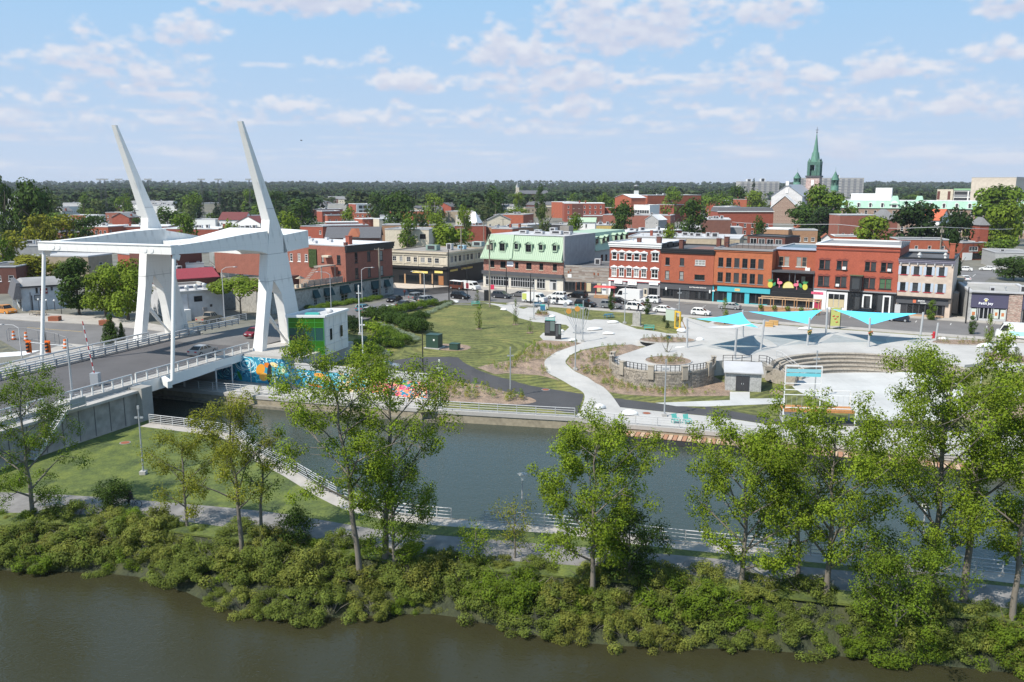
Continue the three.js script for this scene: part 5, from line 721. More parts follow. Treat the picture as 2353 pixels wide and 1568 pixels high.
// --- brown brick on a grey stone base, left of the junction ---
{
let P0=G(b3(0,850));const P1=G(b3(1252,640)),ex=P1.clone().sub(P0).normalize();P0=P0.clone().addScaledVector(ex,-9);const h=hAt(P1,b3(1250,392)[1]);
const b=new Bld('stone_base_building','long one-storey grey stone building with dark green awnings and roof terrace',P0,P1,24,h,m.greyStone);
for (const [x0,y0,x1,y1,x2,y2] of [[120,592,190,690,172,800],[275,568,390,655,365,770],[502,533,620,622,605,740],[705,503,800,592,795,705],[940,468,1045,560,1035,665],[1120,448,1180,535,1168,640]]){
const p=b.loc(b3(x0,y0)),q=b.loc(b3(x1,y1)),r=b.loc(b3(x2,y2));b.win(0,p[0]+.2,r[1],q[0]-.2,q[1]+.2,{f:m.lightGrey,sill:m.grey,bars:[2,3],pane:[m.glass,m.glass2]});
part(b.g,'awning',gb((g)=>{g.m=b.mat(0);g.hex([[p[0]-.1,q[1],.9],[q[0]+.1,q[1],.9],[q[0]+.1,q[1],0],[p[0]-.1,q[1],0]],[[p[0]-.1,q[1]+.12,.9],[q[0]+.1,q[1]+.12,.9],[q[0]+.1,p[1],0],[p[0]-.1,p[1],0]]);}),M(.012,.045,.05,{rough:.8}));
b.panel('wall_lamp',0,q[0]+.3,p[1]+.2,q[0]+.55,p[1]+.4,0,.3,m.dark);
}
b.walls();part(b.g,'roof',box(0,h-.1,-24,b.w,h+.03,0),M(.3,.2,.14,{t:'wood',s:3}));b.panel('eave',0,-.1,h-.2,b.w+.1,h+.12,0,.35,M(.02,.05,.035,{rough:.5}));
const uC=b.loc(b3(590,440))[0];
part(b.g,'terrace_fence',gb((g)=>{for (let i=0;i<5;i++)g.box(uC-11,h+.15+i*.26,-.9,uC-.5,h+.36+i*.26,-.82);for (let i=0;i<7;i++)g.box(uC-11+i*1.75,h,-.82,uC-10.85+i*1.75,h+1.5,-.7);}),m.woodGrey);
part(b.g,'terrace_stairs',gb((g)=>{for (let i=0;i<11;i++)g.box(uC-9.6+i*.42,h+.3+i*.32,-4.6,uC-9.1+i*.42,h+.4+i*.32,-3.4);g.box(uC-5.2,h+3.7,-4.8,uC-.4,h+3.9,-2.6);g.box(uC-5.1,h,-2.8,uC-4.9,h+3.7,-2.6);g.box(uC-.8,h,-2.8,uC-.6,h+3.7,-2.6);}),m.woodGrey);
part(b.g,'terrace_shed',gb((g)=>{g.box(uC-18,h,-8,uC-12,h+2.6,-2.5);}),m.brickDk);part(b.g,'parasol',gb((g)=>{g.tube([[uC-12.6,h+2.0,-1.6],[uC-12.6,h+2.5,-1.6]],[1.1,.05],10);g.cyl(uC-12.6,-1.6,h,h+2.3,.04);}),m.cream);
part(b.g,'terrace_furniture',gb((g)=>{for (let i=0;i<5;i++){g.box(uC-17+i*1.4,h,-1.8,uC-16.4+i*1.4,h+.8,-1.2);}}),m.cream);
// upper floors
const C=P0.clone().addScaledVector(ex,uC),hu=hAt(P1,a3(1225,925)[1])-h,bk=V3(ex.z,0,-ex.x);
C.y=h;const Eu=P1.clone().addScaledVector(ex,-.15);Eu.y=h;const u=new Bld('brown_brick_building','brown brick upper floors with black cornice and long white roof on the grey stone base',C,Eu,44,hu,m.brick4);
const s={f:m.dark,sill:m.black,bars:[1,2],pane:[m.glass,m.glass2,m.curtain]};
for (const q of [[705,1072,750,1215],[880,1057,930,1190],[1058,1050,1102,1180],[712,1292,762,1432],[890,1277,936,1410],[1068,1260,1110,1390]])u.wpx(a3,0,...q,s);
u.wpx(a3,3,455,1108,512,1236,s);u.wpx(a3,3,470,1325,515,1370,s);u.wpx(a3,3,240,1110,275,1210,s);for (const q of [[1925,75,1968,190],[2035,75,2078,190],[2135,85,2180,192],[2245,105,2287,200]])u.wpx(b2,3,...q,{...ST.white,bars:[1,3],pane:[m.curtain,m.glass2]});
const un=u.loc(a3(340,1110),3);u.panel('porch_hood',3,un[0]-1,un[1]-.4,un[0]+1,un[1],0,1.2,m.cream);u.panel('climbing_vine',3,un[0]-6,un[1]-3,un[0]-3.6,un[1]+1.2,0,.25,M(.05,.09,.02,{t:'grass',s:1,bump:.2}));
cornice(u,m.black,hu-1.5,hu+.1,.8);u.walls(0);u.flatRoof(m.roofWhite,{cap:m.lightGrey,ch:.1});for (let i=0;i<15;i++){const X=3+(i % 3)*(u.w-6)/2,Zz=-12-Math.floor(i/3)*6.2;part(u.g,'roof_vent',box(X-.4,hu,Zz-.4,X+.4,hu+.7,Zz+.4),m.lightGrey);}u.chimney(4.6,-3,1.1,1.9,m.brick);u.chimney(1.5,-1.2,.7,.6);
}
{// beige corner shop
const K=G(b3(2012,540)),Lf=G(b3(1200,490)),h=hAt(K,a3(1965,1085)[1]),bk=V3(K.z-Lf.z,0,-(K.x-Lf.x)).normalize(),dep=depthTo(K,bk,h,vx(a4,378));
const b=new Bld('corner_shop','two-storey beige corner building with black ground floor and yellow signs',Lf,K,dep,h,m.cream);
const s={f:m.lightGrey,sill:m.cream,bars:[2,2],pane:[m.glass2,m.glass,m.curtain]};
b.row(a3,0,7,[1237,1120,1292,1190],[1828,1152,1890,1224],s);
const vc=b.loc(a3(1965,1300))[1];
for (const s1 of [0,1]){const W=b.frame(s1)[3];b.panel('cornice',s1,0,vc-.25,W,vc+.35,.0,.45,m.black);b.panel('shop_wall',s1,0,0,W,vc-.25,.0,.04,m.black);b.panel('cornice',s1,0,h-.9,W,h-.7,0,.2,m.cream);b.panel('cornice',s1,0,h-.25,W,h+.15,0,.35,m.cream);for (let i=0;i<=4;i++)b.panel('pilaster',s1,clamp(W*i/4-.2,0,W-.4),vc+.35,clamp(W*i/4-.2,0,W-.4)+.4,h-.9,0,.12,m.cream);b.panel('band',s1,0,vc+.9,W,vc+1.1,0,.1,m.cream);}
b.grid(1,8,1,{ww:1.4,wh:1.9,v0:vc+1.5,st:{...s,f:m.grey,sill:null}});
for (const [x0,x1] of [[1520,1735],[1830,1945]])b.text(x0<1600?'CAFÉ':'',a3,0,x0,1325,x1,1365,'#e8d27c','#5a4a20','bold',.14);
b.panel('sign_board',1,1.2,vc-.85,5,vc-.35,.04,.14,M(.6,.48,.16));b.panel('sign_board',1,7,vc-.85,13,vc-.35,.04,.14,M(.6,.48,.16));
for (const [x0,x1] of [[1330,1400],[1430,1615],[1680,1785],[1820,1870]])b.px('shop_window',a3,0,x0,1385,x1,1490,.04,.08,m.glass);for (const x of [1405,1620,1790])b.px('pier',a3,0,x,1370,x+22,1510,.04,.16,M(.42,.26,.14));b.px('door',a3,0,1885,1400,1955,1530,.04,.1,M(.3,.13,.05));
b.walls();b.flatRoof(m.roofTan,{cap:m.tan});b.unit(9.5,-7,3.4,1.3,2,M(.22,.3,.27));b.unit(13,-10,1.6,1.6);b.unit(14.5,-14,2,.9,1.5,M(.3,.45,.55));b.unit(13,-26,3,1.2,2,M(.35,.42,.4));
}
{// petit joy shop
const A=G(a8(1560,905)),B=G(a8(2480,950)),h=hAt(A,a8(1605,515)[1]);
const b=new Bld('pet_shop','low shop with dark blue sign band and stone pier at the right edge',A,B,17,h,m.blockGrey);
const v0=b.loc(a8(1605,715))[1],nav=M(.075,.07,.12,{rough:.7}),u1=b.loc(a8(2140,640))[0],u2=b.loc(a8(2330,640))[0];
b.panel('sign_band',0,.35,v0,u1,h-.15,0,.25,nav);b.panel('sign_band',0,u2,v0,b.w,h-.15,0,.25,nav);b.panel('cap',0,.3,h-.14,b.w,h+.12,0,.4,m.black);
b.sign((x,W,H)=>{x.fillStyle='#4d4a68';x.fillRect(0,0,W,H);x.fillStyle='#fff';x.font=`bold ${H * .42}px sans-serif`;x.textAlign='center';x.fillText('Petit Joy',W/2,H*.9);x.beginPath();x.arc(W/2,H*.35,H*.16,0,7);x.fillStyle='#e8d890';x.fill();x.strokeStyle='#fff';x.lineWidth=H*.06;x.beginPath();x.arc(W/2,H*.36,H*.26,3.4,6.0);x.stroke();},0,...(()=>{const p=b.loc(a8(1722,580)),q=b.loc(a8(1925,695));return [p[0],q[1],q[0],p[1]];})(),'','','',.28);
const shopU=(x)=>b.loc(a8(x,800))[0];b.panel('shop_wall',0,.4,0,u1,v0,0,.03,m.dark);shop(b,shopU(1600),shopU(1710),v0-.1,1,m.lightGrey);shop(b,shopU(1725),shopU(1905),v0-.1,3,m.lightGrey);shop(b,shopU(1920),shopU(2110),v0-.1,1,m.lightGrey);shop(b,shopU(2340),b.w-.2,v0-.1,2,m.dark);
for (const [x0,y0,x1,y1] of [[1618,735,1680,870],[1940,745,1995,880],[2030,755,2088,890]]){b.px('poster',a8,0,x0,y0,x1,y1,.06,.08,M(.55,.6,.55));b.px('poster_picture',a8,0,x0+12,(y0+y1)/2-22,x1-12,(y0+y1)/2+28,.08,.085,M(.5,.18,.07));}
b.panel('stone_pier',0,u1,0,u2,h+.1,0,.4,M(.40,.35,.29,{t:'oldbrick',s:2.4}));
b.walls();b.flatRoof(M(.33,.32,.30,{t:'roof',s:9}),{cap:m.roofLight,ch:.4,cw:.6});b.unit(4.2,-2.6,.9,.8,.9);b.unit(9.6,-3,1.5,1.2,1.2,m.lightGrey);b.vent(7,-6);
}
// --- far left: white tavern with dark mansard ---
{
const A=G(b1(312,550)),B=G(b1(1010,500)),h=hAt(A,b1(305,205)[1]);
const b=new Bld('tavern','white tavern with dark shingled mansard over its entrance and a red cola sign',A,B,13,h,M(.52,.54,.57,{t:'speck',s:4}));
for (const q of [[487,222,527,295],[888,185,915,240]])b.wpx(b1,0,...q,{f:m.dark,sill:m.grey,bars:[2,1],pane:[m.glass]});
b.text('Coke',b1,0,550,232,662,302,'#7a1216','#f4ece6','italic bold',.2);b.px('painted_sign',b1,0,470,325,620,390,.01,.06,m.charcoal);b.px('sign_face',b1,0,482,335,612,380,.06,.07,m.greyWall);b.px('round_sign',b1,0,700,210,735,260,.02,.1,m.charcoal);b.px('drain_pipe',b1,0,420,285,430,540,0,.12,m.grey);b.px('drain_pipe',b1,0,440,330,450,540,0,.12,m.dark);
b.walls();part(b.g,'roof',gb((g)=>g.hex([[-.2,h,.4],[b.w+.3,h,.4],[b.w+.3,h,-13.3],[-.2,h,-13.3]],[[.8,h+.9,-3],[b.w,h+.9,-3],[b.w,h+.9,-10],[.8,h+.9,-10]])),m.roofGrey);b.panel('eave',0,-.3,h-.35,b.w+.3,h,0,.45,m.dark);
const e=[-.2,h*.52];part(b.g,'mansard_front',gb((g)=>g.hex([[-1.6,h*.5,.9],[-.02,h*.5,.9],[-.02,h*.5,-13.2],[-1.6,h*.5,-13.2]],[[-.7,h+.75,.3],[-.02,h+.75,.3],[-.02,h+.75,-12.8],[-.7,h+.75,-12.8]])),m.shingle);
b.panel('door',3,9.4,.1,11.3,2.5,0,.06,m.black);b.panel('shop_window',3,5.4,1.1,8.4,2.6,0,.06,m.glass);b.panel('stone_base',3,4.4,0,9.2,1.0,0,.2,m.blockGrey);for (const u of [4.6,9,11.8])b.panel('white_post',3,u-.12,0,u+.12,h*.5,.9,1.15,m.white);b.panel('notice',3,9.2,2.6,11.6,3.3,.02,.1,m.cream);
}
{// low white block behind the bridge
const A=G(b2(300,1030)),B=G(b2(1010,965)),h=hAt(A,b2(380,655)[1]);
const b=new Bld('white_block','low white block with roof turbines and one wide black window behind the bridge',A,B,16,h,M(.5,.51,.54,{t:'speck',s:5}));
b.wpx(b2,0,580,677,705,748,{f:m.dark,bars:[1,1],pane:[m.glass]});b.px('annex',b2,0,425,860,520,1010,0,1.4,m.white);b.px('wall_vent',b2,0,700,830,760,880,0,.5,m.grey);b.px('drain_pipe',b2,0,495,650,505,860,0,.15,m.grey);b.px('wall_fan',b2,0,805,790,835,820,0,.3,m.dark);
b.walls();b.flatRoof(m.roofLight,{cap:m.paleConc,ch:.5,cw:.5});for (const [u,z] of [[2,-3],[4,-4],[8,-6],[6,-5]])part(b.g,'roof_turbine',gb((g)=>{g.cyl(u,z,h,h+.5,.35);g.sphere(u,h+.8,z,.5,.4,.5,10,6);}),m.galv);
part(b.g,'tile_canopy',gb((g)=>g.hex([[2,h+1.9,-8],[12,h+1.9,-8],[12,h+3.6,-12.5],[2,h+3.6,-12.5]],[[2,h+2.05,-8],[12,h+2.05,-8],[12,h+3.75,-12.5],[2,h+3.75,-12.5]])),M(.26,.035,.05,{t:'shingle',s:3}));
}
{// stucco flats with green gallery
const A=G(b2(820,410)),B=G(b2(1620,385)),h=hAt(A,b2(830,40)[1]);
const b=new Bld('stucco_flats','cream stucco flats with a pale green gallery and timber stairs behind the bridge',A,B,10,h,M(.6,.59,.54,{t:'speck',s:5}));
for (const x of [885,990,1125,1210,1315])b.wpx(b2,0,x,62,x+34,120,{f:m.white,sill:null,bars:[2,1],pane:[m.glass]});b.wpx(b2,0,1140,262,1172,325,{f:m.white,sill:null,bars:[2,1],pane:[m.glass]});
const p=b.loc(b2(855,110),0,2),q=b.loc(b2(1500,205),0,2);b.panel('gallery_floor',0,p[0],q[1]-.2,b.w,q[1],0,2,m.lightGrey);b.panel('gallery_rail',0,p[0],q[1]+.05,b.w,p[1],1.95,2.05,M(.42,.47,.38,{t:'wood',s:3}));for (let i=0;i<5;i++)b.panel('gallery_post',0,p[0]+i*3.6,0,p[0]+i*3.6+.15,q[1],1.85,2,m.lightGrey);
part(b.g,'gallery_stairs',gb((g)=>{for (let i=0;i<13;i++){g.box(p[0]-1.2+i*.3,q[1]-i*.26,2.1,p[0]-.8+i*.3,q[1]+.08-i*.26,3.2);g.box(b.w-5.5-i*.3,q[1]-i*.26,2.1,b.w-5.1-i*.3,q[1]+.08-i*.26,3.2);}g.beam([p[0]-1.2,q[1]+1,3.2],[p[0]+2.7,q[1]-2.4,3.2],.1,.2);g.beam([b.w-5.2,q[1]+1,3.2],[b.w-9.2,q[1]-2.4,3.2],.1,.2);}),m.woodGrey);
b.px('door',b2,0,1215,262,1265,375,.01,.08,m.brickDk);b.px('projecting_wall',b2,0,1268,212,1355,385,.02,1,m.white);b.walls();b.flatRoof(m.roofLight);
}
// ---------- the town behind: each house stands where its roof edge is seen ----------
const BB=(label,z,x0,y0,x1,y1,h,d,wall,roof,o={})=>{
const A=G(z(x0,y0),h),B=G(z(x1,y1),h);A.y=B.y=0;if (o.turn){const k=A.distanceTo(B),r=Math.atan2(B.z-A.z,B.x-A.x)+o.turn;B.set(A.x+Math.cos(r)*k,0,A.z+Math.sin(r)*k);}
const b=new Bld(o.name??'town_building',label,A,B,d,h,wall,{cat:o.cat,group:o.group});
if (o.w)b.grid(0,o.w[0],o.w[1],{ww:o.w[2]??1.1,wh:o.w[3]??1.7,v0:o.w[4]??h-3,dv:o.w[5]??-3,st:o.st});if (o.s)for (const s of [1,3])b.grid(s,o.s,o.w?.[1]??1,{v0:h-3,dv:-3,st:o.st});
b.walls(-1);if (o.gable)b.gable(roof,o.gable,o.along??true);else if (o.hip)b.hip(roof,o.hip,.4,o.ft??0);else b.flatRoof(roof,{cap:o.cap??m.lightGrey});
for (let i=0;i<(o.un??0);i++)b.unit(b.w*(.2+.6*((i*.37+.1) % 1)),-d*(.25+.5*((i*.61) % 1)),1.4+i % 2,.8+.3*(i % 3));if (o.ch)for (const u of [].concat(o.ch))b.chimney(b.w*u,-d*.4,.9,1.8,m.brick3);for (let i=0;i<(o.v??0);i++)b.vent(b.w*(i+.6)/(o.v+.4),-d*(.3+.3*(i % 2)));
return b;
};
const wS={f:m.white,sill:m.white,bars:[1,2],pane:[m.glass,m.glass2]},dS={f:m.dark,sill:null,bars:[2,1],pane:[m.glass]};
BB('blank grey warehouse wall at the far left edge',a1,-300,640,335,636,9,20,m.greyWall,m.roofGrey,{un:2});
BB('low brick building with sloping dark roof left of the row with six white windows',a1,325,905,1110,900,6,16,m.brick4,m.roofDark,{w:[8,1,.9,1.4,3],un:3});
BB('red brick house front with six white windows left of the left pylon',a1,1105,822,1505,826,8.5,14,m.brick2,m.roofWhite,{w:[6,1,1,2.4,4.6],st:wS,cap:m.white,un:2,s:2});
BB('red brick building with white roof edge directly behind the left pylon',a1,1510,828,2350,820,8,18,m.brick,m.roofWhite,{cap:m.white,un:3,ch:[.3,.75]});
BB('flat-roofed grey block left of the bridge beam',a1,-150,1105,660,1095,7,20,m.greyWall,m.roofGrey,{un:3,v:3});
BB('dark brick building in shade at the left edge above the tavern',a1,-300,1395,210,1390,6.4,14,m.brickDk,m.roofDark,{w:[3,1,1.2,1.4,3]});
BB('grey-brown sided building with one white window under the bridge beam',a1,1225,1245,1560,1205,6.6,18,m.tan,m.roofLight,{w:[1,1,1.3,1.6,3.2],st:wS});
BB('cream house with low light roof under the left end of the bridge beam',a1,765,1255,1215,1245,6,12,m.cream,m.roofLight,{w:[3,1,1,1.3,3.4]});
BB('red brick building behind the left pylon legs',a2,-180,1120,130,1100,8.2,12,m.brick,m.roofDark,{w:[3,2,1,1.7,4.8,-3]});
BB('dark maroon brick building between the pylons with a fire stair',a2,260,1095,690,1060,9.4,16,m.brickDk,m.roofDark,{w:[3,2,1,1.5,5.6,-3]});
BB('small white outbuilding on the low roof between the pylons',a2,405,1240,720,1225,6.6,6,m.white,m.roofLight,{w:[2,1,1,1.6,4.2]});
BB('low brown brick building with grey roof between the pylons',a2,330,1400,950,1285,5.2,10,m.brickBr,m.roofTan,{un:2,v:2});
// second and third rows, left to middle
BB('long white-roofed shops behind the bridge beam between the pylons',a2,120,740,930,745,8,16,m.brick3,m.roofWhite,{un:5,ch:[.35,.98],cap:m.white});
BB('black-edged flat roof behind the bridge beam near the right pylon',a2,930,745,1540,750,8,14,m.brickDk,m.roofDark,{un:4,cap:m.dark});
BB('house with broad maroon gabled roof and white gable left of the right pylon',a2,930,610,1290,612,6.5,11,m.white,m.maroon,{gable:4,w:[3,1,1,1.2,3.5]});
BB('small dormered house with maroon roof beside the right pylon',a2,1180,650,1510,660,5.5,9,m.white,m.maroon,{gable:3.5,along:false,w:[2,1,1,1.2,3]});
BB('white metal shed with stepped top left of the maroon roofs',a2,575,610,880,612,6.5,9,m.white,m.roofWhite);
BB('cream block of flats just right of the maroon roofs',a2,1310,560,1600,555,8,10,m.cream,m.roofGrey,{w:[3,1,1.4,1.5,5]});
BB('red brick house with gable end and chimney behind the left pylon',a1,1560,690,1800,692,7,10,m.brick,m.shingleG,{gable:2.6,along:false,ch:.9});
BB('red brick row with a dark flat roof behind the counterweight',a3,-60,705,260,712,7.5,12,m.brick,m.roofDark,{w:[2,1,1,1.6,4.2],st:wS});
BB('brick building with chimneys in front of the arched row',a3,265,700,900,690,7.6,12,m.brick3,m.roofLight,{w:[4,1,1.3,1.4,4.4],ch:[.94,1.06],cap:m.lightGrey});
BB('brick building with a row of white arches under a light roof',a3,310,655,760,650,8,10,m.brick4,m.roofWhite,{w:[6,1,1,1.2,5.4],st:wS,cap:m.white});
BB('small red brick house with white shop name beyond the arched row',a3,325,555,570,552,8.6,10,m.brick2,m.roofDark,{w:[3,1,1,1.2,5.2]});
BB('brick house with white verandah roof left of the white three-storey flats',a3,250,495,500,490,7.5,9,m.brick,m.roofWhite,{w:[3,1,1.2,1.4,4.5],cap:m.white});
BB('low red brick building at the left end of the third row',a3,140,470,540,465,7,12,m.brick4,m.roofLight,{un:2});
BB('pale long roof among the trees above the third row',a3,290,395,590,395,7,12,m.paleConc,m.roofWhite,{un:1});
{const b=BB('white-fronted three-storey brick flats with stacked porches',a3,720,395,975,392,11.5,16,m.brick,m.roofLight,{cap:m.white});b.panel('porch_wall',0,.4,0,b.w-.2,b.h-.2,0,.5,m.white);for (let j=0;j<3;j++)for (let i=0;i<3;i++)b.panel('porch_opening',0,b.w*(.16+i*.24),b.h-3.3-j*3.6,b.w*(.36+i*.24),b.h-1-j*3.6,.5,.53,i?m.brickDk:m.glass2);b.panel('white_bay',1,1,0,5,b.h-.3,.02,.8,m.white);}
BB('red brick shed below the white-fronted flats',a3,815,605,1040,600,6.5,12,m.brick2,m.roofWhite,{cap:m.white,v:2});
{const b=BB('cream rendered building with a single dark window left of the leafy tree',a3,1130,748,1745,755,8.4,16,m.cream,m.roofGrey,{v:3});b.wpx(a3,0,1620,815,1705,885,{f:m.dark,sill:null,bars:[3,2],pane:[m.glass]});b.walls(-1);}
BB('row of flat roofs with many small vents behind the cream building',a3,1090,690,1900,690,7.4,14,m.brickTan,m.roofGrey,{v:9,ch:.78});
BB('white-edged low roof left of the dark church roof',a3,1050,605,1300,600,6.8,10,m.cream,m.roofWhite,{cap:m.white});
{const b=BB('dark slate gabled hall with brown brick end wall bearing white graffiti',a3,300,868,1035,872,7.4,17,m.brickBr,m.shingle,{gable:3.4,ch:[.75],turn:-.18});b.panel('graffiti',1,7,3.4,8.6,6.2,.01,.04,m.white);b.panel('graffiti',1,8.9,3.8,10,6.6,.01,.04,m.white);part(b.g,'rusty_dormer',gb((g)=>g.tri([b.w*.42,b.h+.3,.2],[b.w*.62,b.h+.3,.2],[b.w*.52,b.h+3,-6]).tri([b.w*.62,b.h+.3,.2],[b.w*.64,b.h+3,-8],[b.w*.52,b.h+3,-6]).tri([b.w*.42,b.h+.3,.2],[b.w*.52,b.h+3,-6],[b.w*.4,b.h+3,-8])),m.rust);}
BB('slate-roofed chapel beside the brick gable among the trees',a3,1545,500,1930,500,5,12,m.brickBr,m.shingle,{gable:4.5,w:[5,1,.8,1.4,2]});
BB('brick house with dark gable right of the slate chapel',a3,1850,425,2060,430,9,10,m.brick,m.shingle,{gable:3,along:false});
BB('long pale wall left of the white pyramid turret',a3,1980,495,2352,500,7.5,12,m.tan,m.roofTan,{v:4});
{const b=BB('brick turret with steep white pyramid roof',a4,140,660,292,664,8,4.4,m.brick2,m.white,{hip:5.4,name:'turret_house',cat:'house'});b.panel('roof_vent',0,b.w/2-.3,b.h+1.4,b.w/2+.3,b.h+2,-1,-.75,m.grey);}
BB('low grey flat roof around the white turret',a4,-20,700,420,700,7.2,5,m.brick3,m.roofGrey,{un:3});
BB('wide flat roof with brick parapet left of the mansard block',a4,400,715,780,735,6.4,14,m.brickTan,m.roofGrey,{un:2,ch:.97});
BB('square red brick block with plain walls above the mansard roof',a4,575,540,942,545,8.4,18,m.brick2,m.roofTan,{un:3});
BB('orange brick wall with sloping top right behind the mansard roof',a4,790,745,1000,712,6.4,10,m.brick2,m.roofGrey,{ch:.4});
BB('pale low wall behind the rooftop units of the mansard block',a4,1000,690,1340,672,6.2,12,m.beige,m.roofLight,{v:3});
BB('dark long shed roof behind the mansard block',a4,1340,680,1680,690,6,12,m.dark,m.roofGrey,{un:2});
{const b=BB('white shed with mint green gabled roof on a platform',a4,1700,640,1950,642,8.6,6,m.white,m.mint,{gable:1.8,w:[1,1,.9,1.9,5.6]});b.panel('platform',0,-1,4.4,b.w+1,4.8,-7,2,m.woodGrey);}
BB('white-roofed house with small gables in front of the big red school',a4,545,425,830,430,6,10,m.white,m.shingleG,{gable:2.2,ch:.7});
BB('dark low house left of the big red school',a4,1160,400,1340,405,6.5,9,m.cream,m.shingle,{gable:3,ch:.5});
BB('dark-roofed house with chimney left of the dark low house',a4,980,400,1150,405,6.5,9,m.brickDk,m.shingle,{gable:3.2,ch:.6});
BB('long faded beige wall below the big red school',a4,970,442,1515,438,8,8,m.beige,m.roofTan,{w:[9,1,.9,1.4,5],st:dS});
{const b=BB('big red brick school-like building with white roof edge and white windows',a4,1520,385,2085,385,13,26,m.brick,m.roofWhite,{cap:m.white,w:[7,3,1.1,2,9.4,-3.6],st:wS,ch:[.4,.55]});b.panel('recessed_wing',0,b.w*.19,0,b.w*.46,b.h-.4,.02,.08,m.brickDk);}  // dark panel on the flat front paints in the shade of a recess
BB('red brick wing at the left of the big red building',a4,1338,362,1518,366,12.6,16,m.brick2,m.roofWhite,{cap:m.white});
BB('square red brick stair tower beside the big red building',a4,2025,445,2175,447,9.5,8,m.brick,m.roofDark);
BB('long brown brick building with vents in front of the glass roof',a5,40,545,990,556,7.8,18,m.brick4,m.roofGrey,{v:4,ch:[.2,.95],un:4,s:2});
BB('yellow-fronted low building with grey roof behind the rear mansard wing',a5,-170,692,250,692,6,16,M(.55,.40,.14,{t:'speck',s:4}),m.roofLight,{un:3,ch:.75});
BB('small house with white metal gable roof right of the yellow building',a5,635,610,820,616,5.6,9,m.greyWall,m.roofWhite,{gable:2.8,along:false,w:[2,1,.9,1.1,3]});
{const b=BB('modern pale glass-fronted building below the brick theatre',a5,450,405,700,410,12,12,m.white,m.roofWhite,{cap:m.white});for (let i=0;i<7;i++)for (let j=0;j<3;j++)b.panel('glass_panel',0,b.w*(.05+i*.132),1+j*2.6,b.w*(.165+i*.132),3.3+j*2.6,.01,.06,(i*3+j) % 3?m.glass2:m.curtain);}
BB('dark red brick box right of the glass-fronted building',a5,800,400,1040,405,12,12,m.brick3,m.roofWhite,{un:4});
BB('large red brick theatre with flat roof and rooftop plant',a5,668,272,1420,268,18.5,24,m.brick2,m.roofWhite,{un:2,cap:m.lightGrey,w:[9,1,.7,1.6,8],st:dS});
BB('brick fire hall with low red gable left of the white lookout tower',a5,210,300,440,306,17,12,m.brick2,m.roofWhite,{gable:2.4,along:false});
{const A=G(a5(510,262),17),t=thing('lookout_tower','white lookout tower with open lantern and flat cap above the red theatre','tower',[A.x,0,A.z]);part(t,'shaft',gb((g)=>g.hex([[-2.3,0,2.3],[2.3,0,2.3],[2.3,0,-2.3],[-2.3,0,-2.3]],[[-1.9,20.8,1.9],[1.9,20.8,1.9],[1.9,20.8,-1.9],[-1.9,20.8,-1.9]])),m.white);part(t,'lantern',gb((g)=>{for (const [x,z] of [[-1.3,1.3],[1.3,1.3],[1.3,-1.3],[-1.3,-1.3]])g.cyl(x,z,20.8,25,.22);g.box(-1.6,20.7,-1.6,1.6,21.2,1.6);}),m.dark);part(t,'cap',gb((g)=>g.tube([[0,25,0],[0,25.6,0],[0,26.3,0]],[2.8,2.0,.2],12)),m.lightGrey);part(t,'skirt_roof',gb((g)=>g.tube([[0,12,0],[0,16.6,0]],[8,3],8)),m.roofWhite);}
BB('small red brick house with three white windows right of the big dark tree',a5,1490,345,1745,348,14,10,m.brick,m.roofWhite,{w:[3,2,1,1.8,6,-3.4],st:wS,cap:m.white});
BB('red brick block with banded top left of the church',a5,1868,328,2060,330,15.5,9,m.brick2,m.roofGrey,{ch:[.2,.8]});
BB('blank pale wall left of the slate-topped brick block',a5,1590,430,1815,434,13.6,14,m.cream,m.roofWhite);
{const b=BB('red brick block with slate mansard and white lintelled windows below the church',a6,-250,1285,530,1285,12.4,16,m.brick,m.roofWhite,{w:[7,2,1.2,2,4.4,-3.6],st:wS,ch:.82});part(b.g,'slate_mansard',gb((g)=>g.hex([[-.2,b.h,.2],[b.w+.2,b.h,.2],[b.w+.2,b.h,-15.9],[-.2,b.h,-15.9]],[[.6,b.h+2,-.9],[b.w-.6,b.h+2,-.9],[b.w-.6,b.h+2,-15.5],[.6,b.h+2,-15.5]])),m.shingle);b.panel('white_band',0,-.3,b.h-.1,b.w+.3,b.h+.3,.1,.45,m.white);}
BB('brown brick building with rooftop ducts and dark side wall',a5,1440,612,1835,615,10.4,22,m.brickBr,m.roofLight,{un:5});
BB('very long beige building with pale roof and air conditioners behind the brick row',a5,385,855,1960,885,8.4,24,m.beige,m.roofLight,{un:9,v:5,cap:m.roofLight,ch:[.18,.75]});
BB('flat white roof behind the long beige building',a5,380,790,1150,760,7,14,m.brick3,m.roofWhite,{un:4,ch:.98,cap:m.white});
BB('low grey canopy roof right of the long beige building',a5,1100,720,2000,725,6,12,m.grey,m.roofLight,{un:2});
{const b=BB('dark brick penthouse with three white-framed glass doors above the row',b6,-60,165,470,190,10.5,9,m.brickDk,m.roofDark,{cap:m.black});b.grid(0,4,1,{ww:2.2,wh:2.6,v0:b.h-3.3,st:{f:m.white,sill:m.white,bars:[2,1],pane:[m.glass,m.glass2]}});b.walls();}
BB('tan brick flats with white windows and white roof behind the row',b6,140,70,515,80,9,10,m.brickTan,m.roofWhite,{w:[4,2,1.5,1.4,4.6,-3],st:{...wS,bars:[2,2]},cap:m.white});
BB('tan brick flats with white door right of the white-roofed flats',b6,510,88,925,92,8.6,10,m.brickTan,m.roofGrey,{w:[4,2,1.4,1.5,4.4,-3],st:{...wS,bars:[2,2]}});
BB('red brick house with deep white cornice behind the large brick block',b6,1165,175,1575,180,7,11,m.brick2,m.roofDark,{w:[4,1,1,1.2,3.6],st:wS,cap:m.white});
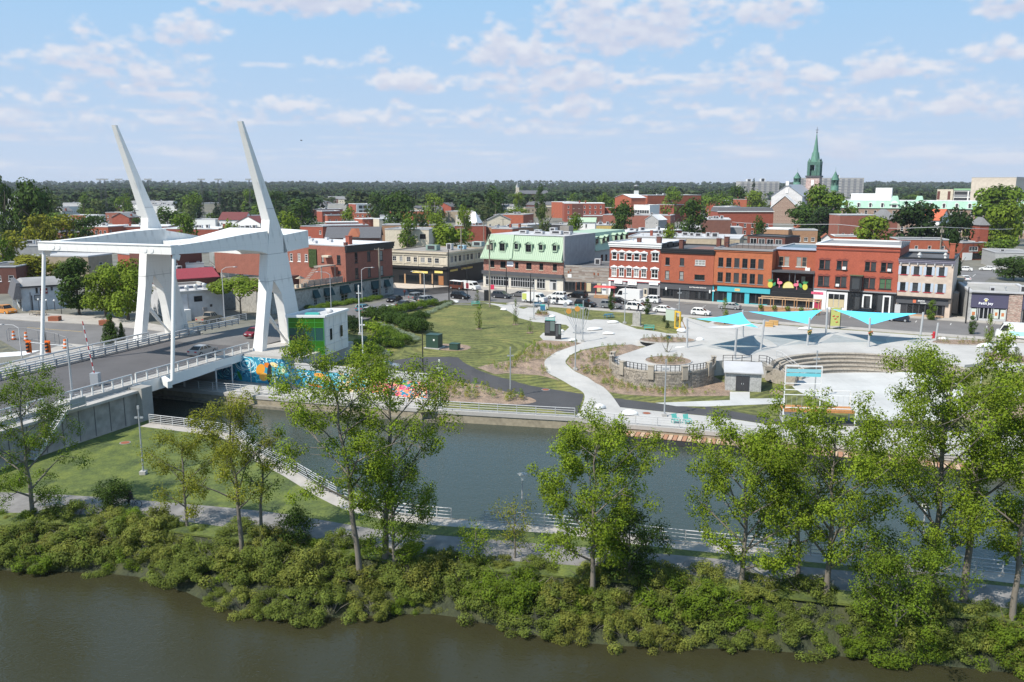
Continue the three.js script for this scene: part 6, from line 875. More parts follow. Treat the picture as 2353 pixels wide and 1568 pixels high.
BB('low red brick extension with flat roof right of the white cornice',b6,1575,245,1860,248,5.4,8,m.brick,m.roofLight,{w:[2,1,.9,1,3],st:wS});
BB('white garage with rusty roof left of the white cornice',b6,990,190,1110,192,5,8,m.white,m.rust,{gable:1.4,along:false});
BB('long red brick house wall with white windows behind the pink building',a7,595,892,1312,900,8.2,11,m.brick2,m.roofDark,{w:[4,1,1,1.9,4.4],st:wS,cap:m.lightGrey});
BB('blue-walled roof terrace behind the pink building',a7,725,1050,1285,1065,9,4,m.blueP,m.roofGrey);
{const b=BB('small red brick shop with white shopfront in the lane at right',a7,1500,940,1825,935,6,9,M(.25,.065,.035,{t:'brick',s:3.6}),m.roofGrey,{ch:.95});b.panel('shop_front',0,.3,0,b.w*.45,2.6,.02,.2,m.white);b.panel('shop_window',0,b.w*.48,.4,b.w-.3,2.4,.02,.1,m.glass);b.win(0,b.w*.3,3.2,b.w*.68,4.7,{f:m.white,sill:m.white,bars:[3,1],pane:[m.glass2]});b.walls();}
BB('flat-roofed grey hall at the right edge behind the car park',a7,1960,1075,2500,1085,4.8,16,m.blockGrey,m.roofGrey,{un:1});
BB('dark brick house with white windows and grey roof below the green mansard',a6,1465,1335,1950,1335,13.8,12,m.brick4,m.roofLight,{w:[4,2,1.1,1.6,5,-3],st:wS,v:4});
BB('grey hipped roof house right of the dark brick house',a6,2030,1395,2270,1395,12.1,12,m.brick4,m.shingleG,{hip:4});
BB('house with orange roof between the two dark trees',a7,1175,620,1330,600,12.2,8,m.white,m.redOrange,{gable:4,along:false});
BB('small house with grey mansard between the trees at the right',a7,1745,690,1870,690,10.8,7,m.brick,m.shingleG,{hip:3,w:[2,1,.9,1.4,2.6],st:wS});
{// long green mansard
const b=BB('very long pale green mansard roof with arched white dormers right of the church',a6,1475,1228,4310,1260,14,16,m.fieldStone,m.roofWhite,{name:'convent',w:[18,3,1.3,2.2,10.6,-4]});
part(b.g,'mansard_roof',gb((g)=>g.hex([[-.3,14,.5],[b.w+.3,14,.5],[b.w+.3,14,-16],[-.3,14,-16]],[[.4,17.8,-1.6],[b.w-.4,17.8,-1.6],[b.w-.4,17.8,-15],[.4,17.8,-15]])),m.aqua);part(b.g,'top_roof',box(.5,17.8,-15,b.w-.5,18.1,-1.8),m.roofWhite);
for (let i=0;i<16;i++){const u=b.w*(i+.5)/16,big=i===4||i===6;const d=part(b.g,'dormer',gb((g)=>{g.box(u-(big?1.7:.9),14.1,-1.6,u+(big?1.7:.9),16.2,.35);g.tube([[u,16.2,-1.6],[u,16.2,.35]],big?1.7:.9,12);}),m.white);part(d,'pane',box(u-(big?1:.5),14.5,.35,u+(big?1:.5),16.6,.4),m.glass2);if (big)part(d,'tower_roof',gb((g)=>g.hex([[u-2.6,16,.6],[u+2.6,16,.6],[u+2.6,16,-5],[u-2.6,16,-5]],[[u-1.2,20.4,-1.4],[u+1.2,20.4,-1.4],[u+1.2,20.4,-3],[u-1.2,20.4,-3]])),m.aqua);}
part(b.g,'rooftop_house',box(4,18,-14,24,21.5,-6),m.white);part(b.g,'rooftop_house',box(16,21.5,-13,24,24.5,-7),m.white);
}
{const b=BB('pale flats with three floors of dark balconies and green roof edge at right',a7,1380,200,2240,205,22.9,18,m.white,m.roofTan,{name:'apartment_block',cat:'apartment building'});for (let j=0;j<4;j++)for (let i=0;i<4;i++){b.panel('balcony',0,b.w*(.01+i*.25),b.h-3.4-j*3.7,b.w*(.235+i*.25),b.h-.6-j*3.7,.02,.1,m.dark);b.panel('balcony_rail',0,b.w*(.01+i*.25),b.h-3.4-j*3.7,b.w*(.235+i*.25),b.h-2.5-j*3.7,.3,.36,m.grey);}b.panel('green_edge',0,0,b.h,b.w,b.h+1,-.5,.3,M(.25,.42,.25));b.panel('stair_tower',0,-10.5,0,-.2,b.h+.5,-6,.6,m.cream);for (const u of [-9.4,-2.6])b.panel('stair_window',0,u-.9,b.h-5.5,u+.9,b.h-.6,.6,.64,m.brickDk);}
BB('plain pale tower block cut by the right edge',a7,2255,20,2620,30,30,22,M(.55,.48,.40,{t:'speck',s:6}),m.roofLight,{name:'apartment_block',cat:'apartment building'});
// far slab blocks on the skyline
for (const [lb,x0,x1,y,n] of [['long grey slab block on the skyline right behind the church spire',890,1800,812,11],['stepped grey slab block on the skyline left of the church',60,612,862,7]]){
const D=1500,at=(x)=>{const d=rayDir(...a6(x,y));return d.multiplyScalar(D/-d.z).add(EYE);};const P=at(x0),Q=at(x1),H=P.y,b=new Bld('slab_block',lb,V3(P.x,0,P.z),V3(Q.x,0,Q.z),26,H,M(.42,.40,.38),{cat:'apartment building'});
b.walls();b.flatRoof(m.roofGrey);for (let i=0;i<n;i++)b.panel('dark_bay',0,b.w*(i+.25)/n,1,b.w*(i+.7)/n,H-1.5,.01,.4,M(.22,.22,.23));for (let i=1;i<8;i++)b.panel('floor_band',0,0,H*i/8,b.w,H*i/8+.5,.01,.6,M(.4,.38,.36));b.unit(b.w*.25,-8,8,4,6,m.white);b.unit(b.w*.6,-8,8,5,6,m.white);
}
{// the church
const t0=G(a6(500,1060),18.6),wN=21,ex=V3(.86,0,.51),A=V3(t0.x,0,t0.z),B=A.clone().addScaledVector(ex,wN);
const b=new Bld('church','stone church with grey roof, tall green copper spire and two small green turrets',A,B,44,18.6,M(.56,.55,.55,{t:'speck',s:4}),{cat:'church'});b.walls();b.gable(M(.30,.32,.36,{rough:.5,t:'metal',s:6}),7.6,false,.6);b.panel('gable_vent',0,wN/2-.9,20.4,wN/2+.9,23.6,.02,.3,m.white);b.panel('gable_cross_base',0,wN/2-1.1,25.5,wN/2+1.1,28.6,-1.5,.6,m.white);b.grid(1,5,1,{ww:1.6,wh:7,v0:6,st:{f:m.grey,sill:null,arch:true,pane:[m.glass]}});
part(b.g,'stone_gable_front',gb((g)=>{g.m=b.mat(0);g.plate([[1,0],[wN+1,0],[wN+1,9],[wN/2+1,18],[1,9]],3,9);}),m.fieldStone);part(b.g,'front_roof',gb((g)=>{g.m=b.mat(0);g.plate([[-.2,8.4],[wN/2+1,18.6],[wN+2.2,8.4],[wN+2.2,9],[wN/2+1,19.4],[-.2,9]],2.6,9.4);}),m.roofWhite);part(b.g,'brick_stack',box(wN+.2,0,-20,wN+4,20,-16),m.brick2);
// spire above the far end
const pxc=G(a6(1100,1000),0),X=(x,y)=>{const P=A.clone().addScaledVector(V3(ex.z,0,-ex.x),44);const d=rayDir(...a6(x,y)),t=(P.x*P.x+P.z*P.z)**.5/Math.hypot(d.x,d.z);return EYE.clone().addScaledVector(d,t).applyMatrix4(b.inv);};
const c=X(1100,780),sc=X(1190,780).x-c.x,hT=(y)=>X(1100,y).y;const T0=hT(780),T1=hT(600),T2=hT(180),T3=hT(100),cx=c.x,cz=c.z,r=Math.abs(X(1195,780).distanceTo(X(1005,780)))/2;
const sq=(g,r0,r1,y0,y1,dx=0,dz=0)=>g.hex([[cx-r0+dx,y0,cz+r0+dz],[cx+r0+dx,y0,cz+r0+dz],[cx+r0+dx,y0,cz-r0+dz],[cx-r0+dx,y0,cz-r0+dz]],[[cx-r1+dx,y1,cz+r1+dz],[cx+r1+dx,y1,cz+r1+dz],[cx+r1+dx,y1,cz-r1+dz],[cx-r1+dx,y1,cz-r1+dz]]);
const tw=part(b.g,'tower',gb((g)=>{sq(g,r,r,0,T0-1.2);}),M(.48,.42,.38,{t:'oldbrick',s:5}));part(tw,'louvre',box(cx-1,T0-7,cz+r,cx+1,T0-3,cz+r+.15),m.white);
part(b.g,'tower_cornice',gb((g)=>sq(g,r*1.12,r*1.12,T0-1.2,T0)),m.charcoal);
part(b.g,'belfry',gb((g)=>{const k=r*.95;for (const [a,e] of [[-1,1],[1,1],[1,-1],[-1,-1]]){sq(g,r*.2,r*.2,T0,T1,a*r*.74,e*r*.74);sq(g,r*.24,.02,T1+.5,T1+(T2-T1)*.16,a*r*.72,e*r*.72);}sq(g,k,k,T1-1.6,T1+.6);sq(g,r*.5,r*.5,T0,T0+(T1-T0)*.4);for (const [a,e] of [[0,1],[1,0],[0,-1],[-1,0]])sq(g,r*.14,r*.14,T0,T1-1.6,a*r*.82+e*r*.36,e*r*.82+a*r*.36);}),m.copperDk);
part(b.g,'spire',gb((g)=>{g.tube([[cx,T1+.5,cz],[cx,T1+(T2-T1)*.34,cz],[cx,T1+(T2-T1)*.36,cz],[cx,T2,cz]],[r*.78,r*.46,r*.4,.12],8);for (const [a,e] of [[0,1],[1,0],[0,-1],[-1,0]])sq(g,r*.2,.05,T1+.5,T1+(T2-T1)*.36,a*r*.5,e*r*.5);}),m.copper);
part(b.g,'cross',gb((g)=>{g.cyl(cx,cz,T2-.5,T3,.18,.12,6);g.box(cx-1,T3-2.2,cz-.12,cx+1,T3-1.9,cz+.12);g.sphere(cx,T2+.3,cz,.5);}),m.dark);
for (const [x,y0,y1] of [[857,730,890],[1385,715,945]]){const q=X(x,y1),tp=X(x,y0),mid=X(x,y0+(y1-y0)*.55);const h=tp.y-q.y;part(b.g,'turret',gb((g)=>{g.tube([[q.x,mid.y,q.z],[q.x,mid.y+.1,q.z],[q.x,tp.y,q.z]],[2.9,3.1,.1],8);g.cyl(q.x,q.z,tp.y-.5,tp.y+3,.1,.06,5);g.cyl(q.x,q.z,q.y-3,q.y+h*.12,2.8,2.8,8);}),m.copper);part(b.g,'turret_lantern',gb((g)=>{for (let i=0;i<6;i++)g.cyl(q.x+Math.cos(i*1.05)*2.2,q.z+Math.sin(i*1.05)*2.2,q.y,mid.y+.1,.4,.4,5);g.cyl(q.x,q.z,q.y,mid.y,1.5,1.5,6);}),m.copperDk);}
}
{// small far church
const d=rayDir(...a4(860,230)),P=EYE.clone().addScaledVector(d,1150/-d.z),t=thing('far_church','small distant church with pale pointed spire among the trees','church',[P.x,0,P.z]),H=(y)=>P.y+(230-y)*.1641/1953*1180;part(t,'tower',box(-2.2,0,-2.2,2.2,H(165),2.2),m.cream);part(t,'spire',gb((g)=>g.tube([[0,H(165),0],[0,H(98),0]],[2.5,.1],8)),m.lightGrey);part(t,'nave',box(-2,0,-30,42,H(250),-6),m.brickBr);part(t,'nave_roof',gb((g)=>g.hex([[-4,H(250),-4],[44,H(250),-4],[44,H(250),-32],[-4,H(250),-32]],[[-2,H(205),-17],[40,H(205),-17],[40,H(205),-19],[-2,H(205),-19]])),m.shingle);}
// far left works and sheds
BB('long low white factory shed beyond the trees at left',a1,840,545,1110,540,8,20,m.white,m.roofLight,{w:[8,1,2,1.5,3]});
BB('long low grey works roof left of the factory shed',a1,860,490,1210,492,9,30,m.lightGrey,m.roofGrey,{un:2});
BB('long white works with roof plant just left of the left pylon',a1,1590,510,2400,515,9,30,m.white,m.roofGrey,{un:6});
BB('rear white works roof left of the left pylon',a1,1630,470,2420,472,9,26,m.lightGrey,m.roofWhite,{un:5});
BB('grey arena roof among conifers between the pylons',a2,680,385,1240,380,8,30,m.cream,m.roofGrey,{un:1});
BB('low white works seen under the mast of the left pylon',a2,-10,415,340,415,8.5,20,m.white,m.roofGrey,{un:3});
BB('small white house behind the tall tree at far left',a1,100,395,255,395,17,12,m.white,m.roofGrey,{w:[3,2,1.6,1.6,8,-4]});
BB('small white gable between trees at left',a1,750,600,860,602,6,9,m.white,m.shingleG,{gable:3,along:false,ch:1});
{const g=new GB();const mast=thing('floodlight_mast','lattice floodlight mast rising above the dark wood behind the left pylon, leftmost of a row','floodlight mast',[0,0,0],0,'floodlight masts of a sports ground behind the left pylon');part(mast,'mast',gb((k)=>{for (const [x,z] of [[-.6,.6],[.6,.6],[.6,-.6],[-.6,-.6]])k.tube([[x,0,z],[x*.6,30,z*.6]],.08,4);for (let i=0;i<12;i++)k.tube([[-.6,i*2.5,.6],[.6,i*2.5+2.5,.6]],.05,4);}),m.charcoal);part(mast,'lamp_head',gb((k)=>{for (let i=-2;i<=2;i++)k.box(i*1.1-.4,29.4,-.4,i*1.1+.4,30.4,.4);k.box(-3,30.4,-.3,3,30.6,.3);}),m.galv);
const P=[[a1,1465,256,'second mast from the left'],[a1,1400,262,'leftmost, a slim one'],[a1,1665,258,'third from the left'],[a1,2072,262,'just right of the leaning left pylon'],[a2,690,140,'left of the two between the pylons'],[a2,928,145,'right of the two between the pylons'],[a2,1360,132,'directly left of the right pylon mast']];P.forEach(([z,x,y,w],i)=>{const d=rayDir(...z(x,y)),D=640,p=EYE.clone().addScaledVector(d,D/-d.z),lb='lattice floodlight mast above the dark wood, '+w;if (!i){mast.position.set(p.x,0,p.z);mast.userData.label=lb;}else copyOf(mast,V3(p.x,0,p.z),0,lb);});}
// ---------- plants ----------
function foliage(clumps,n,size,seed,o={}){// leaf-sized faces scattered through clumps [x, y, z, r]
const r=rng(seed),P=new Float32Array(n*12),N=new Float32Array(n*12),C=new Float32Array(n*12),I=new Uint32Array(n*6);
const tot=clumps.reduce((a,c)=>a+c[3]**2,0);let acc=clumps.map((c)=>c[3]**2/tot),ci=0,left=acc[0]*n;const d=V3(),u=V3(),v=V3(),nn=V3(),q=V3(),cc=o.center??V3(0,.6,0);
let tone=.8+r()*.4;
for (let i=0;i<n;i++){
while (left<1&&ci<clumps.length-1){ci++;left+=acc[ci]*n;tone=.72+r()*.5;}left--;
const c=clumps[ci];do d.set(r()*2-1,r()*2-1,r()*2-1);while (d.lengthSq()>1||d.lengthSq()<.05);const k=Math.pow(d.length(),o.shell??.5);d.normalize();
q.set(c[0]+d.x*c[3]*k,c[1]+d.y*c[3]*k*(o.flat??.85),c[2]+d.z*c[3]*k);
nn.copy(d).multiplyScalar(.8).add(V3(r()-.5,r()*.9-.1,r()-.5)).normalize();u.set(r()-.5,r()-.7,r()-.5).cross(nn).normalize();v.copy(nn).cross(u);
const s=size*(.65+r()*.7),w=s*(o.narrow??.8),t=tone*(.82+r()*.36),yy=o.dry?r()*o.dry:0;
[[0,-s],[w,0],[0,s],[-w,0]].forEach(([a,b],j)=>{const e=i*12+j*3,bend=j===1||j===3?s*.18:0;P[e]=q.x+(u.x*a+v.x*b)*.5-nn.x*bend;P[e+1]=q.y+(u.y*a+v.y*b)*.5-nn.y*bend;P[e+2]=q.z+(u.z*a+v.z*b)*.5-nn.z*bend;N[e]=nn.x;N[e+1]=nn.y;N[e+2]=nn.z;C[e]=t*(1+yy);C[e+1]=t*(1+yy*.25);C[e+2]=t*(1-yy*.5);});
const b=i*4;I.set([b,b+1,b+2,b,b+2,b+3],i*6);
}
const g=new THREE.BufferGeometry();g.setAttribute('position',new THREE.BufferAttribute(P,3));g.setAttribute('normal',new THREE.BufferAttribute(N,3));g.setAttribute('color',new THREE.BufferAttribute(C,3));g.setIndex(new THREE.BufferAttribute(I,1));return g;
}
const LM=(r,g,b,t=.35)=>M(r,g,b,{trans:t,vc:true,rough:.75});
const leafM={mid:LM(.12,.19,.022),dark:LM(.055,.10,.018),deep:LM(.028,.055,.014),yellow:LM(.22,.225,.02),lime:LM(.155,.22,.022),grey:LM(.11,.145,.045),willow:LM(.16,.185,.04),near:LM(.185,.275,.024,.45),near2:LM(.13,.21,.02,.45),nearY:LM(.215,.25,.028,.45),bush:LM(.13,.18,.036),bush2:LM(.175,.215,.045),silver:LM(.30,.36,.25),spruce:LM(.03,.055,.03),far:LM(.045,.075,.025,.2)};
// crowns one metre tall and wide, to be scaled
const crownClumps=(seed,n,shape)=>{const r=rng(seed),out=[];for (let i=0;i<n;i++){const a=r()*6.283,y=r(),k=Math.sqrt(r())*.9;if (shape==='cone'){const R=(1-y)*.4+.05;out.push([Math.cos(a)*R*k,.08+y*.9,Math.sin(a)*R*k,.09+(1-y)*.08]);}else if (shape==='oval'){const R=Math.sin(Math.PI*clamp(y,.06,.96))**.6*.33;out.push([Math.cos(a)*R*k,.1+y*.86,Math.sin(a)*R*k,.11+r()*.05]);}else if (shape==='umbrella'){out.push([Math.cos(a)*.4*k,.62+(1-k*k)*.22+r()*.06,Math.sin(a)*.4*k,.09+r()*.05]);}else{const R=Math.sqrt(Math.max(0,1-(y*1.75-.8)**2))*.36+.04;out.push([Math.cos(a)*R*k,.2+y*.7,Math.sin(a)*R*k,.12+r()*.07]);}}return out;};
const protoGeo={};const crownGeo=(shape,v,n,leaf)=>protoGeo[shape+v+n]??=foliage(crownClumps(v*37+shape.length*11,shape==='cone'?46:34,shape),n,leaf,v*13+n,{shell:.42});
const trunkGeo=gb((g)=>{g.tube([[0,-.03,0],[.004,.25,0],[-.006,.55,.004],[0,.8,0]],[.028,.02,.014,.006],6);for (let i=0;i<5;i++){const a=i*2.4,y=.28+i*.08;g.tube([[0,y,0],[Math.cos(a)*.13,y+.13,Math.sin(a)*.13],[Math.cos(a)*.22,y+.28,Math.sin(a)*.22]],[.012,.008,.003],4,false);}});
let tv=0;
const tree=(label,mat,shape,base,h,wd,o={})=>{// a tree of height h and crown width wd
const t=thing(shape==='cone'?'conifer':o.name??'tree',label,'tree',base,(tv*2.4) % 6.28,o.group),n=o.n??700,v=tv++ % 3;
const tr=part(t,'trunk',trunkGeo,m.bark);tr.scale.set(h*(o.thin??1),h,h*(o.thin??1));const c=part(t,'crown',crownGeo(shape,v,n,o.leaf??.075),leafM[mat]);c.scale.set(wd*1.22,h,wd*1.22);return t;
};
// background trees: crown centre column, top, width in the zooms, height in metres
const TT=(label,mat,z,x,y,w,h,shape='round',o={})=>{const p=z(x,y),d=rayDir(...p);let D=h<0?-h:2000;if (h>0&&d.y<0)D=(CAM_Y-h)*d.z/d.y;if (D>720)D=600+(x % 90);const b=EYE.clone().addScaledVector(d,D/-d.z);h=b.y;const wd=w*.1641*Math.hypot(b.x,b.z)/1953;b.y=0;return tree(label,mat,shape,b,h,wd,{n:1300,leaf:.062,...o});};
const base=(label,mat,z,x,yb,yt,w,shape='round',o={})=>{const b=G(z(x,yb),o.y??0),s=z(w*(shape==='round'?1.15:1),0)[0]-z(0,0)[0];const h=hAt(b,z(x,yt)[1])-b.y;return tree(label,mat,shape,b,h,s*Math.hypot(b.x,b.z)/1953,{n:4200,leaf:.048,...o});};
TT('tall dark tree cut off by the left edge of the skyline','dark',a1,0,100,300,-330);TT('tall broad tree towering over the skyline at far left','dark',a1,420,122,440,-330,'round',{n:2600});TT('grey-green rounded tree right of the tall broad one','grey',a1,640,365,430,-430);
TT('mid green tree below the white house at far left','mid',a1,230,500,380,-400);TT('bright green tree above the yellow ones at left','mid',a1,620,555,460,-380);TT('yellow-green flat-topped tree beside the grey warehouse','yellow',a1,520,645,380,-300);TT('wide yellow-green tree in front of the low brick row','yellow',a1,900,648,460,-330);TT('small yellow-green tree in front of the brick wall at left','yellow',a1,640,745,260,-300);
TT('dark round tree right of the yellow-green ones','dark',a1,1220,655,380,-330);TT('mid green tree in front of the works at left','mid',a1,1290,430,320,15);TT('large dark green tree left of the leaning left pylon','dark',a1,1480,412,370,16);TT('dark tree directly beside the leaning left pylon','dark',a1,1780,488,200,13);TT('small round tree at the edge of the dark wood left','mid',a1,1150,345,150,14);TT('round tree under the masts at the edge of the dark wood','mid',a1,1715,345,200,14);TT('dark tree behind the brick gable at left','dark',a1,1760,650,200,8);TT('yellowish bush tree at the left edge above the flat grey block','yellow',a1,130,880,380,-250);TT('dark leafy tree at the left edge','mid',a1,0,905,220,-245);
TT('rounded light green tree behind the bridge beam','mid',a2,420,520,360,-330);TT('dark tree right of the left pylon','dark',a2,200,430,400,-400);TT('small light tree in front of the maroon roof','lime',a2,1085,590,210,-320);TT('broad willow-like tree left of the right pylon mast','mid',a2,1345,205,290,19,'oval');TT('light green tree right of the right pylon mast','lime',a2,1920,490,400,-330);
[[890,350,110],[985,328,120],[1085,330,110],[1185,340,120]].forEach(([x,y,w],i)=>TT(['leftmost','second','third','rightmost'][i]+' of the pointed conifers before the grey arena','spruce',a2,x,y,w*1.3,16,'cone'));
TT('tall dark tree behind the light green one by the mast','dark',a2,1720,210,340,18);TT('dark round tree right of the counterweight','dark',a2,2080,330,420,-430);TT('mid green tree between the pylons under the masts','mid',a2,560,215,280,16);TT('dark tree left of the arena roof','dark',a2,620,340,240,14);
TT('round bright tree left of the white-fronted flats','lime',a3,605,425,220,-430);TT('very large dark tree right of the white-fronted flats','dark',a3,1300,175,480,-450,'round',{n:1800});TT('broad dark tree behind the white-fronted flats','dark',a3,1000,225,320,18);TT('row-end tree above the low vents','mid',a3,1440,520,290,-340);TT('slender tree in front of the slate chapel','dark',a3,1620,440,190,-370);TT('light tree in front of the slate chapel','lime',a3,1850,515,310,-350);TT('pale green rounded tree left of the dark gabled house','lime',a3,1800,240,330,15);TT('tree between slate chapel and white turret','lime',a3,2240,375,200,-380);TT('small leafy tree on the arched row','lime',a3,600,688,150,6);
TT('broad light green tree behind the beige corner shop','lime',a3,2060,675,620,-262.5,'round',{n:2200});
TT('tall dark tree left of the distant pale spire','dark',a4,555,125,310,21);TT('light tree above the white turret','lime',a4,150,380,210,10);TT('grey-green tree right of the white turret','grey',a4,420,398,330,12);TT('low bright trees above the square brick block','lime',a4,850,430,320,8);TT('bright tree in front of the distant pale spire','lime',a4,880,222,160,12);TT('dark upright tree right of the distant pale spire','dark',a4,1180,148,190,19,'oval');TT('blue-green airy tree in front of the faded beige wall','grey',a4,1220,425,230,-300,'oval');TT('bushy tree left of the mint-roofed shed','mid',a4,1680,520,250,-290);TT('round tree right of the big red school','mid',a4,2065,228,180,14);TT('large dark tree beside the brick stair tower','dark',a5,310,318,350,-400,'round',{n:1800});
TT('large dark tree right of the red theatre','dark',a5,1305,308,430,-370,'round',{n:1800});TT('small yellow-green tree by the white gabled house','lime',a5,965,662,240,-290);TT('tall pointed spruce in front of the left slab block','spruce',a5,2155,48,130,28,'cone');TT('bright round tree left of the church','lime',a5,2180,200,310,13);TT('broad tree behind the red theatre','mid',a5,1010,150,330,17);TT('wide tree behind the small red house','mid',a5,1640,205,420,15);TT('tall dark tree left of the spruce','dark',a5,1930,130,300,19);
TT('tall leafy tree covering the side of the church','mid',a6,1230,915,580,-420,'round',{n:2600});TT('spreading dark tree in front of the church wall','dark',a6,1000,1140,520,-400,'round',{n:2200});TT('dark tree under the leafy church tree','deep',a6,1250,1230,480,-375,'round',{n:2000});TT('small dark tree before the slate mansard block','dark',a6,350,1340,210,-300);TT('small tree before the green mansard roof','mid',a6,1620,1130,210,-420);TT('bright yellow-green tree below the green mansard','lime',a6,1950,1338,470,-300,'round',{n:2400});
TT('big dark maple left of the orange roof','deep',a7,900,365,650,-320,'round',{n:3000});TT('dark maple right of the orange roof','deep',a7,1440,428,350,-310,'round',{n:2200});TT('tall feathery tree before the flats at right','mid',a7,2060,130,600,-400,'round',{n:3000});TT('bright tree in front of the feathery one at right','lime',a7,2120,345,420,-330,'round',{n:2600});TT('tree cut by the right edge below the pale tower','mid',a7,2330,290,300,-370);TT('dark column-like conifer beside the long brick house wall','deep',a7,1395,780,260,-215,'oval',{n:2200});TT('low green bushes behind the small brick shop','mid',a7,2000,880,460,-300);base('round dark tree at the right edge of the car park','dark',a8,2210,340,-10,420);
// street and square trees
base('dark leafy tree beside the tavern','dark',z1,515,1400,1030,215,'round');base('bright full tree in the square left of the left pylon','lime',z1,690,1420,1075,200,'round');base('large bright tree touching the left pylon','lime',z1,835,1440,1035,240,'round',{n:5200});base('yellow-green tree behind the tavern','yellow',z1,215,1230,1010,240);TT('yellow-green tree behind the hanger rod at left','lime',z1,380,1050,140,7);
base('young pine by the left pylon foot','dark',b1,1555,1005,590,230,'cone');base('small pine right of the young pine','dark',b1,1710,985,715,130,'cone');base('wide umbrella-shaped locust tree behind the bridge roadway','lime',b2,1245,980,385,800,'umbrella',{n:5200,leaf:.034});
const sap=(lb,z,x,yb,yt,w,mat='mid',o={})=>{const P=onT(z(x,yb));const t=tree(lb,mat,o.shape??'oval',P,hAt(P,z(x,yt)[1])-P.y,(z(w,0)[0]-z(0,0)[0])*Math.hypot(P.x,P.z)/1953,{n:Math.round((o.n??260)*2.2),leaf:.05,name:'young_tree',thin:.8});if (o.stakes)for (const s of [-1,1])part(t,'stake',box(s*.45-.03,-.1,-.03,s*.45+.03,1.3,.03),m.woodDk);if (o.bed)part(t,'mulch_ring',gb((g)=>g.tube([[0,-.05,0],[0,.05,0]],[.75,.6],14)),m.mulch);return t;};
sap('staked young tree on the mown lawn, left and nearest',z3,1300,975,815,75,'lime',{stakes:1,bed:1});sap('staked thin young tree on the lawn edge behind the first',z3,1540,945,780,50,'mid',{stakes:1,bed:1});sap('staked bare young tree on the lawn, rightmost',z3,1635,998,900,50,'mid',{stakes:1,bed:1,n:140});sap('slim young tree beside the bench at the top of the lawn',z3,1290,815,720,50,'grey');sap('small leafy street tree before the cream ground floor',b4,1078,830,660,90,'dark',{n:600});
sap('dense young street tree beside the parked grey cars',b5,160,1105,850,130,'dark',{n:900});sap('round young street tree by the white minivan',b5,660,1155,940,140,'dark',{n:800});sap('airy young tree beside the silver car',b5,1745,1295,935,130,'lime',{n:420});sap('young tree on the pavement before the grey restaurant',a8,1055,920,635,160,'mid',{n:900});sap('dense cone-like young tree on the near pavement at right',a8,1620,1100,845,130,'dark',{n:900});sap('tall thin young tree near the white van at right',a8,1855,1230,830,140,'lime',{n:500});sap('feathery young tree before the white van',a8,2075,1440,1060,170,'lime',{n:420});sap('pale young tree right of the feathery one',a8,2240,1530,1290,160,'grey',{n:420,stakes:1});
sap('small shrub behind the totem sculpture',b4,1600,1185,1060,90,'dark',{n:500,shape:'round'});sap('dark cone shrub beside the yellow picture frame, left',b5,900,1270,1165,75,'deep',{n:600,shape:'cone'});sap('dark cone shrub beside the yellow picture frame, right',b5,950,1350,1240,80,'deep',{n:600,shape:'cone'});sap('thin young tree in the bed beside the round terrace',z4,435,1215,1000,40,'lime',{n:120});
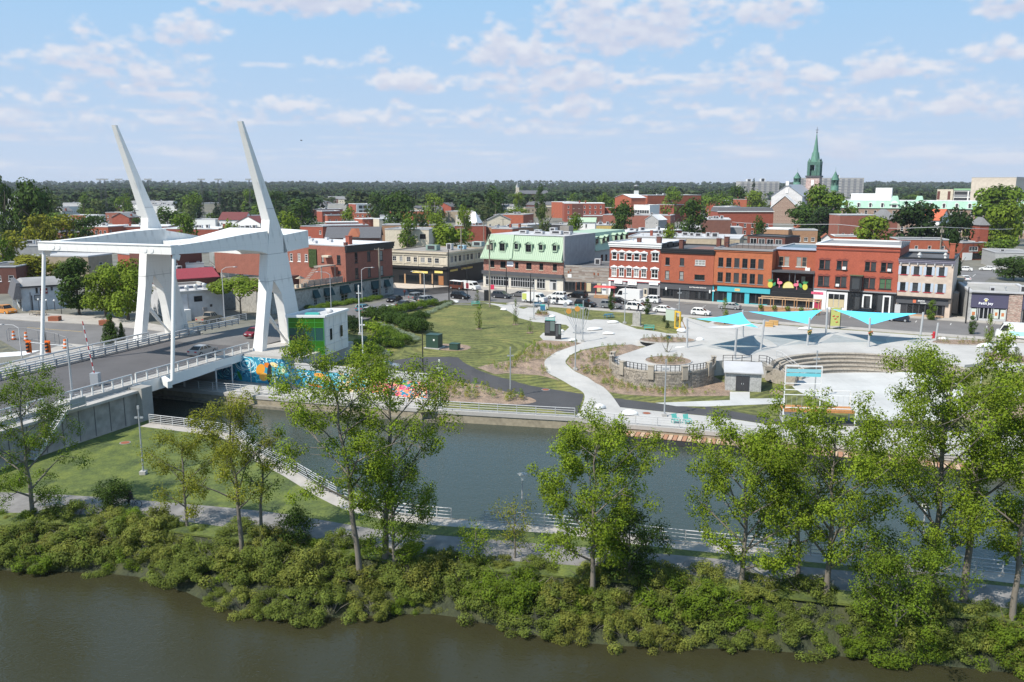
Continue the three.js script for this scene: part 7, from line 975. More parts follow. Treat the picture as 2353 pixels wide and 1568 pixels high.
// random trees beyond the roofs, each a tree of its own
{
const r=rng(2024);let k=0;const clash=(x,z)=>houses.some((b)=>{const q=V3(x,0,z).applyMatrix4(b.inv);return q.x>-3&&q.x<b.w+3&&q.z<5&&q.z>-b.d-3;});
const seen=houses.filter((b)=>b.A.y===0).map((b)=>{const c=[[0,0],[b.w,0]].map(([u])=>V3(...b.at(0,u,b.h)).applyMatrix4(b.inv.clone().invert())).map((q)=>[proj(q)[0],proj(q)[1],-q.z]);const lo=proj(V3(b.A.x,b.h*.35,b.A.z))[1];return [Math.min(c[0][0],c[1][0]),Math.max(c[0][0],c[1][0]),Math.min(c[0][1],c[1][1])-3,lo,Math.min(c[0][2],c[1][2])];});
const hides=(x,z,h,w)=>{const t=proj(V3(x,h,z)),hw=w/2*1953/-z;return seen.some((q)=>-z<q[4]&&t[0]+hw>q[0]&&t[0]-hw<q[1]&&t[1]<q[3]);};
while (k<290){const D=360+760*Math.pow(r(),.8),a=(r()-.5)*1.16,x=Math.tan(a)*D,z=-D;if (clash(x,z))continue;const vxp=proj(V3(x,0,z))[0];if (vxp>1740&&vxp<1960&&D<640)continue;const h=7+r()*8*sst(400,620,D)+r()*3;if (D<540&&h>9.5)continue;if (hides(x,z,h,h*.8))continue;const t=r(),mt=t<.45?'dark':t<.75?'mid':t<.9?'grey':'lime';tree({dark:'dark green broadleaf tree among the distant roofs',mid:'mid green broadleaf tree among the distant roofs',grey:'grey-green broadleaf tree among the distant roofs',lime:'light green broadleaf tree among the distant roofs'}[mt],mt,r()<.75?'round':'oval',V3(x,0,z),h,h*(.75+r()*.45),{group:mt+' trees among the distant roofs',n:420,leaf:.1});k++;}
// the far woods, one mass to the horizon
const g=foliage(crownClumps(5,16,'round'),110,.2,9,{shell:.3}),N=9000,w=new THREE.InstancedMesh(g,leafM.far,N),mx=new THREE.Matrix4(),col=new THREE.Color();
for (let i=0;i<N;i++){let D,x,gd=0;do{D=640*Math.pow(9.5,Math.pow(r(),1.35));x=(r()-.5)*1.5*D;}while (D<1500&&(fbm(x*.006+50,D*.004,2)<lerp(.66,.36,sst(700,1500,D))||clash(x,-D)||(gd++<60&&hides(x,-D,17,16))));const h=8+r()*5+13*fbm(x*.012+7,D*.008,2)*(.5+r()*.6),y=sst(1200,5200,D)*26+(fbm(x*.0009+9,D*.0012,3)-.45)*40*sst(2200,5000,D);mx.makeRotationY(r()*6.28).scale(V3(h*(1+r()*.5)*1.3,h,h*1.4)).setPosition(x,y-1.5,-D);w.setMatrixAt(i,mx);const c=.7+r()*.55;w.setColorAt(i,col.setRGB(c*(.85+r()*.4),c,c*.95));}
w.name='far_wood';w.castShadow=w.receiveShadow=true;tag(w,'dark continuous woods stretching to the horizon','wood',null,'stuff');scene.add(w);
struct('hills',gb((q)=>{for (let i=0;i<60;i++){const x0=-6000+i*200,x1=x0+200,y=(x)=>24+(fbm(x*.0009+9,6,3)-.45)*40+8;q.quad([x0,-2,-1500],[x1,-2,-1500],[x1,y(x1),-5900],[x0,y(x0),-5900]);}}),M(.03,.05,.02,{t:'grass',s:60}));
}
// small individual houses glimpsed in the distance
{const r=rng(99);const ws=[m.brick4,m.white,m.brick2,m.cream,m.brickBr],rf=[m.roofWhite,m.shingle,m.roofGrey,m.shingleG];let k=0;while (k<66){const D=420+r()*900,a=(r()-.5)*1.14,x=Math.tan(a)*D,z=-D,w=9+r()*13*(D>600?1.5:.7);if (houses.some((b)=>{const q=V3(x+w/2,0,z-4).applyMatrix4(b.inv);return q.x>-9&&q.x<b.w+9&&q.z<12&&q.z>-b.d-12;}))continue;if (D<520&&Math.abs(x)>30&&r()<.5)continue;const wi=Math.floor(r()*5),ri=Math.floor(r()*4),h=5+r()*3;const b=new Bld('distant_house','small '+['brown brick','white','red brick','cream','dark brick'][wi]+' house with '+['white flat','dark gabled','grey flat','grey gabled'][ri]+' roof half hidden among the distant trees',V3(x,0,z),V3(x+w,0,z+(r()-.3)*6),10,h,ws[wi],{cat:'house',group:'small houses among the distant trees'});b.grid(0,Math.floor(w/3.2),2,{ww:1.1,wh:1.5,v0:.9,dv:2.9,st:wS});b.walls();ri % 2?b.gable(rf[ri],2.4+r(),r()<.5):b.flatRoof(rf[ri]);if (r()<.4)b.chimney(w*.7,-4);k++;}}
// shrubs of the slope beside the boulevard
const shrubGeo=[0,1,2].map((i)=>foliage(Array.from({length:12},(_,k)=>{const a=k*2.4+i,R=.75*Math.sqrt(k/12);return [Math.cos(a)*R,.3+.55*((k*.37+i*.2) % 1)*(1.15-R),Math.sin(a)*R,.27];}),1500,.08,31+i,{shell:.3,center:V3(0,.2,0)}));
const shrub=(name,label,mat,P,r,h,group,cat='shrub')=>{const t=thing(name,label,cat,P,(tv++*1.7) % 6.28,group);const c=part(t,'foliage',shrubGeo[tv % 3],leafM[mat]);c.scale.set(r*1.1,h*1.35,r*1.1);return t;};
const hedge=(label,mat,z,pts,n,r,h,group,y=0)=>{const P=spline(pts.map((p)=>{const q=onT(z(...p));return V3(q.x,q.y,q.z);}),12);for (let i=0;i<n;i++){const q=P[Math.round((P.length-1)*i/(n-1||1))],rr=rng(i*7+n);shrub('hedge_shrub',label,mat,V3(q.x+(rr()-.5)*r*.5,q.y-.1+y,q.z+(rr()-.5)*r*.5),r*(.85+rr()*.4),h*(.85+rr()*.35),group);}};
hedge('bright green clipped hedge shrub along the boulevard edge','mid',b3,[[980,990],[1150,930],[1350,905],[1550,865],[1780,815]],13,1.5,1.5,'bright hedge along the boulevard',.1);
hedge('dark green shrub in the thicket at the lawn corner','dark',b3,[[900,1010],[1080,1010],[1240,1060],[1400,1110],[1520,1170],[1640,1200]],14,2.0,2.3,'dark shrubs at the lawn corner');hedge('dark green shrub behind the thicket below the boulevard hedge','dark',b3,[[1250,970],[1450,1010],[1600,1000],[1660,970]],7,1.5,1.3,'dark shrubs below the boulevard hedge');
hedge('rounded green shrub on the slope above the booth','mid',b3,[[860,1130],[1000,1170],[1120,1210],[1250,1280],[1330,1350],[1200,1400],[1020,1330]],13,1.7,1.5,'green shrubs on the slope');hedge('dark shrub close behind the white side of the booth','deep',b3,[[640,1090],[720,1120],[660,1180]],4,1.8,2.0,'dark shrubs behind the booth');hedge('leafy shrub beside the parked grey car','mid',b3,[[780,1400],[900,1440],[980,1500]],6,1.5,1.5,'shrubs beside the parked grey car');
hedge('white flowering plant in the border below the hedge','silver',b3,[[1700,950],[1820,890],[1960,830],[2020,800]],12,.8,.7,'white flowers below the hedge');hedge('pale grey-green plant at the top of the hedge','grey',b3,[[1830,815],[1930,790],[2020,780]],6,1.2,.8,'grey plants at the hedge end');hedge('white flowering plant in the middle slope border','silver',b3,[[1050,1080],[1200,1120],[1330,1180],[1480,1240],[1590,1300]],16,.75,.65,'white flowers of the middle border');hedge('silvery plant below the middle white border','grey',b3,[[1310,1220],[1410,1270],[1500,1320],[1480,1350]],8,1.1,.6,'silvery plants on the slope');hedge('white flowering plant in the lowest border near the car','silver',b3,[[850,1290],[930,1340],[1030,1410],[1130,1480],[1170,1510]],11,.75,.65,'white flowers of the lowest border');
hedge('tall grassy shrub in the bed before the grey stone wall','mid',b3,[[60,860],[250,850],[420,820],[600,790],[800,765],[1050,715]],17,1.5,1.0,'grassy shrubs before the grey stone wall');
// little plants set out in the mulch beds: too many to count
const tuft=foliage([[0,.35,0,.32],[0,.62,0,.2]],46,.15,3,{narrow:.35,shell:.6});
const scatter=(label,name,polys,n,s0,s1,mat,seed,ytop)=>{const r=rng(seed),w=new THREE.InstancedMesh(tuft,leafM[mat],n),mx=new THREE.Matrix4(),col=new THREE.Color();let k=0,guard=0;const inside=(p,x,z)=>{let c=false;for (let i=0,j=p.length-1;i<p.length;j=i++)if ((p[i][1]>z)!==(p[j][1]>z)&&x<(p[j][0]-p[i][0])*(z-p[i][1])/(p[j][1]-p[i][1])+p[i][0])c=!c;return c;};while (k<n&&guard++<n*60){const p=polys[Math.floor(r()*polys.length)],xs=p.map((q)=>q[0]),zs=p.map((q)=>q[1]),x=lerp(Math.min(...xs),Math.max(...xs),r()),z=lerp(Math.min(...zs),Math.max(...zs),r());if (!inside(p,x,z)||((x-TC[0])**2+(z-TC[1])**2<62&&ytop===undefined))continue;if (vn(x*.5,z*.5)<.3)continue;const s=s0+(s1-s0)*r();mx.makeRotationY(r()*6.28).scale(V3(s,s*(.8+r()*.8),s)).setPosition(x,ytop??T(x,z),z);w.setMatrixAt(k,mx);w.setColorAt(k++,col.setRGB(.8+r()*.7,.7+r()*.5,.7+r()*.6));}w.count=k;w.name=numbered(name);w.castShadow=true;tag(w,label,'planting',null,'stuff');scene.add(w);};
scatter('young perennials dotted over the mulch left of the winding path','ground_planting',[pxT([z5(920,285),z5(1180,280),z5(1040,330),z5(950,390),z5(935,440),z5(980,495),z5(700,475),z5(540,435),z5(760,390),z5(820,320)])],210,.5,1.05,'near',61);scatter('young perennials dotted over the mulch around the round terrace','ground_planting',[pxT([z5(1480,300),z5(1350,310),z5(1120,375),z5(1095,410),z5(1235,505),z5(1335,565),z5(1375,600),z5(1700,628),z5(2120,620),z5(1900,590),z5(1450,520),z5(1400,400)])],300,.45,.95,'near',62);scatter('young shrubs in the mulch bed below the asphalt','ground_planting',[pxT([z3(1000,1300),z3(1240,1345),z3(1440,1390),z3(1640,1440),z3(1540,1462),z3(1200,1445),z3(1020,1420)])],90,.8,1.5,'near',63);scatter('tufts of grass in the oval plaza beds','ground_planting',[bedEllipse(z4,262,618,1030,1068,0),bedEllipse(z4,300,595,1155,1215,0),bedEllipse(b4,880,1080,1130,1185,0),bedEllipse(z6,1840,2140,610,680,0),bedEllipse(z6,1500,1890,525,560,0)].map((e)=>circle(e[0],e[1],e[2]*.9,e[3]*.9,20)),220,.5,.95,'willow',64,.05);
// ---------- the near trees, with limbs that show ----------
function nearTree(label,o){
const{base:B,h,spread,seed,n,mat='near',lean=[0,0],t0=.25,limbs=11,tr=h*.014,bare=0,leaf=.13,rise=.9,name='poplar_tree'}=o,r=rng(seed),t=thing(name,label,'tree',B);
const P=Array.from({length:8},(_,i)=>{const k=i/7;return V3(lean[0]*k**1.3*h+(r()-.5)*.045*h*k,k*h*.94-.3,lean[1]*k*h+(r()-.5)*.045*h*k);}),C=new THREE.CatmullRomCurve3(P);
part(t,'trunk',gb((g)=>g.tube(C.getPoints(18),C.getPoints(18).map((_,i)=>tr*(1.25-.95*i/18-(i?.12:0))+.015),8)),m.barkPale);const clumps=[];
for (let i=0;i<limbs;i++){
const k=t0+(.98-t0)*(i+r()*.6)/limbs,a=i*2.4+r()*.9,s=C.getPoint(k),len=spread*(o.profile?o.profile(k):.35+.75*Math.sin(Math.PI*clamp((k-t0+.12)/(1.15-t0),.05,.95)))*(.75+r()*.5),d=V3(Math.cos(a),rise*(.5+r()*.6),Math.sin(a)).normalize();
const mid=s.clone().addScaledVector(d,len*.5).add(V3(0,len*.06,0)),end=s.clone().addScaledVector(d,len).add(V3((r()-.5)*.3,len*(.05+r()*.16),(r()-.5)*.3));
const g=new GB(),lr=tr*(1.1-k)*.5+.025;g.tube([s,mid,end],[lr,lr*.6,.014],5,false);const nb=4+Math.floor(r()*3);
for (let j=0;j<nb;j++){const f=.28+.72*(j+r()*.5)/nb,q=f<.5?s.clone().lerp(mid,f*2):mid.clone().lerp(end,f*2-1),b=V3(Math.cos(a)*.4+(r()-.5)*1.6,(r()-.25)*1.2,Math.sin(a)*.4+(r()-.5)*1.6).normalize(),bl=len*(.22+.3*r()),e=q.clone().addScaledVector(b,bl);g.tube([q,q.clone().lerp(e,.5).add(V3(0,.08,0)),e],[lr*.4,lr*.25,.01],4,false);if (r()<bare)continue;clumps.push([e.x,e.y,e.z,.45+.42*r()*spread/3]);clumps.push([lerp(q.x,e.x,.55),lerp(q.y,e.y,.55)-.05,lerp(q.z,e.z,.55),.3+.25*r()]);const w=V3(r()-.5,r()-.4,r()-.5).multiplyScalar(1.3);clumps.push([e.x+w.x,e.y+w.y,e.z+w.z,.28+.2*r()]);}
clumps.push([end.x,end.y,end.z,.5+.35*r()]);part(t,'limb',g.done(),m.barkPale);
}
const top=C.getPoint(1);clumps.push([top.x,top.y,top.z,.6],[top.x,top.y+.6,top.z,.35]);
part(t,'crown',foliage(clumps,Math.round(n*1.8),leaf*.95,seed+5,{shell:.95,flat:1,dry:.2,narrow:.8}),leafM[mat]);return t;
}
const nb=(x,y)=>G([x,y],L-.25);const nh=(b,y)=>hAt(b,y)-b.y;
const NT=(label,x,yb,yt,wpx,seed,n,o={})=>{const b=nb(x,yb),D=Math.hypot(b.x,b.z);return nearTree(label,{base:b,h:nh(b,yt)*.93,spread:wpx/2*D/1953,seed,n,...o});};
NT('leafy tree at the left edge in front of the stairs',75,1190,838,190,11,12000,{mat:'near2',t0:.12,limbs:17,lean:[.0,0],rise:.8});
NT('slender yellowish tree in front of the bridge opening',556,1262,890,200,12,7500,{mat:'nearY',t0:.3,limbs:13,lean:[-.02,.03],bare:.15});NT('small yellowish tree left of the slender one',430,1215,980,130,13,4200,{mat:'nearY',t0:.15,limbs:10});NT('second stem of the slender yellowish tree',600,1250,960,120,23,2200,{mat:'near2',t0:.45,limbs:7,bare:.3,lean:[.05,0]});
NT('tall cottonwood with bare leaning trunk and open crown',826,1310,758,300,14,9500,{t0:.3,limbs:15,lean:[-.1,.02],bare:.3,tr:.2,rise:.8,leaf:.15});NT('cottonwood with spreading right-hand limbs behind the leaning one',885,1290,800,330,15,11000,{t0:.22,limbs:15,lean:[.07,-.03],bare:.25,rise:1.0,leaf:.15});NT('dense low tree at the foot of the two cottonwoods',905,1300,1060,200,16,9000,{mat:'near2',t0:.08,limbs:15});
NT('full round-topped poplar in the middle of the canal',1362,1350,962,275,17,17000,{t0:.16,limbs:19,leaf:.15,lean:[.005,0]});NT('dark bushy tree at the right foot of the middle poplar',1445,1340,1160,150,18,7500,{mat:'dark',t0:.05,limbs:13});NT('thin sapling by the round-headed lamp',1183,1290,1150,90,19,900,{mat:'nearY',t0:.3,limbs:8,leaf:.12});NT('small sapling left of the thin one',1095,1300,1215,90,20,1100,{mat:'near',t0:.1,limbs:8});
NT('broad poplar left of the walking person',1705,1350,962,270,21,15500,{t0:.14,limbs:19,leaf:.15});NT('wide poplar above the walking person',1900,1375,940,330,22,17000,{t0:.2,limbs:20,leaf:.15,tr:.2});NT('forked poplar beside the walking person',1835,1345,985,170,24,6000,{t0:.3,limbs:11,lean:[-.06,0]});NT('tall open-crowned poplar against the stage',2140,1390,758,330,25,18500,{t0:.2,limbs:23,bare:.12,leaf:.15,tr:.22});NT('second tall poplar right of the open-crowned one',2215,1390,800,210,26,9000,{t0:.35,limbs:14,leaf:.15,bare:.1,lean:[-.02,0]});NT('pale-barked tree cut by the right edge',2327,1432,905,190,27,9500,{t0:.28,limbs:13,leaf:.15,tr:.19});NT('dark bushy growth under the poplars at right',2060,1430,1270,260,28,9500,{mat:'near2',t0:.04,limbs:15});
NT('small round bush beside the cyclist',262,1180,1108,70,29,3200,{mat:'dark',t0:.02,limbs:9,name:'round_bush'});NT('dark small bush by the gravel path',678,1255,1165,70,30,2600,{mat:'dark',t0:.02,limbs:9,name:'round_bush'});
// willow scrub along the river, each shrub its own plant
{
const r=rng(808),bushGeo=[0,1,2].map((i)=>{const q=rng(40+i),C=[];for (let k=0;k<26;k++){const a=q()*6.283,R=Math.sqrt(q()),y=.12+(1-R*R)*.8*(.55+.45*q());C.push([Math.cos(a)*R*.92,y,Math.sin(a)*R*.92,.17+q()*.15]);}return foliage(C,6400,.07,50+i,{shell:1.0,narrow:.42,dry:.2,center:V3(0,0,0)});}),twig=gb((g)=>{for (let i=0;i<13;i++){const a=i*2.4,R=.35+(i % 4)*.17;g.tube([[0,-.1,0],[Math.cos(a)*R*.5,.4,Math.sin(a)*R*.5],[Math.cos(a)*R,.55+(i % 3)*.16,Math.sin(a)*R]],[.022,.014,.006],4,false);}});
const S=spline(shore,10),P=spline(pathS,10),n=150;
for (let i=0;i<n;i++){const row=[0,1,2,1][i % 4],k=.07+.86*((i+r()*.8)/n),at=(C)=>{const e=k*(C.length-1),a=Math.floor(e);return C[a].clone().lerp(C[Math.min(a+1,C.length-1)],e-a);},s=at(S),p=at(P),f=[.06,.42,.86][row]+(r()-.5)*.16,q=s.lerp(p,f);const sz=(row===0?1.6:row===1?1.85:1.45)*(.6+r()*.85);const mt=r()<.4?'bush':r()<.55?'bush2':r()<.6?'near2':'willow';
const t=thing('willow_shrub',['low willow shrub overhanging the river edge','willow shrub in the middle of the bank scrub','willow shrub beside the gravel path above the river'][row],'shrub',V3(q.x,lerp(WATER_R-.2,L-.35,f),q.z),r()*6.28,['willow shrubs at the waterline','willow shrubs midway up the bank','willow shrubs along the path'][row]);
part(t,'stems',twig,m.barkPale).scale.set(sz,sz,sz);const c=part(t,'foliage',bushGeo[i % 3],leafM[mt]);c.scale.set(sz*1.15,sz*(.9+r()*.4),sz*1.15);}
}
// ---------- stage, terrace, plaza furniture ----------
{// amphitheatre: five curved stone steps, each with riser and slabs
const t=thing('amphitheatre','curved stone amphitheatre steps around the pale stage floor','amphitheatre steps'),[cx,cz]=AC,a0=-Math.PI*.905,a1=-Math.PI*.045;
const ring=(g,r0,r1,y0,y1,A0,A1,n=48)=>{const P=(r,a,y)=>[cx+Math.cos(a)*r,y,cz+Math.sin(a)*r];for (let i=0;i<n;i++){const a=lerp(A0,A1,i/n),b=lerp(A0,A1,(i+1)/n);g.hex([P(r0,a,y0),P(r0,b,y0),P(r1,b,y0),P(r1,a,y0)].reverse(),[P(r0,a,y1),P(r0,b,y1),P(r1,b,y1),P(r1,a,y1)].reverse());}return g;};
for (let i=0;i<5;i++){
const r=10.85+i*.76,y=-2.4+.48*(i+1),s=part(t,'step',ring(new GB(),r+.08,r+1.1,y-.7,y-.13,a0,a1).done(),[m.stoneC,m.stoneA][i % 2]),n=26;
for (let k=0;k<n;k++)part(s,'slab',ring(new GB(),r,r+.84,y-.13,y-(k % 3)*.004,lerp(a0,a1,k/n)+.002,lerp(a0,a1,(k+1)/n)-.002,2).done(),[m.coping,m.stoneB,m.stoneWall][(k*5+i) % 3]);
}
const st=part(t,'stairway',gb((g)=>{for (let k=0;k<9;k++)ring(g,10.3+k*.4,15,-2.5,-2.4+.24*(k+1)+.012,-2.52,-2.37,2);}),m.coping);
part(t,'hand_rail',gb((g)=>{const P=(r,y)=>[cx+Math.cos(-2.36)*r,y,cz+Math.sin(-2.36)*r];g.tube([P(15.2,1),P(14.4,.95),P(10.2,-1.45)],.045,6);g.tube([P(15.2,.5),P(14.4,.45),P(10.2,-1.95)],.03,5);for (const [r,y] of [[15.2,0],[14.3,0],[12.2,-1.2],[10.3,-2.4]])g.tube([P(r,y),P(r,y+1)],.04,5);}),m.galv);
const side=part(t,'side_wall',gb((g)=>{g.beam([cx-13.9,-1.2,cz-4.9],[cx-10.6,-2.0,cz-2.2],.5,2.0);}),m.stoneWall);part(t,'pillar',box(40.0,L,-121.2,41.3,.1,-119.9),m.coping);part(t,'pillar_cap',box(39.9,.1,-121.3,41.4,.25,-119.8),m.stoneB);
}
{// round terrace wall of small stones
const t=thing('terrace_wall','curved grey stone wall of the round terrace with stone pillars','terrace wall'),[cx,cz,R]=TC,r=rng(3),P=(a,q,y)=>[cx+Math.cos(a)*q,y,cz+Math.sin(a)*q],A0=-.03*Math.PI,A1=Math.PI*1.13,G3=[new GB(),new GB(),new GB()];
for (let j=0;j<13;j++)for (let a=A0+(j % 2)*.03;a<A1;){const w=(.32+r()*.4)/R,b=Math.min(a+w,A1),o=R+.05+r()*.05,y0=-2.75+j*.2,g=G3[Math.floor(r()*3)];g.hex([P(b-.004,R-.1,y0),P(a+.002,R-.1,y0),P(a+.002,o,y0),P(b-.004,o,y0)].reverse(),[P(b-.004,R-.1,y0+.185),P(a+.002,R-.1,y0+.185),P(a+.002,o,y0+.185),P(b-.004,o,y0+.185)].reverse());a=b;}
G3.forEach((g,i)=>{part(t,'stonework',g.done(),[m.stoneA,m.stoneB,m.stoneC][i]).userData.kind='stuff';});
const cop=part(t,'coping',new GB().done(),m.coping);t.remove(cop);for (let k=0;k<22;k++){const a=lerp(A0,A1,k/22),b=lerp(A0,A1,(k+1)/22)-.004;part(t,'coping_slab',gb((g)=>{const M2=(a+b)/2;for (const [p,q] of [[a,M2],[M2,b]])g.hex([P(q,R-.35,-.16),P(p,R-.35,-.16),P(p,R+.14,-.16),P(q,R+.14,-.16)].reverse(),[P(q,R-.35,.09),P(p,R-.35,.09),P(p,R+.14,.09),P(q,R+.14,.09)].reverse());}),[m.coping,m.stoneB][k % 2]);}
const pil=[.02,.22,.42,.62,.82,1.0,1.12].map((k)=>k*Math.PI);const pg=gb((g)=>{g.box(-.42,-1.1,-.3,.42,.8,.3);g.box(-.48,.8,-.36,.48,.92,.36);});
for (const a of pil){const p=part(t,'pillar',pg,m.coping);p.position.set(cx+Math.cos(a)*R,0,cz+Math.sin(a)*R);p.rotation.y=Math.PI/2-a;}
for (let i=0;i+1<pil.length;i++){const n=5,q=Array.from({length:n+1},(_,k)=>P(lerp(pil[i]+.1,pil[i+1]-.1,k/n),R,.09));const rl=railThing('black bar railing on the round terrace wall, '+['at its east end','right of the front','in the front middle','left of the front','on the west side','at the back','at the north end'][i],q,{h:.9,n:3,every:1.2,mat:m.black,r:.02,top:.04});}
const S=[z4(805,1190),z4(990,1190),z4(1040,1190),z4(1090,1195)].map((p)=>{const g=G(p,0);return [g.x,.02,g.z];});railThing('black railing behind the grey service building',S.slice(0,2),{h:1,n:3,every:1.4,mat:m.black,r:.025,top:.04});railThing('black railing from the service building to the amphitheatre',[S[2],S[3],[38,.02,-121.4]],{h:1,n:3,every:1.4,mat:m.black,r:.025,top:.04});
railThing('black sloping railing beside the left end of the steps',[[38.2,0,-121.3],[40.3,-1.9,-119.4]],{h:.95,n:3,every:1,mat:m.black,r:.025,top:.04});
}
{// service building
const A=G(z4(818,1376),L),B=G(z4(1052,1388),L),b=new Bld('service_building','small grey block service building with black double doors below the plaza',A,B,4.4,2.6,m.blockGrey);const p=b.loc(z4(885,1380)),q=b.loc(z4(980,1285));
b.walls();for (const s of [0,1]){const d=b.panel('door',0,lerp(p[0],q[0],s/2)+.02,.02,lerp(p[0],q[0],(s+1)/2)-.02,q[1],.01,.07,m.dark);part(d,'handle',gb((g)=>{g.m=b.mat(0);g.box((p[0]+q[0])/2+(s?.1:-.16),1,.07,(p[0]+q[0])/2+(s?.16:-.1),1.2,.12);}),m.galv);}
part(b.g,'roof',gb((g)=>g.hex([[-.25,2.6,.35],[b.w+.25,2.6,.35],[b.w+.25,2.6,-4.6],[-.25,2.6,-4.6]],[[-.25,2.75,.35],[b.w+.25,2.75,.35],[b.w+.25,3.35,-4.6],[-.25,3.35,-4.6]])),m.roofLight);b.panel('block_course',0,0,.82,p[0]-.05,.85,.001,.012,m.grey);b.panel('block_course',0,0,1.65,p[0]-.05,1.68,.001,.012,m.grey);
}
const rp=(pts,h)=>pts.map((q)=>[q[0],h,q[1]]);
railThing('galvanised four-bar railing of the far promenade below the mural',rp([Bw(14.9,20),Bw(14.9,0),[-9.4,-105.9],[-9.2,-105.7]].slice(0,3),L+.15),{h:1.1,n:4,every:2.3,r:.03,top:.045});
railThing('galvanised four-bar railing along the asphalt path by the canal',rp([[-9.0,-105.6],[7.8,-102.1]],L+.15),{h:1.1,n:4,every:2.4,r:.035,top:.05});railThing('white railing before the turquoise chairs on the promenade',rp([[9.2,-101.4],[12.4,-99.5],[24.8,-95.7]],L+.15),{h:1.1,n:4,every:2.4,r:.03,top:.045});railThing('galvanised railing of the promenade hidden behind the right poplars',rp([[26,-95.2],[53,-84.4],[66,-79]],L+.15),{h:1.1,n:4,every:2.6,r:.03,top:.045});
{const N=nearPts.map((q)=>[q[0],L+.02,q[1]+.25]),k1=N.findIndex((q)=>q[0]>-17),k2=N.findIndex((q)=>q[0]>-6.5);const o={h:1.1,n:5,every:2.2,r:.035,top:.05,mat:m.galv};railThing('galvanised five-bar railing curving round the grass bank beside the canal',N.slice(0,k1+1),o);railThing('galvanised railing behind the two cottonwoods on the near bank',N.slice(k1+1,k2+1),{...o,n:4});railThing('galvanised railing of the near bank along the straight canal walk',N.slice(k2+1),{...o,n:4});}
// floating dock
{const a=V3(12.9,-3.2,-97.3),b=V3(25,-3.2,-93.4),c=V3(48,-3.2,-84.6);const e=thing('floating_dock','floating dock with red-brown slatted deck along the far canal wall','dock');for (const [p,q] of [[a,b],[b,c]]){const n=Math.round(p.distanceTo(q)/.55),d=q.clone().sub(p).normalize(),s=V3(-d.z,0,d.x);part(e,'float',gb((g)=>g.beam(p.clone().addScaledVector(s,-.7).setY(-3.6).toArray(),q.clone().addScaledVector(s,-.7).setY(-3.6).toArray(),1.9,.55)),m.dark);for (let i=0;i<n;i++){const o=p.clone().lerp(q,(i+.5)/n).addScaledVector(s,-.7);part(e,'deck_plank',gb((g)=>g.beam(o.clone().addScaledVector(s,-1).toArray(),o.clone().addScaledVector(s,1).toArray(),.46,.07)),i % 2?M(.38,.20,.12,{t:'wood',s:1}):M(.5,.36,.25,{t:'wood',s:1}));}}}
// shade sails on leaning posts
const PT=[[570,1095,570,905],[882,1172,895,970],[935,1030,935,850],[1052,1108,1076,915],[1355,1080,1373,900],[1478,1012,1487,835],[1757,1090,1767,903],[2090,1055,2115,865],[2196,1045,2212,935]].map(([x,y,X,Y],i)=>{const b=G(z4(x,y),0),tp=onDepth(b,z4(X,Y));const t=thing('sail_post','grey round steel post of the shade sails, '+['far left beside the shrubs','front left before the terrace','behind the first blue sail','between the first and second sail','with flower basket under the second sail','between second and third sail','with flower basket under the third sail','tall one right of the third sail','rightmost, near the red hydrant'][i],'sail post',b);part(t,'shaft',gb((g)=>g.tube([[0,0,0],tp.clone().sub(b).toArray()],.17,10)),m.galv);part(t,'base_plate',gb((g)=>g.cyl(0,0,0,.04,.34)),m.steel);return{b,tp,t};});
[4,6].forEach((i)=>{const{b,tp}=PT[i],q=b.clone().lerp(tp,.52);const f=thing('flower_basket','hanging basket of red and yellow flowers on the post under the '+(i===4?'second':'third')+' sail','flower basket',q);part(f,'leaves',foliage([[.1,0,.25,.35],[.1,-.4,.25,.28]],160,.16,i),leafM.mid);part(f,'blooms',gb((g)=>{for (let k=0;k<12;k++)g.sphere(.1+Math.cos(k*2.4)*.32,-.2+(k % 4)*.12,.3+Math.sin(k*2.4)*.3,.09,.09,.09,5,4);}),k2c(i));});
function k2c(i){return i===4?M(.55,.28,.08):M(.5,.1,.06);}
const sailMesh=(label,c,mat)=>{const [A,B,C]=c,n=10,g=new GB(),P=(i,j)=>{const u=i/n,v=j/n,w=1-u-v;const q=V3().addScaledVector(A,w).addScaledVector(B,u).addScaledVector(C,v),e=(a,b)=>a*b,mid=A.clone().add(B).add(C).divideScalar(3),k=1.0*(e(u,v)*(1-u-v<.01?1:1-w)+e(u,w)*(1-v)+e(v,w)*(1-u));q.lerp(mid,k*.55);q.y-=k*.35;return q.toArray();};for (let i=0;i<n;i++)for (let j=0;j<n-i;j++){g.tri(P(i,j),P(i+1,j),P(i,j+1));if (i+j<n-1)g.tri(P(i+1,j),P(i+1,j+1),P(i,j+1));}const t=thing('shade_sail',label,'shade sail');part(t,'fabric',g.done(),mat);return t;};
const sc=(i,z,x,y)=>onDepth(PT[i].b,z(x,y));
const cables=(t,prs)=>part(t,'cable',gb((g)=>{for (const [p,q] of prs)g.tube([p,q],.03,4);}),m.steel);
{const S=[[sc(0,z4,625,908),sc(2,z4,928,864),sc(3,z4,1036,966)],[sc(2,z4,968,860),sc(5,z4,1456,849),sc(4,z4,1368,944)],[sc(5,z4,1522,846),sc(7,z4,2075,872),sc(6,z4,1768,950)],[sc(0,z4,690,962),sc(3,z4,1010,936),sc(1,z4,880,965)]];
const T4=[['turquoise triangular shade sail, leftmost of three',m.sail,[0,2,3]],['turquoise triangular shade sail in the middle',m.sail,[2,5,4]],['turquoise triangular shade sail, rightmost of three',m.sail,[5,7,6]],['white triangular shade sail in front of the leftmost turquoise one',m.sailW,[0,3,1]]];S.forEach((c,i)=>{const t=sailMesh(T4[i][0],c,T4[i][1]);cables(t,c.map((p,k)=>[p,PT[T4[i][2][k]].tp.clone().lerp(PT[T4[i][2][k]].b,.06)]));});}
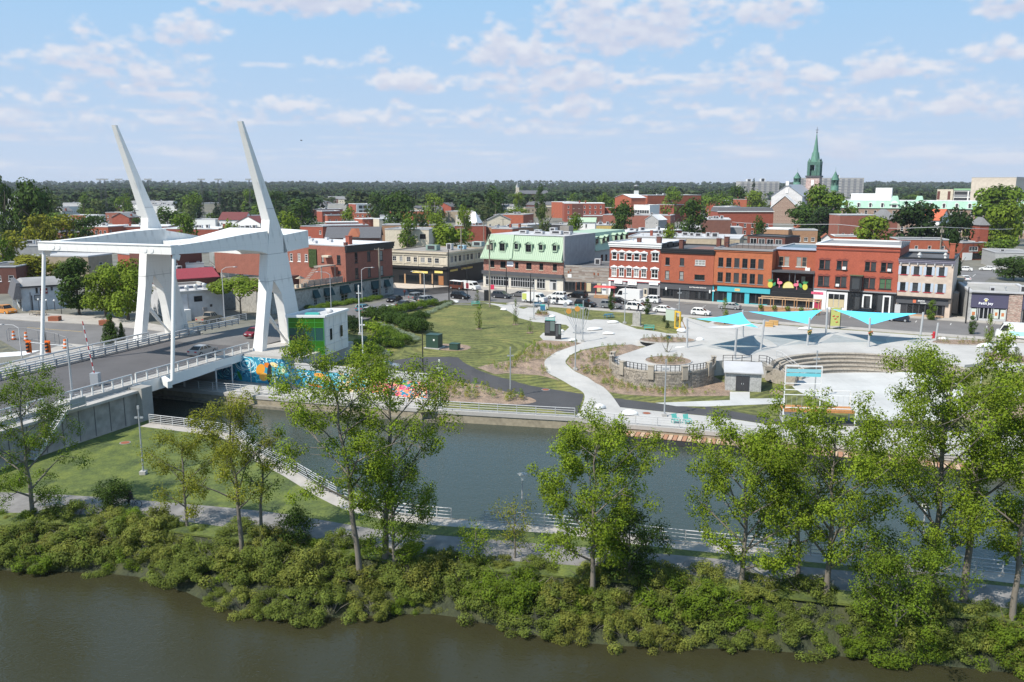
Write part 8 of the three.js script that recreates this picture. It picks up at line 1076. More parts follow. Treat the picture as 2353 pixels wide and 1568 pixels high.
// lamps
const lamp=(label,z,x,yb,yt,kind,o={})=>{const b=o.y===undefined?onT(z(x,yb)):G(z(x,yb),o.y),h=hAt(b,z(x,yt)[1])-b.y,t=thing(kind==='signal'?'traffic_light':kind==='wood'?'utility_pole':'street_lamp',label,kind==='signal'?'traffic light':kind==='wood'?'utility pole':'lamp post',b,o.ry??0),s=o.s??1,mt=o.mat??m.steel;
part(t,'pole',gb((g)=>g.cyl(0,0,0,h,(kind==='wood'?.17:.1)*s,(kind==='wood'?.12:.065)*s,8)),kind==='wood'?m.pole:mt);
if (kind==='park'){part(t,'lamp_head',gb((g)=>{g.box(-.09,h,-.09,.09,h+.35,.09);for (const q of [-1,1])g.box(q*.12,h*.86,-.07,q*.42,h*.86+.16,.07);}),mt);part(t,'base',box(-.3,-.1,-.3,.3,.35,.3),m.paleConc);}
if (kind==='arm'){part(t,'arm',gb((g)=>g.tube([[0,h,0],[(o.a??1)*.8,h+.5,0],[(o.a??1)*2.2,h+.6,0]],[.06,.05,.04],6)),mt);part(t,'lamp_head',gb((g)=>g.sphere((o.a??1)*2.5,h+.58,0,.5,.09,.18)),m.lightGrey);}
if (kind==='round'){part(t,'lamp_head',gb((g)=>{g.tube([[0,h-.1,0],[0,h+.02,0],[0,h+.14,0]],[.28,.42,.05],16);g.cyl(0,0,h-.55,h-.1,.14,.2);}),m.white);}
if (kind==='globe')part(t,'globe',gb((g)=>g.sphere(0,h+.2,0,.22)),m.white);if (kind==='lantern'){part(t,'lantern',gb((g)=>g.tube([[0,h,0],[0,h+.5,0],[0,h+.6,0]],[.12,.28,.1],6)),m.black);}
if (kind==='signal'){const d=o.a??1;part(t,'mast_arm',gb((g)=>g.tube([[0,h*.86,0],[d*(o.len??4),h*.93,0]],[.07,.05],6)),mt);for (const f of o.heads??[1]){const X=d*(o.len??4)*f,hd=part(t,'signal_head',o.flat?box(X-.6,h*.93-.2,-.15,X+.6,h*.93+.2,.15):gb((g)=>{g.box(X-.2,h*.87-.75,-.12,X+.2,h*.87+.5,.12);g.box(X-.32,h*.87-.85,-.02,X+.32,h*.87+.6,.02);}),o.flat?m.black:m.orange);if (!o.flat)for (let k=0;k<3;k++)part(hd,'lens_hood',gb((g)=>g.tube([[X,h*.87+.25-k*.4,.12],[X,h*.87+.25-k*.4,.4]],.15,8)),m.black);}}
if (kind==='wood')part(t,'crossarm',gb((g)=>{g.beam([-1.1,h-.4,0],[1.1,h-.4,0],.1,.12);for (const q of [-1,-.4,.4,1])g.cyl(q,0,h-.34,h-.1,.05);if (o.can){g.cyl(.35,.2,h-2.2,h-1.2,.3);g.cyl(-.35,.2,h-2.2,h-1.2,.3);}}),m.pole);
return t;};
lamp('slim grey park lamp beside the winding path',z5,1145,460,178,'park');lamp('slim grey park lamp at the tip of the mulch bed',z5,721,635,325,'park');lamp('slim grey park lamp before the round terrace',z4,421,1545,1190,'park');lamp('slim grey park lamp on the stage floor',z4,1402,1425,1132,'park');lamp('white double-headed lamp at the end of the mural wall',z5,260,712,408,'park',{mat:m.white});lamp('grey park lamp behind the totem sculpture',b4,1550,1535,990,'park');lamp('grey park lamp beside the planting bed and picnic table',b4,865,1225,765,'park');lamp('grey park lamp beside the long white boulder',b5,345,1285,800,'park');lamp('grey park lamp on the pavement beside the picture frame',b5,1105,1170,810,'park');lamp('grey lamp post beyond the poplars at right',z6,1805,880,590,'park');
lamp('white tall lamp beside the control booth',z3,522,1010,700,'park',{mat:m.white,s:1.3});lamp('white lamp post on the shrub slope by the booth',z3,543,1200,910,'park',{mat:m.white,s:1.2});lamp('white post on the promenade below the mural',b7,540,705,500,'park',{mat:m.white,y:L});
lamp('white round-headed lamp on the near canal walk',z5,798,1440,1140,'round',{y:L,mat:m.lightGrey,s:.8});lamp('round-headed lamp among the right poplars',c3,962,420,245,'round',{y:L,mat:m.lightGrey,s:.8});lamp('grey lamp post with control box on the grass by the stairs',z2,935,1140,715,'park',{y:L});
lamp('black lamp post with cylinder base on the asphalt',z5,150,470,222,'plain',{mat:m.black});lamp('black lantern post in the gravel lot at left',b1,640,1060,720,'lantern',{mat:m.black,y:0});lamp('curved street lamp at the left edge',b1,300,1210,790,'arm',{y:0,a:-1,mat:m.lightGrey});[[545,545,400],[655,540,410],[765,540,415],[857,590,420]].forEach(([x,b,t],i)=>lamp(['leftmost','second','third','rightmost'][i]+' white globe lamp before the tavern wall',b1,x,b,t,'globe',{y:0,mat:m.black,s:.7}));
lamp('white curved street lamp behind the bridge roadway',b2,1018,1060,310,'arm',{y:.3,a:1,mat:m.lightGrey});lamp('white pole beside the right pylon behind the road',b2,1475,900,560,'plain',{y:.5,mat:m.lightGrey});lamp('curved street lamp in the bed before the stone building, left',b3,380,890,375,'arm',{y:.3,a:-1});lamp('curved street lamp in the bed before the stone building, right',b3,815,750,310,'arm',{y:.2,mat:m.lightGrey});lamp('street lamp with white sign between the waiting cars',b3,1688,790,365,'arm',{y:0,a:-1,mat:m.lightGrey});
lamp('utility pole before the brown brick corner',b3,1065,700,0,'wood',{y:0,s:1.6});lamp('black signal mast at the corner of the lawn',b3,2030,760,20,'plain',{y:0,mat:m.black,s:1.4});lamp('black traffic light with horizontal heads before the corner shop',b3,1810,555,250,'signal',{y:.1,a:1,mat:m.black,flat:1,len:3.2,heads:[1,-.7]});lamp('black traffic light over the junction by the corner shop side',b3,2285,740,240,'signal',{y:.1,a:-1,mat:m.black,flat:1,len:2,heads:[1]});lamp('wooden utility pole before the green mansard roof',b4,248,1050,100,'wood',{y:0,can:1});lamp('wooden utility pole beside the corner shop roof',a3,2205,1500,715,'wood',{y:0,s:1.3});lamp('utility pole with transformers above the beige building',a5,1283,690,370,'wood',{y:3,s:1.6,can:1});lamp('utility pole carrying the long wire at right',a7,1180,1080,700,'wood',{y:4,s:1.3,can:1});lamp('utility pole in front of the dark brick house',b6,1200,260,0,'wood',{y:4,s:1.2});[[a5,440,735,500],[a4,1050,750,620],[a4,658,780,600],[a4,390,920,640],[a3,1835,680,360],[a3,1305,555,410]].forEach(([z,x,b,t],i)=>lamp('wooden utility pole over the roofs, '+['above the yellow-fronted building','behind the mansard rooftop units','left behind the mansard roof','beside the leafy tree by the corner shop','before the slate chapel','before the large dark tree'][i],z,x,b,t,'wood',{y:3,s:1.2}));lamp('black lamp post before the cream ground floor',b4,818,1010,590,'plain',{y:0,mat:m.black,s:1.4});lamp('black lamp post beside the red box',b4,480,850,490,'plain',{y:0,mat:m.black,s:1.4});lamp('black lamp post on the far pavement by the pet shop',a8,1540,945,440,'plain',{y:0,mat:m.black,s:1.4});
lamp('grey mast with two orange-backed traffic lights over the bridge approach',z2,470,625,250,'signal',{y:1.75,a:-1,len:4.6,heads:[.98,.5],mat:m.steel,s:1.4});
{const b=G(z2(625,555),1.75),h=hAt(b,z2(560,140)[1])-1.75,t=thing('barrier_gate','raised red and white striped barrier arm on the bridge approach','barrier',b);part(t,'housing',box(-.5,0,-.4,.5,1.5,.4),m.steel);for (let i=0;i<14;i++)part(t,'arm_band',gb((g)=>g.tube([[-.12*h/14*i,.8+i*(h-.8)/14,0],[-.12*h/14*(i+1),.8+(i+1)*(h-.8)/14,0]],.07,6)),i % 2?m.red:m.white);}
{const P=[onDepth(G(a7(1180,1080),4),a7(1180,715)),onDepth(G(b6(1200,260),4),b6(1200,5))],w=thing('power_line','long grey overhead wire sagging across the right of the town','overhead wire');const e=G(F(2420,520),9),l=onDepth(G(a5(1430,720),6),a5(1430,610));part(w,'wire',gb((g)=>{const pts=[l,P[1],P[0],e];for (let i=0;i<3;i++){const M2=pts[i].clone().lerp(pts[i+1],.5);M2.y-=1;g.tube(new THREE.CatmullRomCurve3([pts[i],M2,pts[i+1]]).getPoints(8),.09,4,false);}}),m.lightGrey);}
// ---------- vehicles ----------
const CT2={sedan:[4.6,1.8,1.43,.93,[-1.95,1.25],[-1.1,.35]],suv:[4.6,1.88,1.7,1.05,[-2.2,1.2],[-1.85,.35]],hatch:[3.8,1.66,1.5,.98,[-1.85,1.15],[-1.45,.35]],mini:[5.0,1.95,1.75,1.05,[-2.4,1.7],[-2.1,.6]],cargo:[5.6,2,2.15,1.2,[1.0,2.2],[.95,1.5]],high:[6,2.1,2.7,1.3,[1.3,2.6],[1.2,1.9]],camper:[4.6,1.8,2.05,1.1,[-2.2,2.2],[-2.15,1.95]],pickup:[5.6,2,1.85,1.1,[-.7,1.5],[-.4,.8]]};
const wheelG=gb((g)=>g.tube([[0,.33,-.12],[0,.33,.12]],.33,14)),rimG=gb((g)=>g.tube([[0,.33,-.13],[0,.33,.13]],.2,10));
const car=(label,type,col,z,x,y,turn=0,o={})=>{
const [Ln,W,H,be,cb,cr]=CT2[type],P=o.on?V3(...o.on):G(z(x,y),o.y??.01),t=thing(o.name??(/cargo|high|camper/.test(type)?'parked_van':type==='pickup'?'pickup_truck':'car'),label,o.cat??(/cargo|high|camper/.test(type)?'van':type==='pickup'?'pickup':'car'),P,(o.abs?0:Math.atan2(-SE.z,SE.x))+turn),h=Ln/2,w=W/2,mt=M(...col,{rough:.28,metal:col[0]>.6?0:.25}),van=/cargo|high/.test(type);
part(t,'body',gb((g)=>{const prof=van?[[-h,.3],[h,.3],[h,.75],[h-.15,be],[cb[1]-.1,be+.1],[cr[1],H-.08],[cr[1]-.5,H],[-h+.1,H],[-h,H-.15]]:[[-h+.08,.25],[h-.1,.25],[h,.45],[h-.03,.68],[h-.5,be-.12],[cb[1],be],[cb[0],be+.02],[-h+.04,be-.05],[-h,.5]];g.plate(prof,-w,w);
if (!van)g.hex([[cr[0]-.1,H-.09,w*.78],[cr[1]+.1,H-.09,w*.78],[cr[1]+.1,H-.09,-w*.78],[cr[0]-.1,H-.09,-w*.78]],[[cr[0]+.1,H,w*.7],[cr[1]-.15,H,w*.7],[cr[1]-.15,H,-w*.7],[cr[0]+.1,H,-w*.7]]);if (type==='pickup')g.box(-h,.9,-w,-1,1.15,w);if (type==='camper')g.box(-2.25,be,-w*.93,-2.0,H-.1,w*.93);}),mt);
if (!van){const gl=part(t,'windows',gb((g)=>g.hex([[cb[0]+.1,be-.02,w*.92],[cb[1]-.05,be-.02,w*.92],[cb[1]-.05,be-.02,-w*.92],[cb[0]+.1,be-.02,-w*.92]],[[cr[0],H-.07,w*.76],[cr[1],H-.07,w*.76],[cr[1],H-.07,-w*.76],[cr[0],H-.07,-w*.76]])),m.glass);part(gl,'pillar',gb((g)=>{for (const s of [1,-1])for (const k of [.02,.36,.68,.98])g.beam([lerp(cb[0]+.1,cb[1]-.05,k),be,s*w*.925],[lerp(cr[0],cr[1],k),H-.07,s*w*.765],.09,.05,[0,0,1]);}),mt);}
else{part(t,'windscreen',gb((g)=>g.quad([cb[1]-.08,be+.14,w*.9],[cb[1]-.08,be+.14,-w*.9],[cr[1]+.04,H-.14,-w*.82],[cr[1]+.04,H-.14,w*.82])),m.glass);for (const s of [-1,1])part(t,'side_window',gb((g)=>g.plate([[cr[1]-.75,be+.1],[cb[1]-.25,be+.1],[cr[1]-.05,H-.35],[cr[1]-.75,H-.35]],s*w-.01,s*w+.01)),m.glass);}
for (const a of [-1,1])for (const s of [-1,1]){const q=part(t,'wheel',wheelG,m.rubber);q.position.set(a*h*.63,0,s*(w-.08));part(q,'rim',rimG,m.steel);}
for (const s of [-1,1]){part(t,'headlight',box(h-.16,.55,s*w*.55-.22,h+.005,.7,s*w*.55+.22),m.lightGrey);part(t,'tail_light',box(-h-.005,.65,s*w*.7-.18,-h+.12,.85,s*w*.7+.18),m.red);}
if (o.x)o.x(t);return t;
};
const cW=[.68,.68,.67],cK=[.012,.012,.014],cG=[.16,.16,.17],cS=[.36,.36,.36],Rd=Math.atan2(-BA[1],BA[0])-Math.atan2(-SE.z,SE.x),PI=Math.PI;
car('white cargo van with yellow-green graphic on its rear side','cargo',cW,b4,880,985,0,{x:(t)=>part(t,'graphic',box(-2.7,.6,1.0,-1.6,2.0,1.012),M(.45,.5,.12))});car('white sport utility car driving right behind the cargo van','suv',cW,b4,1255,1015);car('white estate car parked on the far side behind the cargo van','suv',cW,b4,1190,935,PI);car('dark grey sedan partly behind the white cargo van','sedan',cG,b4,680,905,PI);car('dark blue-grey sport utility car by the black signs','suv',[.05,.055,.07],b4,415,925);car('black estate car parked before the timber store','suv',cK,b4,1480,920,PI);car('black sport utility car in the near lane before the timber store','suv',cK,b4,1590,1045);car('grey crossover beside the dense young street tree','suv',[.2,.21,.22],b4,1945,1065);car('black car half hidden behind the grey crossover','sedan',cK,b4,2040,1000);
car('tall white delivery van before the white-trimmed brick building','high',cW,b5,400,965,PI);car('white crossover parked right behind the tall delivery van','suv',cW,b5,700,990,PI);car('white minivan beside the walking person and round tree','mini',cW,b5,530,1095);car('white sedan waiting at the black signal posts','sedan',cW,b5,905,1125);car('small white hatchback alone in the street','hatch',cW,b5,1415,1165);car('silver sedan parked before the turquoise shop','sedan',cS,b5,1815,1080,PI);car('dark hatchback half covered by the rightmost sail','hatch',[.03,.04,.06],a8,600,915,PI);car('dark car hidden behind the rightmost sail at left','sedan',cK,b6,1560,1270,PI);
car('white panel van cut by the right edge','high',cW,a8,2230,1160,PI,{x:(t)=>part(t,'graphic',box(-1.6,.7,-1.07,1,1.4,-1.052),M(.35,.6,.62))});car('white sedan across the lane at upper right','sedan',cW,a8,1845,205,PI-.1);car('white sedan cut by the pink building in the lane','sedan',cW,a8,1520,210,PI);car('white car seen from behind in the car park','sedan',cW,a8,1530,345,Rd+.15);
car('black sedan stopped by the corner of the stone building','sedan',cK,b3,1265,755,Rd+PI,{y:.2});car('black sedan in the turning lane behind the blue sign','sedan',[.03,.03,.035],b3,1400,828,Rd,{y:.3});car('grey crossover waiting at the junction, rear to us','suv',[.22,.225,.23],b3,1590,722,Rd-.3,{y:.15});car('silver sport utility car at the junction beside the lamp with sign','suv',cS,b3,1735,768,Rd-.35,{y:.15});car('black sport utility car crossing the junction','suv',cK,b3,2190,710,-.1);car('brown camper bus with white roof beside the corner shop','camper',[.14,.05,.035],b3,2150,575,PI-.2,{x:(t)=>part(t,'white_roof',box(-2.2,2.0,-.75,2,2.12,.75),m.white)});car('white delivery van with dark red graphic beside the brown camper','cargo',cW,b3,2320,585,-.15,{x:(t)=>part(t,'graphic',box(-.4,.4,1,.5,1.8,1.012),M(.3,.03,.05))});
car('small blue car behind the silver station wagon','hatch',[.08,.2,.25],b3,830,885,Rd,{y:.6});car('silver station wagon driving up the boulevard','suv',cS,b3,945,935,Rd,{y:.65});car('silver sporty hatchback crossing the lift bridge','sedan',cS,b2,710,1490,Rd,{y:1.64});car('dark red car half hidden behind the right pylon','hatch',[.2,.015,.025],b2,1440,1240,Rd+PI,{y:1.63});car('grey sedan parked behind the mural wall','sedan',[.25,.25,.26],b7,1685,445,.45,{y:-.6});car('tan pickup truck parked beside the low white block','pickup',[.35,.3,.24],b2,800,1030,Rd,{y:0});car('orange utility vehicle at the left edge before the tavern','pickup',[.6,.25,.05],b1,60,580,0,{y:0,name:'utility_vehicle',cat:'vehicle'});
// ---------- park furniture ----------
const put=(name,label,cat,z,x,y,f,o={})=>{const b=o.y===undefined?onT(z(x,y)):G(z(x,y),o.y);b.y=Math.max(b.y,o.min??-9);const t=thing(name,label,cat,b,o.ry??0,o.group);f(t);return t;};
[[b4,440,1098,1.5,.5,'beside the small strip of lawn'],[b4,1120,1195,1.5,.5,'beside the planting bed under the lamp'],[b4,1260,1400,1.0,.45,'behind the dark totems'],[b4,1720,1375,3.1,.6,'long one on the plaza right of the sculpture'],[b4,1915,1435,1.9,.5,'right of the long one by the sculpture'],[b4,1410,1530,1.5,.5,'at the start of the winding path'],[b4,1970,1275,2.2,.55,'below the picnic table'],[b5,1140,1405,1.8,.8,'by the yellow frame and first sail post'],[b5,1405,1525,1.6,.6,'right of the oval bed'],[z4,268,1170,1.3,.55,'left inside the round terrace'],[z4,525,1178,2.8,.65,'long one inside the round terrace'],[z4,388,1206,1.4,.55,'front one inside the round terrace'],[z4,620,1215,1.6,.5,'right one by the terrace railing'],[z4,1340,978,2.8,.55,'long one under the middle sail'],[b3,2110,770,2.0,.5,'at the top corner of the lawn'],[z5,1310,712,1.6,.7,'at the foot of the winding path'],[z5,1505,755,1.9,.8,'egg-shaped, on the promenade before the lamp'],[a8,1800,1275,3.6,.7,'long one beside the bed at right'],[a8,2160,1280,2.0,.7,'right of the long one near the white van'],[z6,1560,525,1.4,.6,'near the red hydrant']].forEach(([z,x,y,l,h,w],i)=>put('boulder','smooth white boulder seat '+w,'boulder seat',z,x,y,(t)=>part(t,'stone',(()=>{const g=new THREE.SphereGeometry(1,18,12),p=g.attributes.position;for (let k=0;k<p.count;k++){const X=p.getX(k),Y=p.getY(k),Q=p.getZ(k),f=1+.1*Math.sin(X*3+i)+.06*Math.sin(Q*5+i*2);p.setXYZ(k,X*l/2*f,Y*h*.62*(Y<0?.5:1)*f+h*.3,Q*Math.min(.75,l*.3)*f);}g.computeVertexNormals();return g;})(),m.white),{ry:(i*.7) % 1.2-.5,min:z===z5?-9:-.5}));
const bench=(t)=>{for (const [y,z] of [[.45,.2],[.45,0],[.45,-.2],[.65,-.32],[.85,-.38]])part(t,'slat',box(-.95,y,z-.08,.95,y+.05,z+.08),m.turq);for (const s of [-.8,.8])part(t,'leg',gb((g)=>{g.box(s-.04,0,-.3,s+.04,.45,.25);g.box(s-.04,.45,-.4,s+.04,.9,-.34);}),m.turq);};
put('park_bench','turquoise bench at the top of the lawn beside a young tree','bench',b4,50,1030,bench);put('park_bench','turquoise bench behind the dark totems','bench',b4,1095,1270,bench);put('park_bench','turquoise bench behind the curved sculpture near the street','bench',b4,1505,1075,bench);put('park_bench','turquoise bench on the lawn near the stone stele','bench',b5,690,1375,bench,{ry:-.2});put('park_bench','plain wooden bench on the pavement before the black shop','bench',b5,1240,1030,(t)=>{part(t,'seat',box(-1,.42,-.2,1,.5,.2),m.woodGrey);for (const s of [-.8,.8])part(t,'leg',box(s-.05,0,-.18,s+.05,.42,.18),m.grey);});
const picnic=(mt)=>(t)=>{for (let k=-2;k<=2;k++)part(t,'table_plank',box(-.95,.74,k*.16-.07,.95,.79,k*.16+.07),mt);for (const s of [-1,1]){part(t,'bench_plank',box(-.95,.43,s*.7-.13,.95,.48,s*.7+.13),mt);part(t,'leg',gb((g)=>g.beam([s*.7,.74,-.25],[s*.7,0,-.65],.07,.08).beam([s*.7,.74,.25],[s*.7,0,.65],.07,.08)),mt);}};
put('picnic_table','blue picnic table on a concrete pad between lawns','picnic table',b4,1915,1205,picnic(m.blueP),{ry:.4});put('picnic_table','blue picnic table beside the blue bin','picnic table',b4,920,1045,picnic(m.blueP),{ry:.3});put('litter_bin','blue square litter bin beside the picnic table','bin',b4,990,1100,(t)=>{part(t,'bin',box(-.5,0,-.5,.5,1.1,.5),m.blueP);part(t,'lid',box(-.55,1.1,-.55,.55,1.2,.55),m.turq);});put('litter_bin','small blue bin behind the terrace pillar','bin',z4,447,1098,(t)=>{part(t,'bin',box(-.3,0,-.3,.3,.95,.3),m.blueP);part(t,'lid',box(-.33,.95,-.33,.33,1.02,.33),m.dark);});[[480,600],[575,610]].forEach(([x,y],i)=>put('picnic_table','wooden picnic table before the tavern, '+(i?'right':'left'),'picnic table',b1,x,y,picnic(m.tan),{y:.1}));
for (const [lb,x,y,w] of [['tall dark information totem with two panels, left',1092,1455,.95],['tall dark information totem, right and nearer',1208,1505,.5]])put('information_totem',lb,'totem',b4,x,y,(t)=>{part(t,'post',box(-w,0,-.12,w,2.7,.12),m.black);part(t,'panel',box(-w+.08,.5,.12,-.02,2.5,.14),m.charcoal);part(t,'panel',box(.06,.9,.12,w-.08,2.6,.14),M(.12,.16,.15));},{ry:-.3});
put('park_sculpture','sculpture of thin fanned metal stems with two orange discs','sculpture',b4,1500,1435,(t)=>{for (let i=0;i<9;i++){const a=-2.6+i*.55;part(t,'stem',gb((g)=>g.tube([[(i-4)*.09,0,0],[a*.8,3.0,(i % 3-1)*.3],[a,4.2+(i % 3)*.5,(i % 3-1)*.5]],.04,5)),m.steel);}for (const [x,y] of [[-1.9,4.2],[-.4,4.6]])part(t,'disc',gb((g)=>g.tube([[x,y,.3],[x,y,.4]],.48,14)),M(.55,.26,.05));part(t,'sheet',gb((g)=>g.plate([[-2.9,5.0],[-2.3,4.9],[-2.2,5.6],[-2.9,5.5]],.3,.34)),m.steel);});
put('transformer_box','large dark green electrical cabinet on the lawn','electrical cabinet',z3,1008,1096,(t)=>{part(t,'cabinet',box(-1.1,.1,-.9,1.1,2.2,.9),m.utilGreen);part(t,'lid',box(-1.15,2.2,-.95,1.15,2.3,.95),m.utilGreen);part(t,'base',box(-1.4,-.15,-1.2,1.4,.1,1.2),m.paleConc);part(t,'sticker',box(.2,1.3,.9,.5,1.6,.91),m.white);},{ry:-.35});put('transformer_box','small dark green electrical cabinet on gravel','electrical cabinet',z3,1142,1108,(t)=>{part(t,'cabinet',box(-.75,0,-.6,.75,.95,.6),m.utilGreen);part(t,'lid',box(-.8,.95,-.65,.8,1.05,.65),m.utilGreen);},{ry:-.35});
put('fire_hydrant','red fire hydrant at the right of the plaza','hydrant',z6,1503,512,(t)=>{part(t,'barrel',gb((g)=>{g.cyl(0,0,0,.9,.22);g.sphere(0,.95,0,.24);g.tube([[-.4,.6,0],[.4,.6,0]],.12,8);}),m.red);part(t,'foot',gb((g)=>g.cyl(0,0,0,.1,.32)),m.red);});put('banner_sign','yellow-green menu banner between black posts beside the street','banner',z4,1535,975,(t)=>{for (const s of [-1,1])part(t,'post',gb((g)=>g.cyl(s*.95,0,0,4.0,.06)),m.black);part(t,'banner',box(-.85,.6,-.03,.85,3.95,.03),M(.5,.52,.16));for (const [x,y] of [[0,3.4],[-.35,2.4],[.35,2.3],[0,1.9],[.3,1.3]])part(t,'emblem',gb((g)=>g.sphere(x,y,.03,.26,.14,.02,8,5)),M(.55,.12,.06));});
put('picture_frame','yellow upright picture frame leaning on orange struts','photo frame',b5,1085,1360,(t)=>{part(t,'frame',gb((g)=>{g.box(-.9,0,-.1,-.6,3.3,.1);g.box(.6,0,-.1,.9,3.3,.1);g.box(-.6,3,-.1,.6,3.3,.1);g.box(-.6,0,-.1,.6,.3,.1);}),M(.65,.42,.05));part(t,'strut',gb((g)=>g.beam([-.7,2.4,-.1],[-.7,0,-1.4],.1,.1)),M(.6,.28,.05));part(t,'strut',gb((g)=>g.beam([.7,2.4,-.1],[.7,0,-1.4],.1,.1)),M(.6,.28,.05));},{ry:-1.15});put('utility_box','pale green painted utility box beside the picture frame','utility box',b5,1000,1240,(t)=>{part(t,'cabinet',box(-1,0,-.5,1,2.2,.5),M(.4,.48,.4));part(t,'lid',box(-1.05,2.2,-.55,1.05,2.3,.55),m.lightGrey);},{ry:-.8});put('stone_stele','grey upright stone slab on the lawn near a turquoise bench','stele',b5,515,1318,(t)=>{part(t,'slab',box(-.75,0,-.3,.75,2.6,.3),m.greyStone);part(t,'base',box(-1,-.1,-.5,1.2,.12,.5),m.paleConc);},{ry:-.5});
put('electrical_box','black twin box at the crossing before the utility pole','control box',b4,225,962,(t)=>{part(t,'cabinet',box(-.9,0,-.4,.1,2.4,.4),m.black);part(t,'cabinet',box(.14,0,-.4,.6,2.3,.4),m.dark);});put('post_box','bright pink-red post box before the cream ground floor','post box',b4,285,820,(t)=>{part(t,'box',box(-.45,.2,-.35,.45,1.4,.35),M(.6,.03,.09));part(t,'feet',box(-.4,0,-.3,.4,.2,.3),m.dark);});put('street_kiosk','small red-roofed kiosk on an orange timber base at the kerb','kiosk',b4,1860,940,(t)=>{part(t,'roof',gb((g)=>g.hex([[-2.6,2.7,1],[2.6,2.7,1],[2.6,2.7,-1],[-2.6,2.7,-1]],[[-2.2,3.1,.5],[2.2,3.1,.5],[2.2,3.1,-.5],[-2.2,3.1,-.5]])),m.redRoof);for (const s of [-1,1])part(t,'post',box(s*2.2-.06,0,-.06,s*2.2+.06,2.8,.06),m.red);for (let i=0;i<4;i++)part(t,'base_board',box(-2.4,i*.26,.8,1,i*.26+.22,.86),m.woodNew);part(t,'menu',box(-.5,1.2,.5,.4,2.5,.55),m.white);},{ry:-.38});
[[b6,235,1440,'left'],[b6,305,1418,'right']].forEach(([z,x,y,w])=>put('timber_planter','light timber planter box on the plaza edge, '+w,'planter',z,x,y,(t)=>{for (let i=0;i<3;i++)part(t,'board',box(-.85,i*.3,.4,.85,i*.3+.27,.46),M(.55,.33,.12,{t:'wood',s:2}));part(t,'box',box(-.83,0,-.46,.83,.88,.4),M(.5,.3,.12,{t:'wood',s:2}));},{ry:-.4}));[[b1,765,685,'left'],[b1,1475,740,'right by the pine']].forEach(([z,x,y,w])=>put('timber_planter','reddish planter on the square before the tavern, '+w,'planter',z,x,y,(t)=>{for (let i=0;i<3;i++)part(t,'board',box(-1,i*.32,.6,1,i*.32+.28,.66),M(.3,.1,.05));part(t,'box',box(-.98,0,-.66,.98,.9,.6),M(.25,.09,.05));},{y:.1}));
[[b1,190,950,'leftmost',0],[b1,362,965,'behind the white notice',0],[b1,912,1072,'rightmost by the footway',0]].forEach(([z,x,y,w])=>put('traffic_drum','orange construction drum with white bands, '+w,'drum',z,x,y,(t)=>{for (let i=0;i<5;i++)part(t,'band',gb((g)=>g.cyl(0,0,i*.3,i*.3+.3,.34-i*.03,.31-i*.03)),i % 2?m.white:m.orange);part(t,'foot',gb((g)=>g.cyl(0,0,0,.08,.45)),m.rubber);},{y:0}));
{const P=[[100,975],[130,945],[370,940],[535,975],[765,1015],[830,1040],[935,1080]].map((p)=>{const g=G(b1(...p),0);return [g.x,0,g.z];}),f=railThing('grey mesh fence round the gravel lot at left',P,{h:1.9,n:2,every:3,r:.03,mat:m.grey});f.name='mesh_fence';}
// restaurant terrace of new timber in the parking lane
{const A=G(b6(95,1225),.02),B=G(b6(930,1215),.02),t=thing('street_terrace','new timber restaurant terrace with pergola frame in the parking lane','terrace',A,Math.atan2(-SE.z,SE.x)),w=A.distanceTo(B)*.92;for (let i=0;i<52;i++)part(t,'board',box(i*w/52,.1,-.04,(i+.85)*w/52,1.05,.04),m.woodNew);for (const z of [0,-3])for (let i=0;i<6;i++)part(t,'post',box(i*w/5-.07,0,z-.07,i*w/5+.07,2.75,z+.07),m.woodNew);for (const z of [0,-3])part(t,'beam',box(-.2,2.75,z-.08,w+.2,2.95,z+.08),M(.55,.38,.24,{t:'wood',s:3}));for (let i=0;i<6;i++)part(t,'rafter',box(i*w/5-.05,2.7,-3,i*w/5+.05,2.82,0),m.woodNew);part(t,'floor',box(0,.02,-3,w,.12,0),m.woodDk);part(t,'rail',box(0,1.05,-.08,w,1.13,.08),m.woodNew);for (let i=0;i<5;i++)part(t,'plant',foliage([[i*w/4.4+.5,1.1,.2,.55]],160,.2,i,{shell:.5}),leafM.mid);}
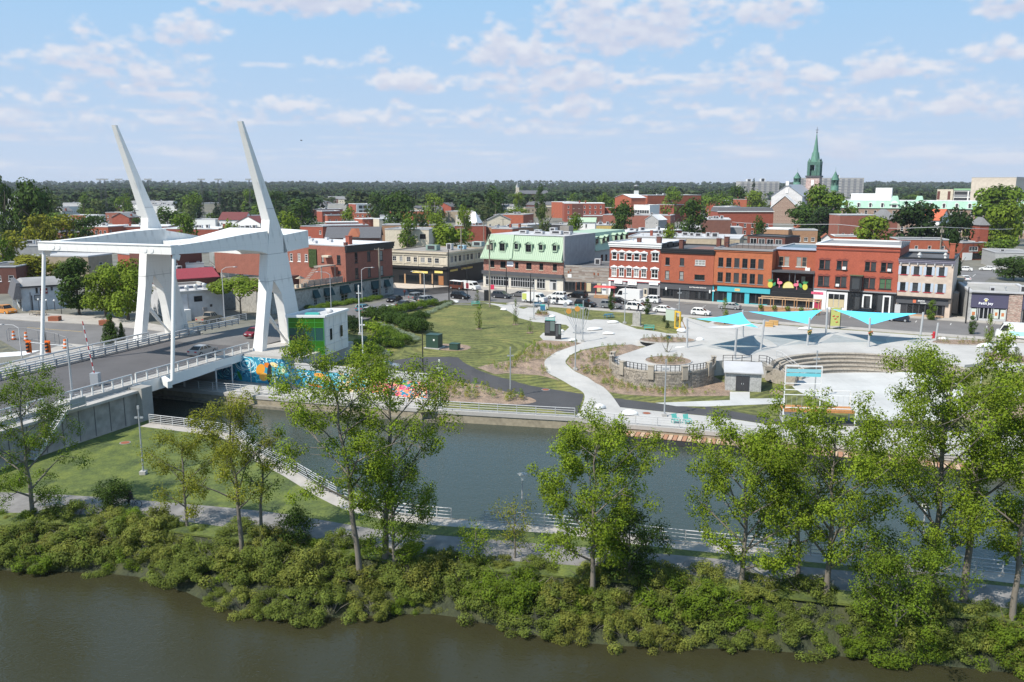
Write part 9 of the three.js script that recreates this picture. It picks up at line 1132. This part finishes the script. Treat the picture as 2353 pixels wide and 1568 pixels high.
// viewing shelter with turquoise sign on the promenade
{const t=put('viewing_shelter','white steel viewing shelter with turquoise striped sign and wire mesh sides','shelter',b7,0,0,()=>0,{y:L});const P=G(z6(515,1070),L);t.position.copy(P);t.rotation.y=-.12;for (const [x,h] of [[0,7.2],[4.2,7.2],[8.4,3.6]])for (const z of [0,-2.6])if (h<5||!z)part(t,'post',box(x-.06,0,z-.06,x+.06,h,z+.06),m.white);part(t,'beam',gb((g)=>{g.box(0,7.1,-.06,4.2,7.25,.06);for (const y of [2.0,3.6,5])g.box(0,y,-.05,8.4*(y<4?1:.5),y+.08,.05);g.box(0,3.6,-2.65,8.4,3.68,-2.55);}),m.white);for (let i=0;i<2;i++)part(t,'sign_stripe',box(.1,5.9+i*.5,-.03,4.1,6.3+i*.5,.03),M(.15+i*.1,.55,.62));for (let i=0;i<14;i++)part(t,'mesh_wire',gb((g)=>g.cyl(.3+i*.6,0,1.9,3.6,.012)),m.galv);part(t,'deck',box(0,1.5,-2.6,8.4,1.7,0),M(.45,.2,.06,{t:'wood',s:2}));part(t,'underside',box(.1,0,-2.5,3,1.5,-.4),m.lightGrey);}
[[z5,1803,806,'left'],[z5,1878,810,'right']].forEach(([z,x,y,w])=>put('garden_chair','turquoise slatted garden chair facing the canal, '+w,'chair',z,x,y,(t)=>{for (let i=0;i<5;i++){part(t,'seat_slat',box(-.35,.34-i*.02,.3-i*.13,.35,.38-i*.02,.41-i*.13),m.turq);part(t,'back_slat',gb((g)=>g.beam([-.28+i*.14,.35,-.3],[-.28+i*.14,1.05,-.6],.11,.03)),m.turq);}for (const s of [-1,1]){part(t,'arm',box(s*.42-.06,.55,-.35,s*.42+.06,.59,.4),m.turq);part(t,'leg',box(s*.42-.03,0,.3,s*.42+.03,.55,.36),m.turq);part(t,'leg',box(s*.42-.03,0,-.36,s*.42+.03,.55,-.3),m.turq);}},{ry:.3,min:L}));
[[z5,510,570],[z5,952,588],[z3,1295,1353],[z5,1612,742],[z2,815,935]].forEach(([z,x,y],i)=>put('manhole_cover','rust-brown round manhole cover '+['on the asphalt beside the mulch bed','on the asphalt before the grass strip','at the edge of the mulch bed','on the pale promenade','in the grass below the abutment'][i],'manhole cover',z,x,y,(t)=>{part(t,'cover',gb((g)=>g.cyl(0,0,.0,.035,.5,.5,16)),m.rust);part(t,'ring',gb((g)=>g.cyl(0,0,0,.028,.6,.6,16)),m.grey);},i===4?{y:L}:{}));
// ---------- people ----------
function fig(label,P,ry,J,cols,o={}){// joints in metres; the body is one surface meshed from tapered bones
const bones={body:[['pelvis','chest',.13,.15],['chest','neck',.13,.06],['neck','head',.055,.095],['head','crown',.1,.09],['lsh','lel',.052,.042],['lel','lha',.042,.03],['rsh','rel',.052,.042],['rel','rha',.042,.03],['lhip','lkn',.085,.06],['lkn','lan',.058,.042],['rhip','rkn',.085,.06],['rkn','ran',.058,.042],['lan','lto',.045,.035],['ran','rto',.045,.035],['lsh','rsh',.06,.06]],shirt:[0,1,4,6,14],trousers:[8,9,10,11],shoes:[12,13]};
const t=thing(o.name??'person',label,'person',P,ry),mesh=(name,ids,fat,mat)=>{const R=64,mc=new MarchingCubes(R,m.cloth,false,false,60000);mc.isolation=0;const B=ids.map((b)=>[V3(...J[b[0]]),V3(...J[b[1]]),b[2]+fat,b[3]+fat]),q=V3(),ab=V3();for (let z=0;z<R;z++)for (let y=0;y<R;y++)for (let x=0;x<R;x++){q.set((x/R*2-1)*1.1,(y/R*2-1)*1.1+.9,(z/R*2-1)*1.1);let s=0;for (const [a,b,ra,rb] of B){ab.copy(b).sub(a);const k=clamp(q.clone().sub(a).dot(ab)/ab.lengthSq(),0,1),d=q.distanceTo(a.clone().addScaledVector(ab,k))-lerp(ra,rb,k);s+=Math.exp(-d*55);}mc.field[x+y*R+z*R*R]=Math.log(Math.max(s,1e-30))/55;}mc.update();const g=new THREE.BufferGeometry(),n=mc.count;g.setAttribute('position',new THREE.BufferAttribute(mc.positionArray.slice(0,n*3).map((v,i)=>v*1.1+(i % 3===1?.9:0)),3));g.computeVertexNormals();return part(t,name,g,mat);};
const A=bones.body,bd=mesh('body',A,0,m.skin);mesh('shirt',bones.shirt.map((i)=>A[i]),.022,cols[0]);mesh('trousers',[...bones.trousers.map((i)=>A[i]),['lhip','rhip',.1,.1]],.018,cols[1]);mesh('shoes',bones.shoes.map((i)=>A[i]),.02,cols[2]);
part(t,'hair',gb((g)=>g.sphere(J.crown[0]-.02,J.crown[1]+.0,J.crown[2],.112,.1,.105)),o.hair??m.hair);part(bd,'fingers',gb((g)=>{for (const h of ['lha','rha'])for (let k=-2;k<=2;k++){const q=V3(...J[h]);g.tube([q,q.clone().add(V3(k*.012+.02,-.06,k*.016)),q.clone().add(V3(.05,-.09-(k===-2?-.03:.01),k*.018))],[.011,.009,.007],5);}}),m.skin);return t;
}
const walk={pelvis:[0,.95,0],chest:[.02,1.28,0],neck:[.03,1.48,0],head:[.06,1.6,0],crown:[.05,1.68,0],lsh:[.02,1.4,.18],rsh:[.02,1.4,-.18],lel:[-.12,1.14,.22],lha:[.08,.98,.2],rel:[.14,1.14,-.22],rha:[.3,1.0,-.2],lhip:[0,.92,.09],rhip:[0,.92,-.09],lkn:[.24,.52,.09],lan:[.3,.1,.09],lto:[.45,.04,.09],rkn:[-.06,.5,-.09],ran:[-.36,.14,-.09],rto:[-.26,.04,-.09]};
fig('person in black clothes striding along the near canal walk',G(c3(470,455),L+.02),PI-.1,walk,[m.cloth,m.cloth,m.rubber]);fig('person in dark clothes walking beside the white minivan',G(b5(540,1128),.1),PI,walk,[m.cloth,m.jeans,m.rubber]);fig('person standing on the lawn edge before the white sport utility car',G(b4(1185,1015),.1),.5,walk,[m.dark,m.jeans,m.rubber]);fig('person in pale trousers walking by the blue bin',onT(b4(1068,1085)),1.4,walk,[m.charcoal,m.lightGrey,m.rubber]);fig('person in dark red by the parked black sedan at the corner',G(b3(1408,680),.1),2,walk,[M(.1,.02,.02),m.cloth,m.rubber]);
const sit={...walk,pelvis:[0,.5,0],chest:[.05,.82,0],neck:[.08,1.02,0],head:[.12,1.14,0],crown:[.12,1.22,0],lsh:[.06,.94,.18],rsh:[.06,.94,-.18],lel:[.2,.7,.24],lha:[.4,.6,.16],rel:[.2,.7,-.24],rha:[.4,.6,-.16],lhip:[0,.48,.09],rhip:[0,.48,-.09],lkn:[.42,.52,.1],lan:[.46,.1,.1],lto:[.6,.04,.1],rkn:[.42,.52,-.1],ran:[.46,.1,-.1],rto:[.6,.04,-.1]};
fig('person in black seated on the lowest stage step by the pillar',V3(41.6,-2.36,-122.4),-.6,sit,[m.cloth,m.cloth,m.red]);
{const P=G(c1(492,552),L+.01),up=(J,y)=>Object.fromEntries(Object.entries(J).map(([k,q])=>[k,[q[0],q[1]+y,q[2]]]));const R=up(sit,.42);Object.assign(R,{lha:[.62,1.06,.22],rha:[.62,1.06,-.22],lkn:[.34,.8,.1],lan:[.2,.42,.12],lto:[.34,.36,.12],rkn:[.3,.62,-.1],ran:[.12,.22,-.12],rto:[.26,.16,-.12]});fig('person in dark clothes with white-striped back riding a bicycle on the gravel path',P,PI+.1,R,[m.cloth,m.cloth,m.lightGrey],{name:'cyclist',hair:m.rubber});
const b=thing('bicycle','dark bicycle ridden along the gravel path','bicycle',P,PI+.1);for (const x of [-.55,.6]){const w=part(b,'wheel',new THREE.TorusGeometry(.32,.028,6,20),m.rubber);w.position.set(x,.34,0);part(w,'spokes',gb((g)=>{for (let i=0;i<8;i++)g.tube([[0,0,0],[Math.cos(i*.785)*.31,Math.sin(i*.785)*.31,0]],.006,3);}),m.steel);}part(b,'frame',gb((g)=>{for (const [p,q] of [[[-.55,.34],[-.05,.3]],[[-.05,.3],[-.18,.82]],[[-.18,.75],[.42,.78]],[[-.05,.3],[.42,.7]],[[.42,.95],[.6,.34]],[[-.55,.34],[-.18,.75]]])g.tube([[...p,0],[...q,0]],.022,6);}),m.black);part(b,'saddle',box(-.32,.82,-.08,-.05,.88,.08),m.black);part(b,'handlebar',gb((g)=>g.tube([[.5,1.02,-.3],[.42,.98,0],[.5,1.02,.3]],.018,5)),m.black);}
{const d=rayDir(692,323),P=EYE.clone().addScaledVector(d,240),t=thing('bird','small dark bird gliding in the sky right of the right pylon','bird',P);part(t,'body',gb((g)=>g.sphere(0,0,0,.3,.09,.09)),m.dark);for (const s of [-1,1])part(t,'wing',gb((g)=>g.hex([[-.12,0,0],[.12,0,0],[.05,.18,s*.6],[-.12,.18,s*.6]],[[-.12,.03,0],[.12,.03,0],[.05,.2,s*.6],[-.12,.2,s*.6]])),m.charcoal);}
renderer.render(scene,camera);
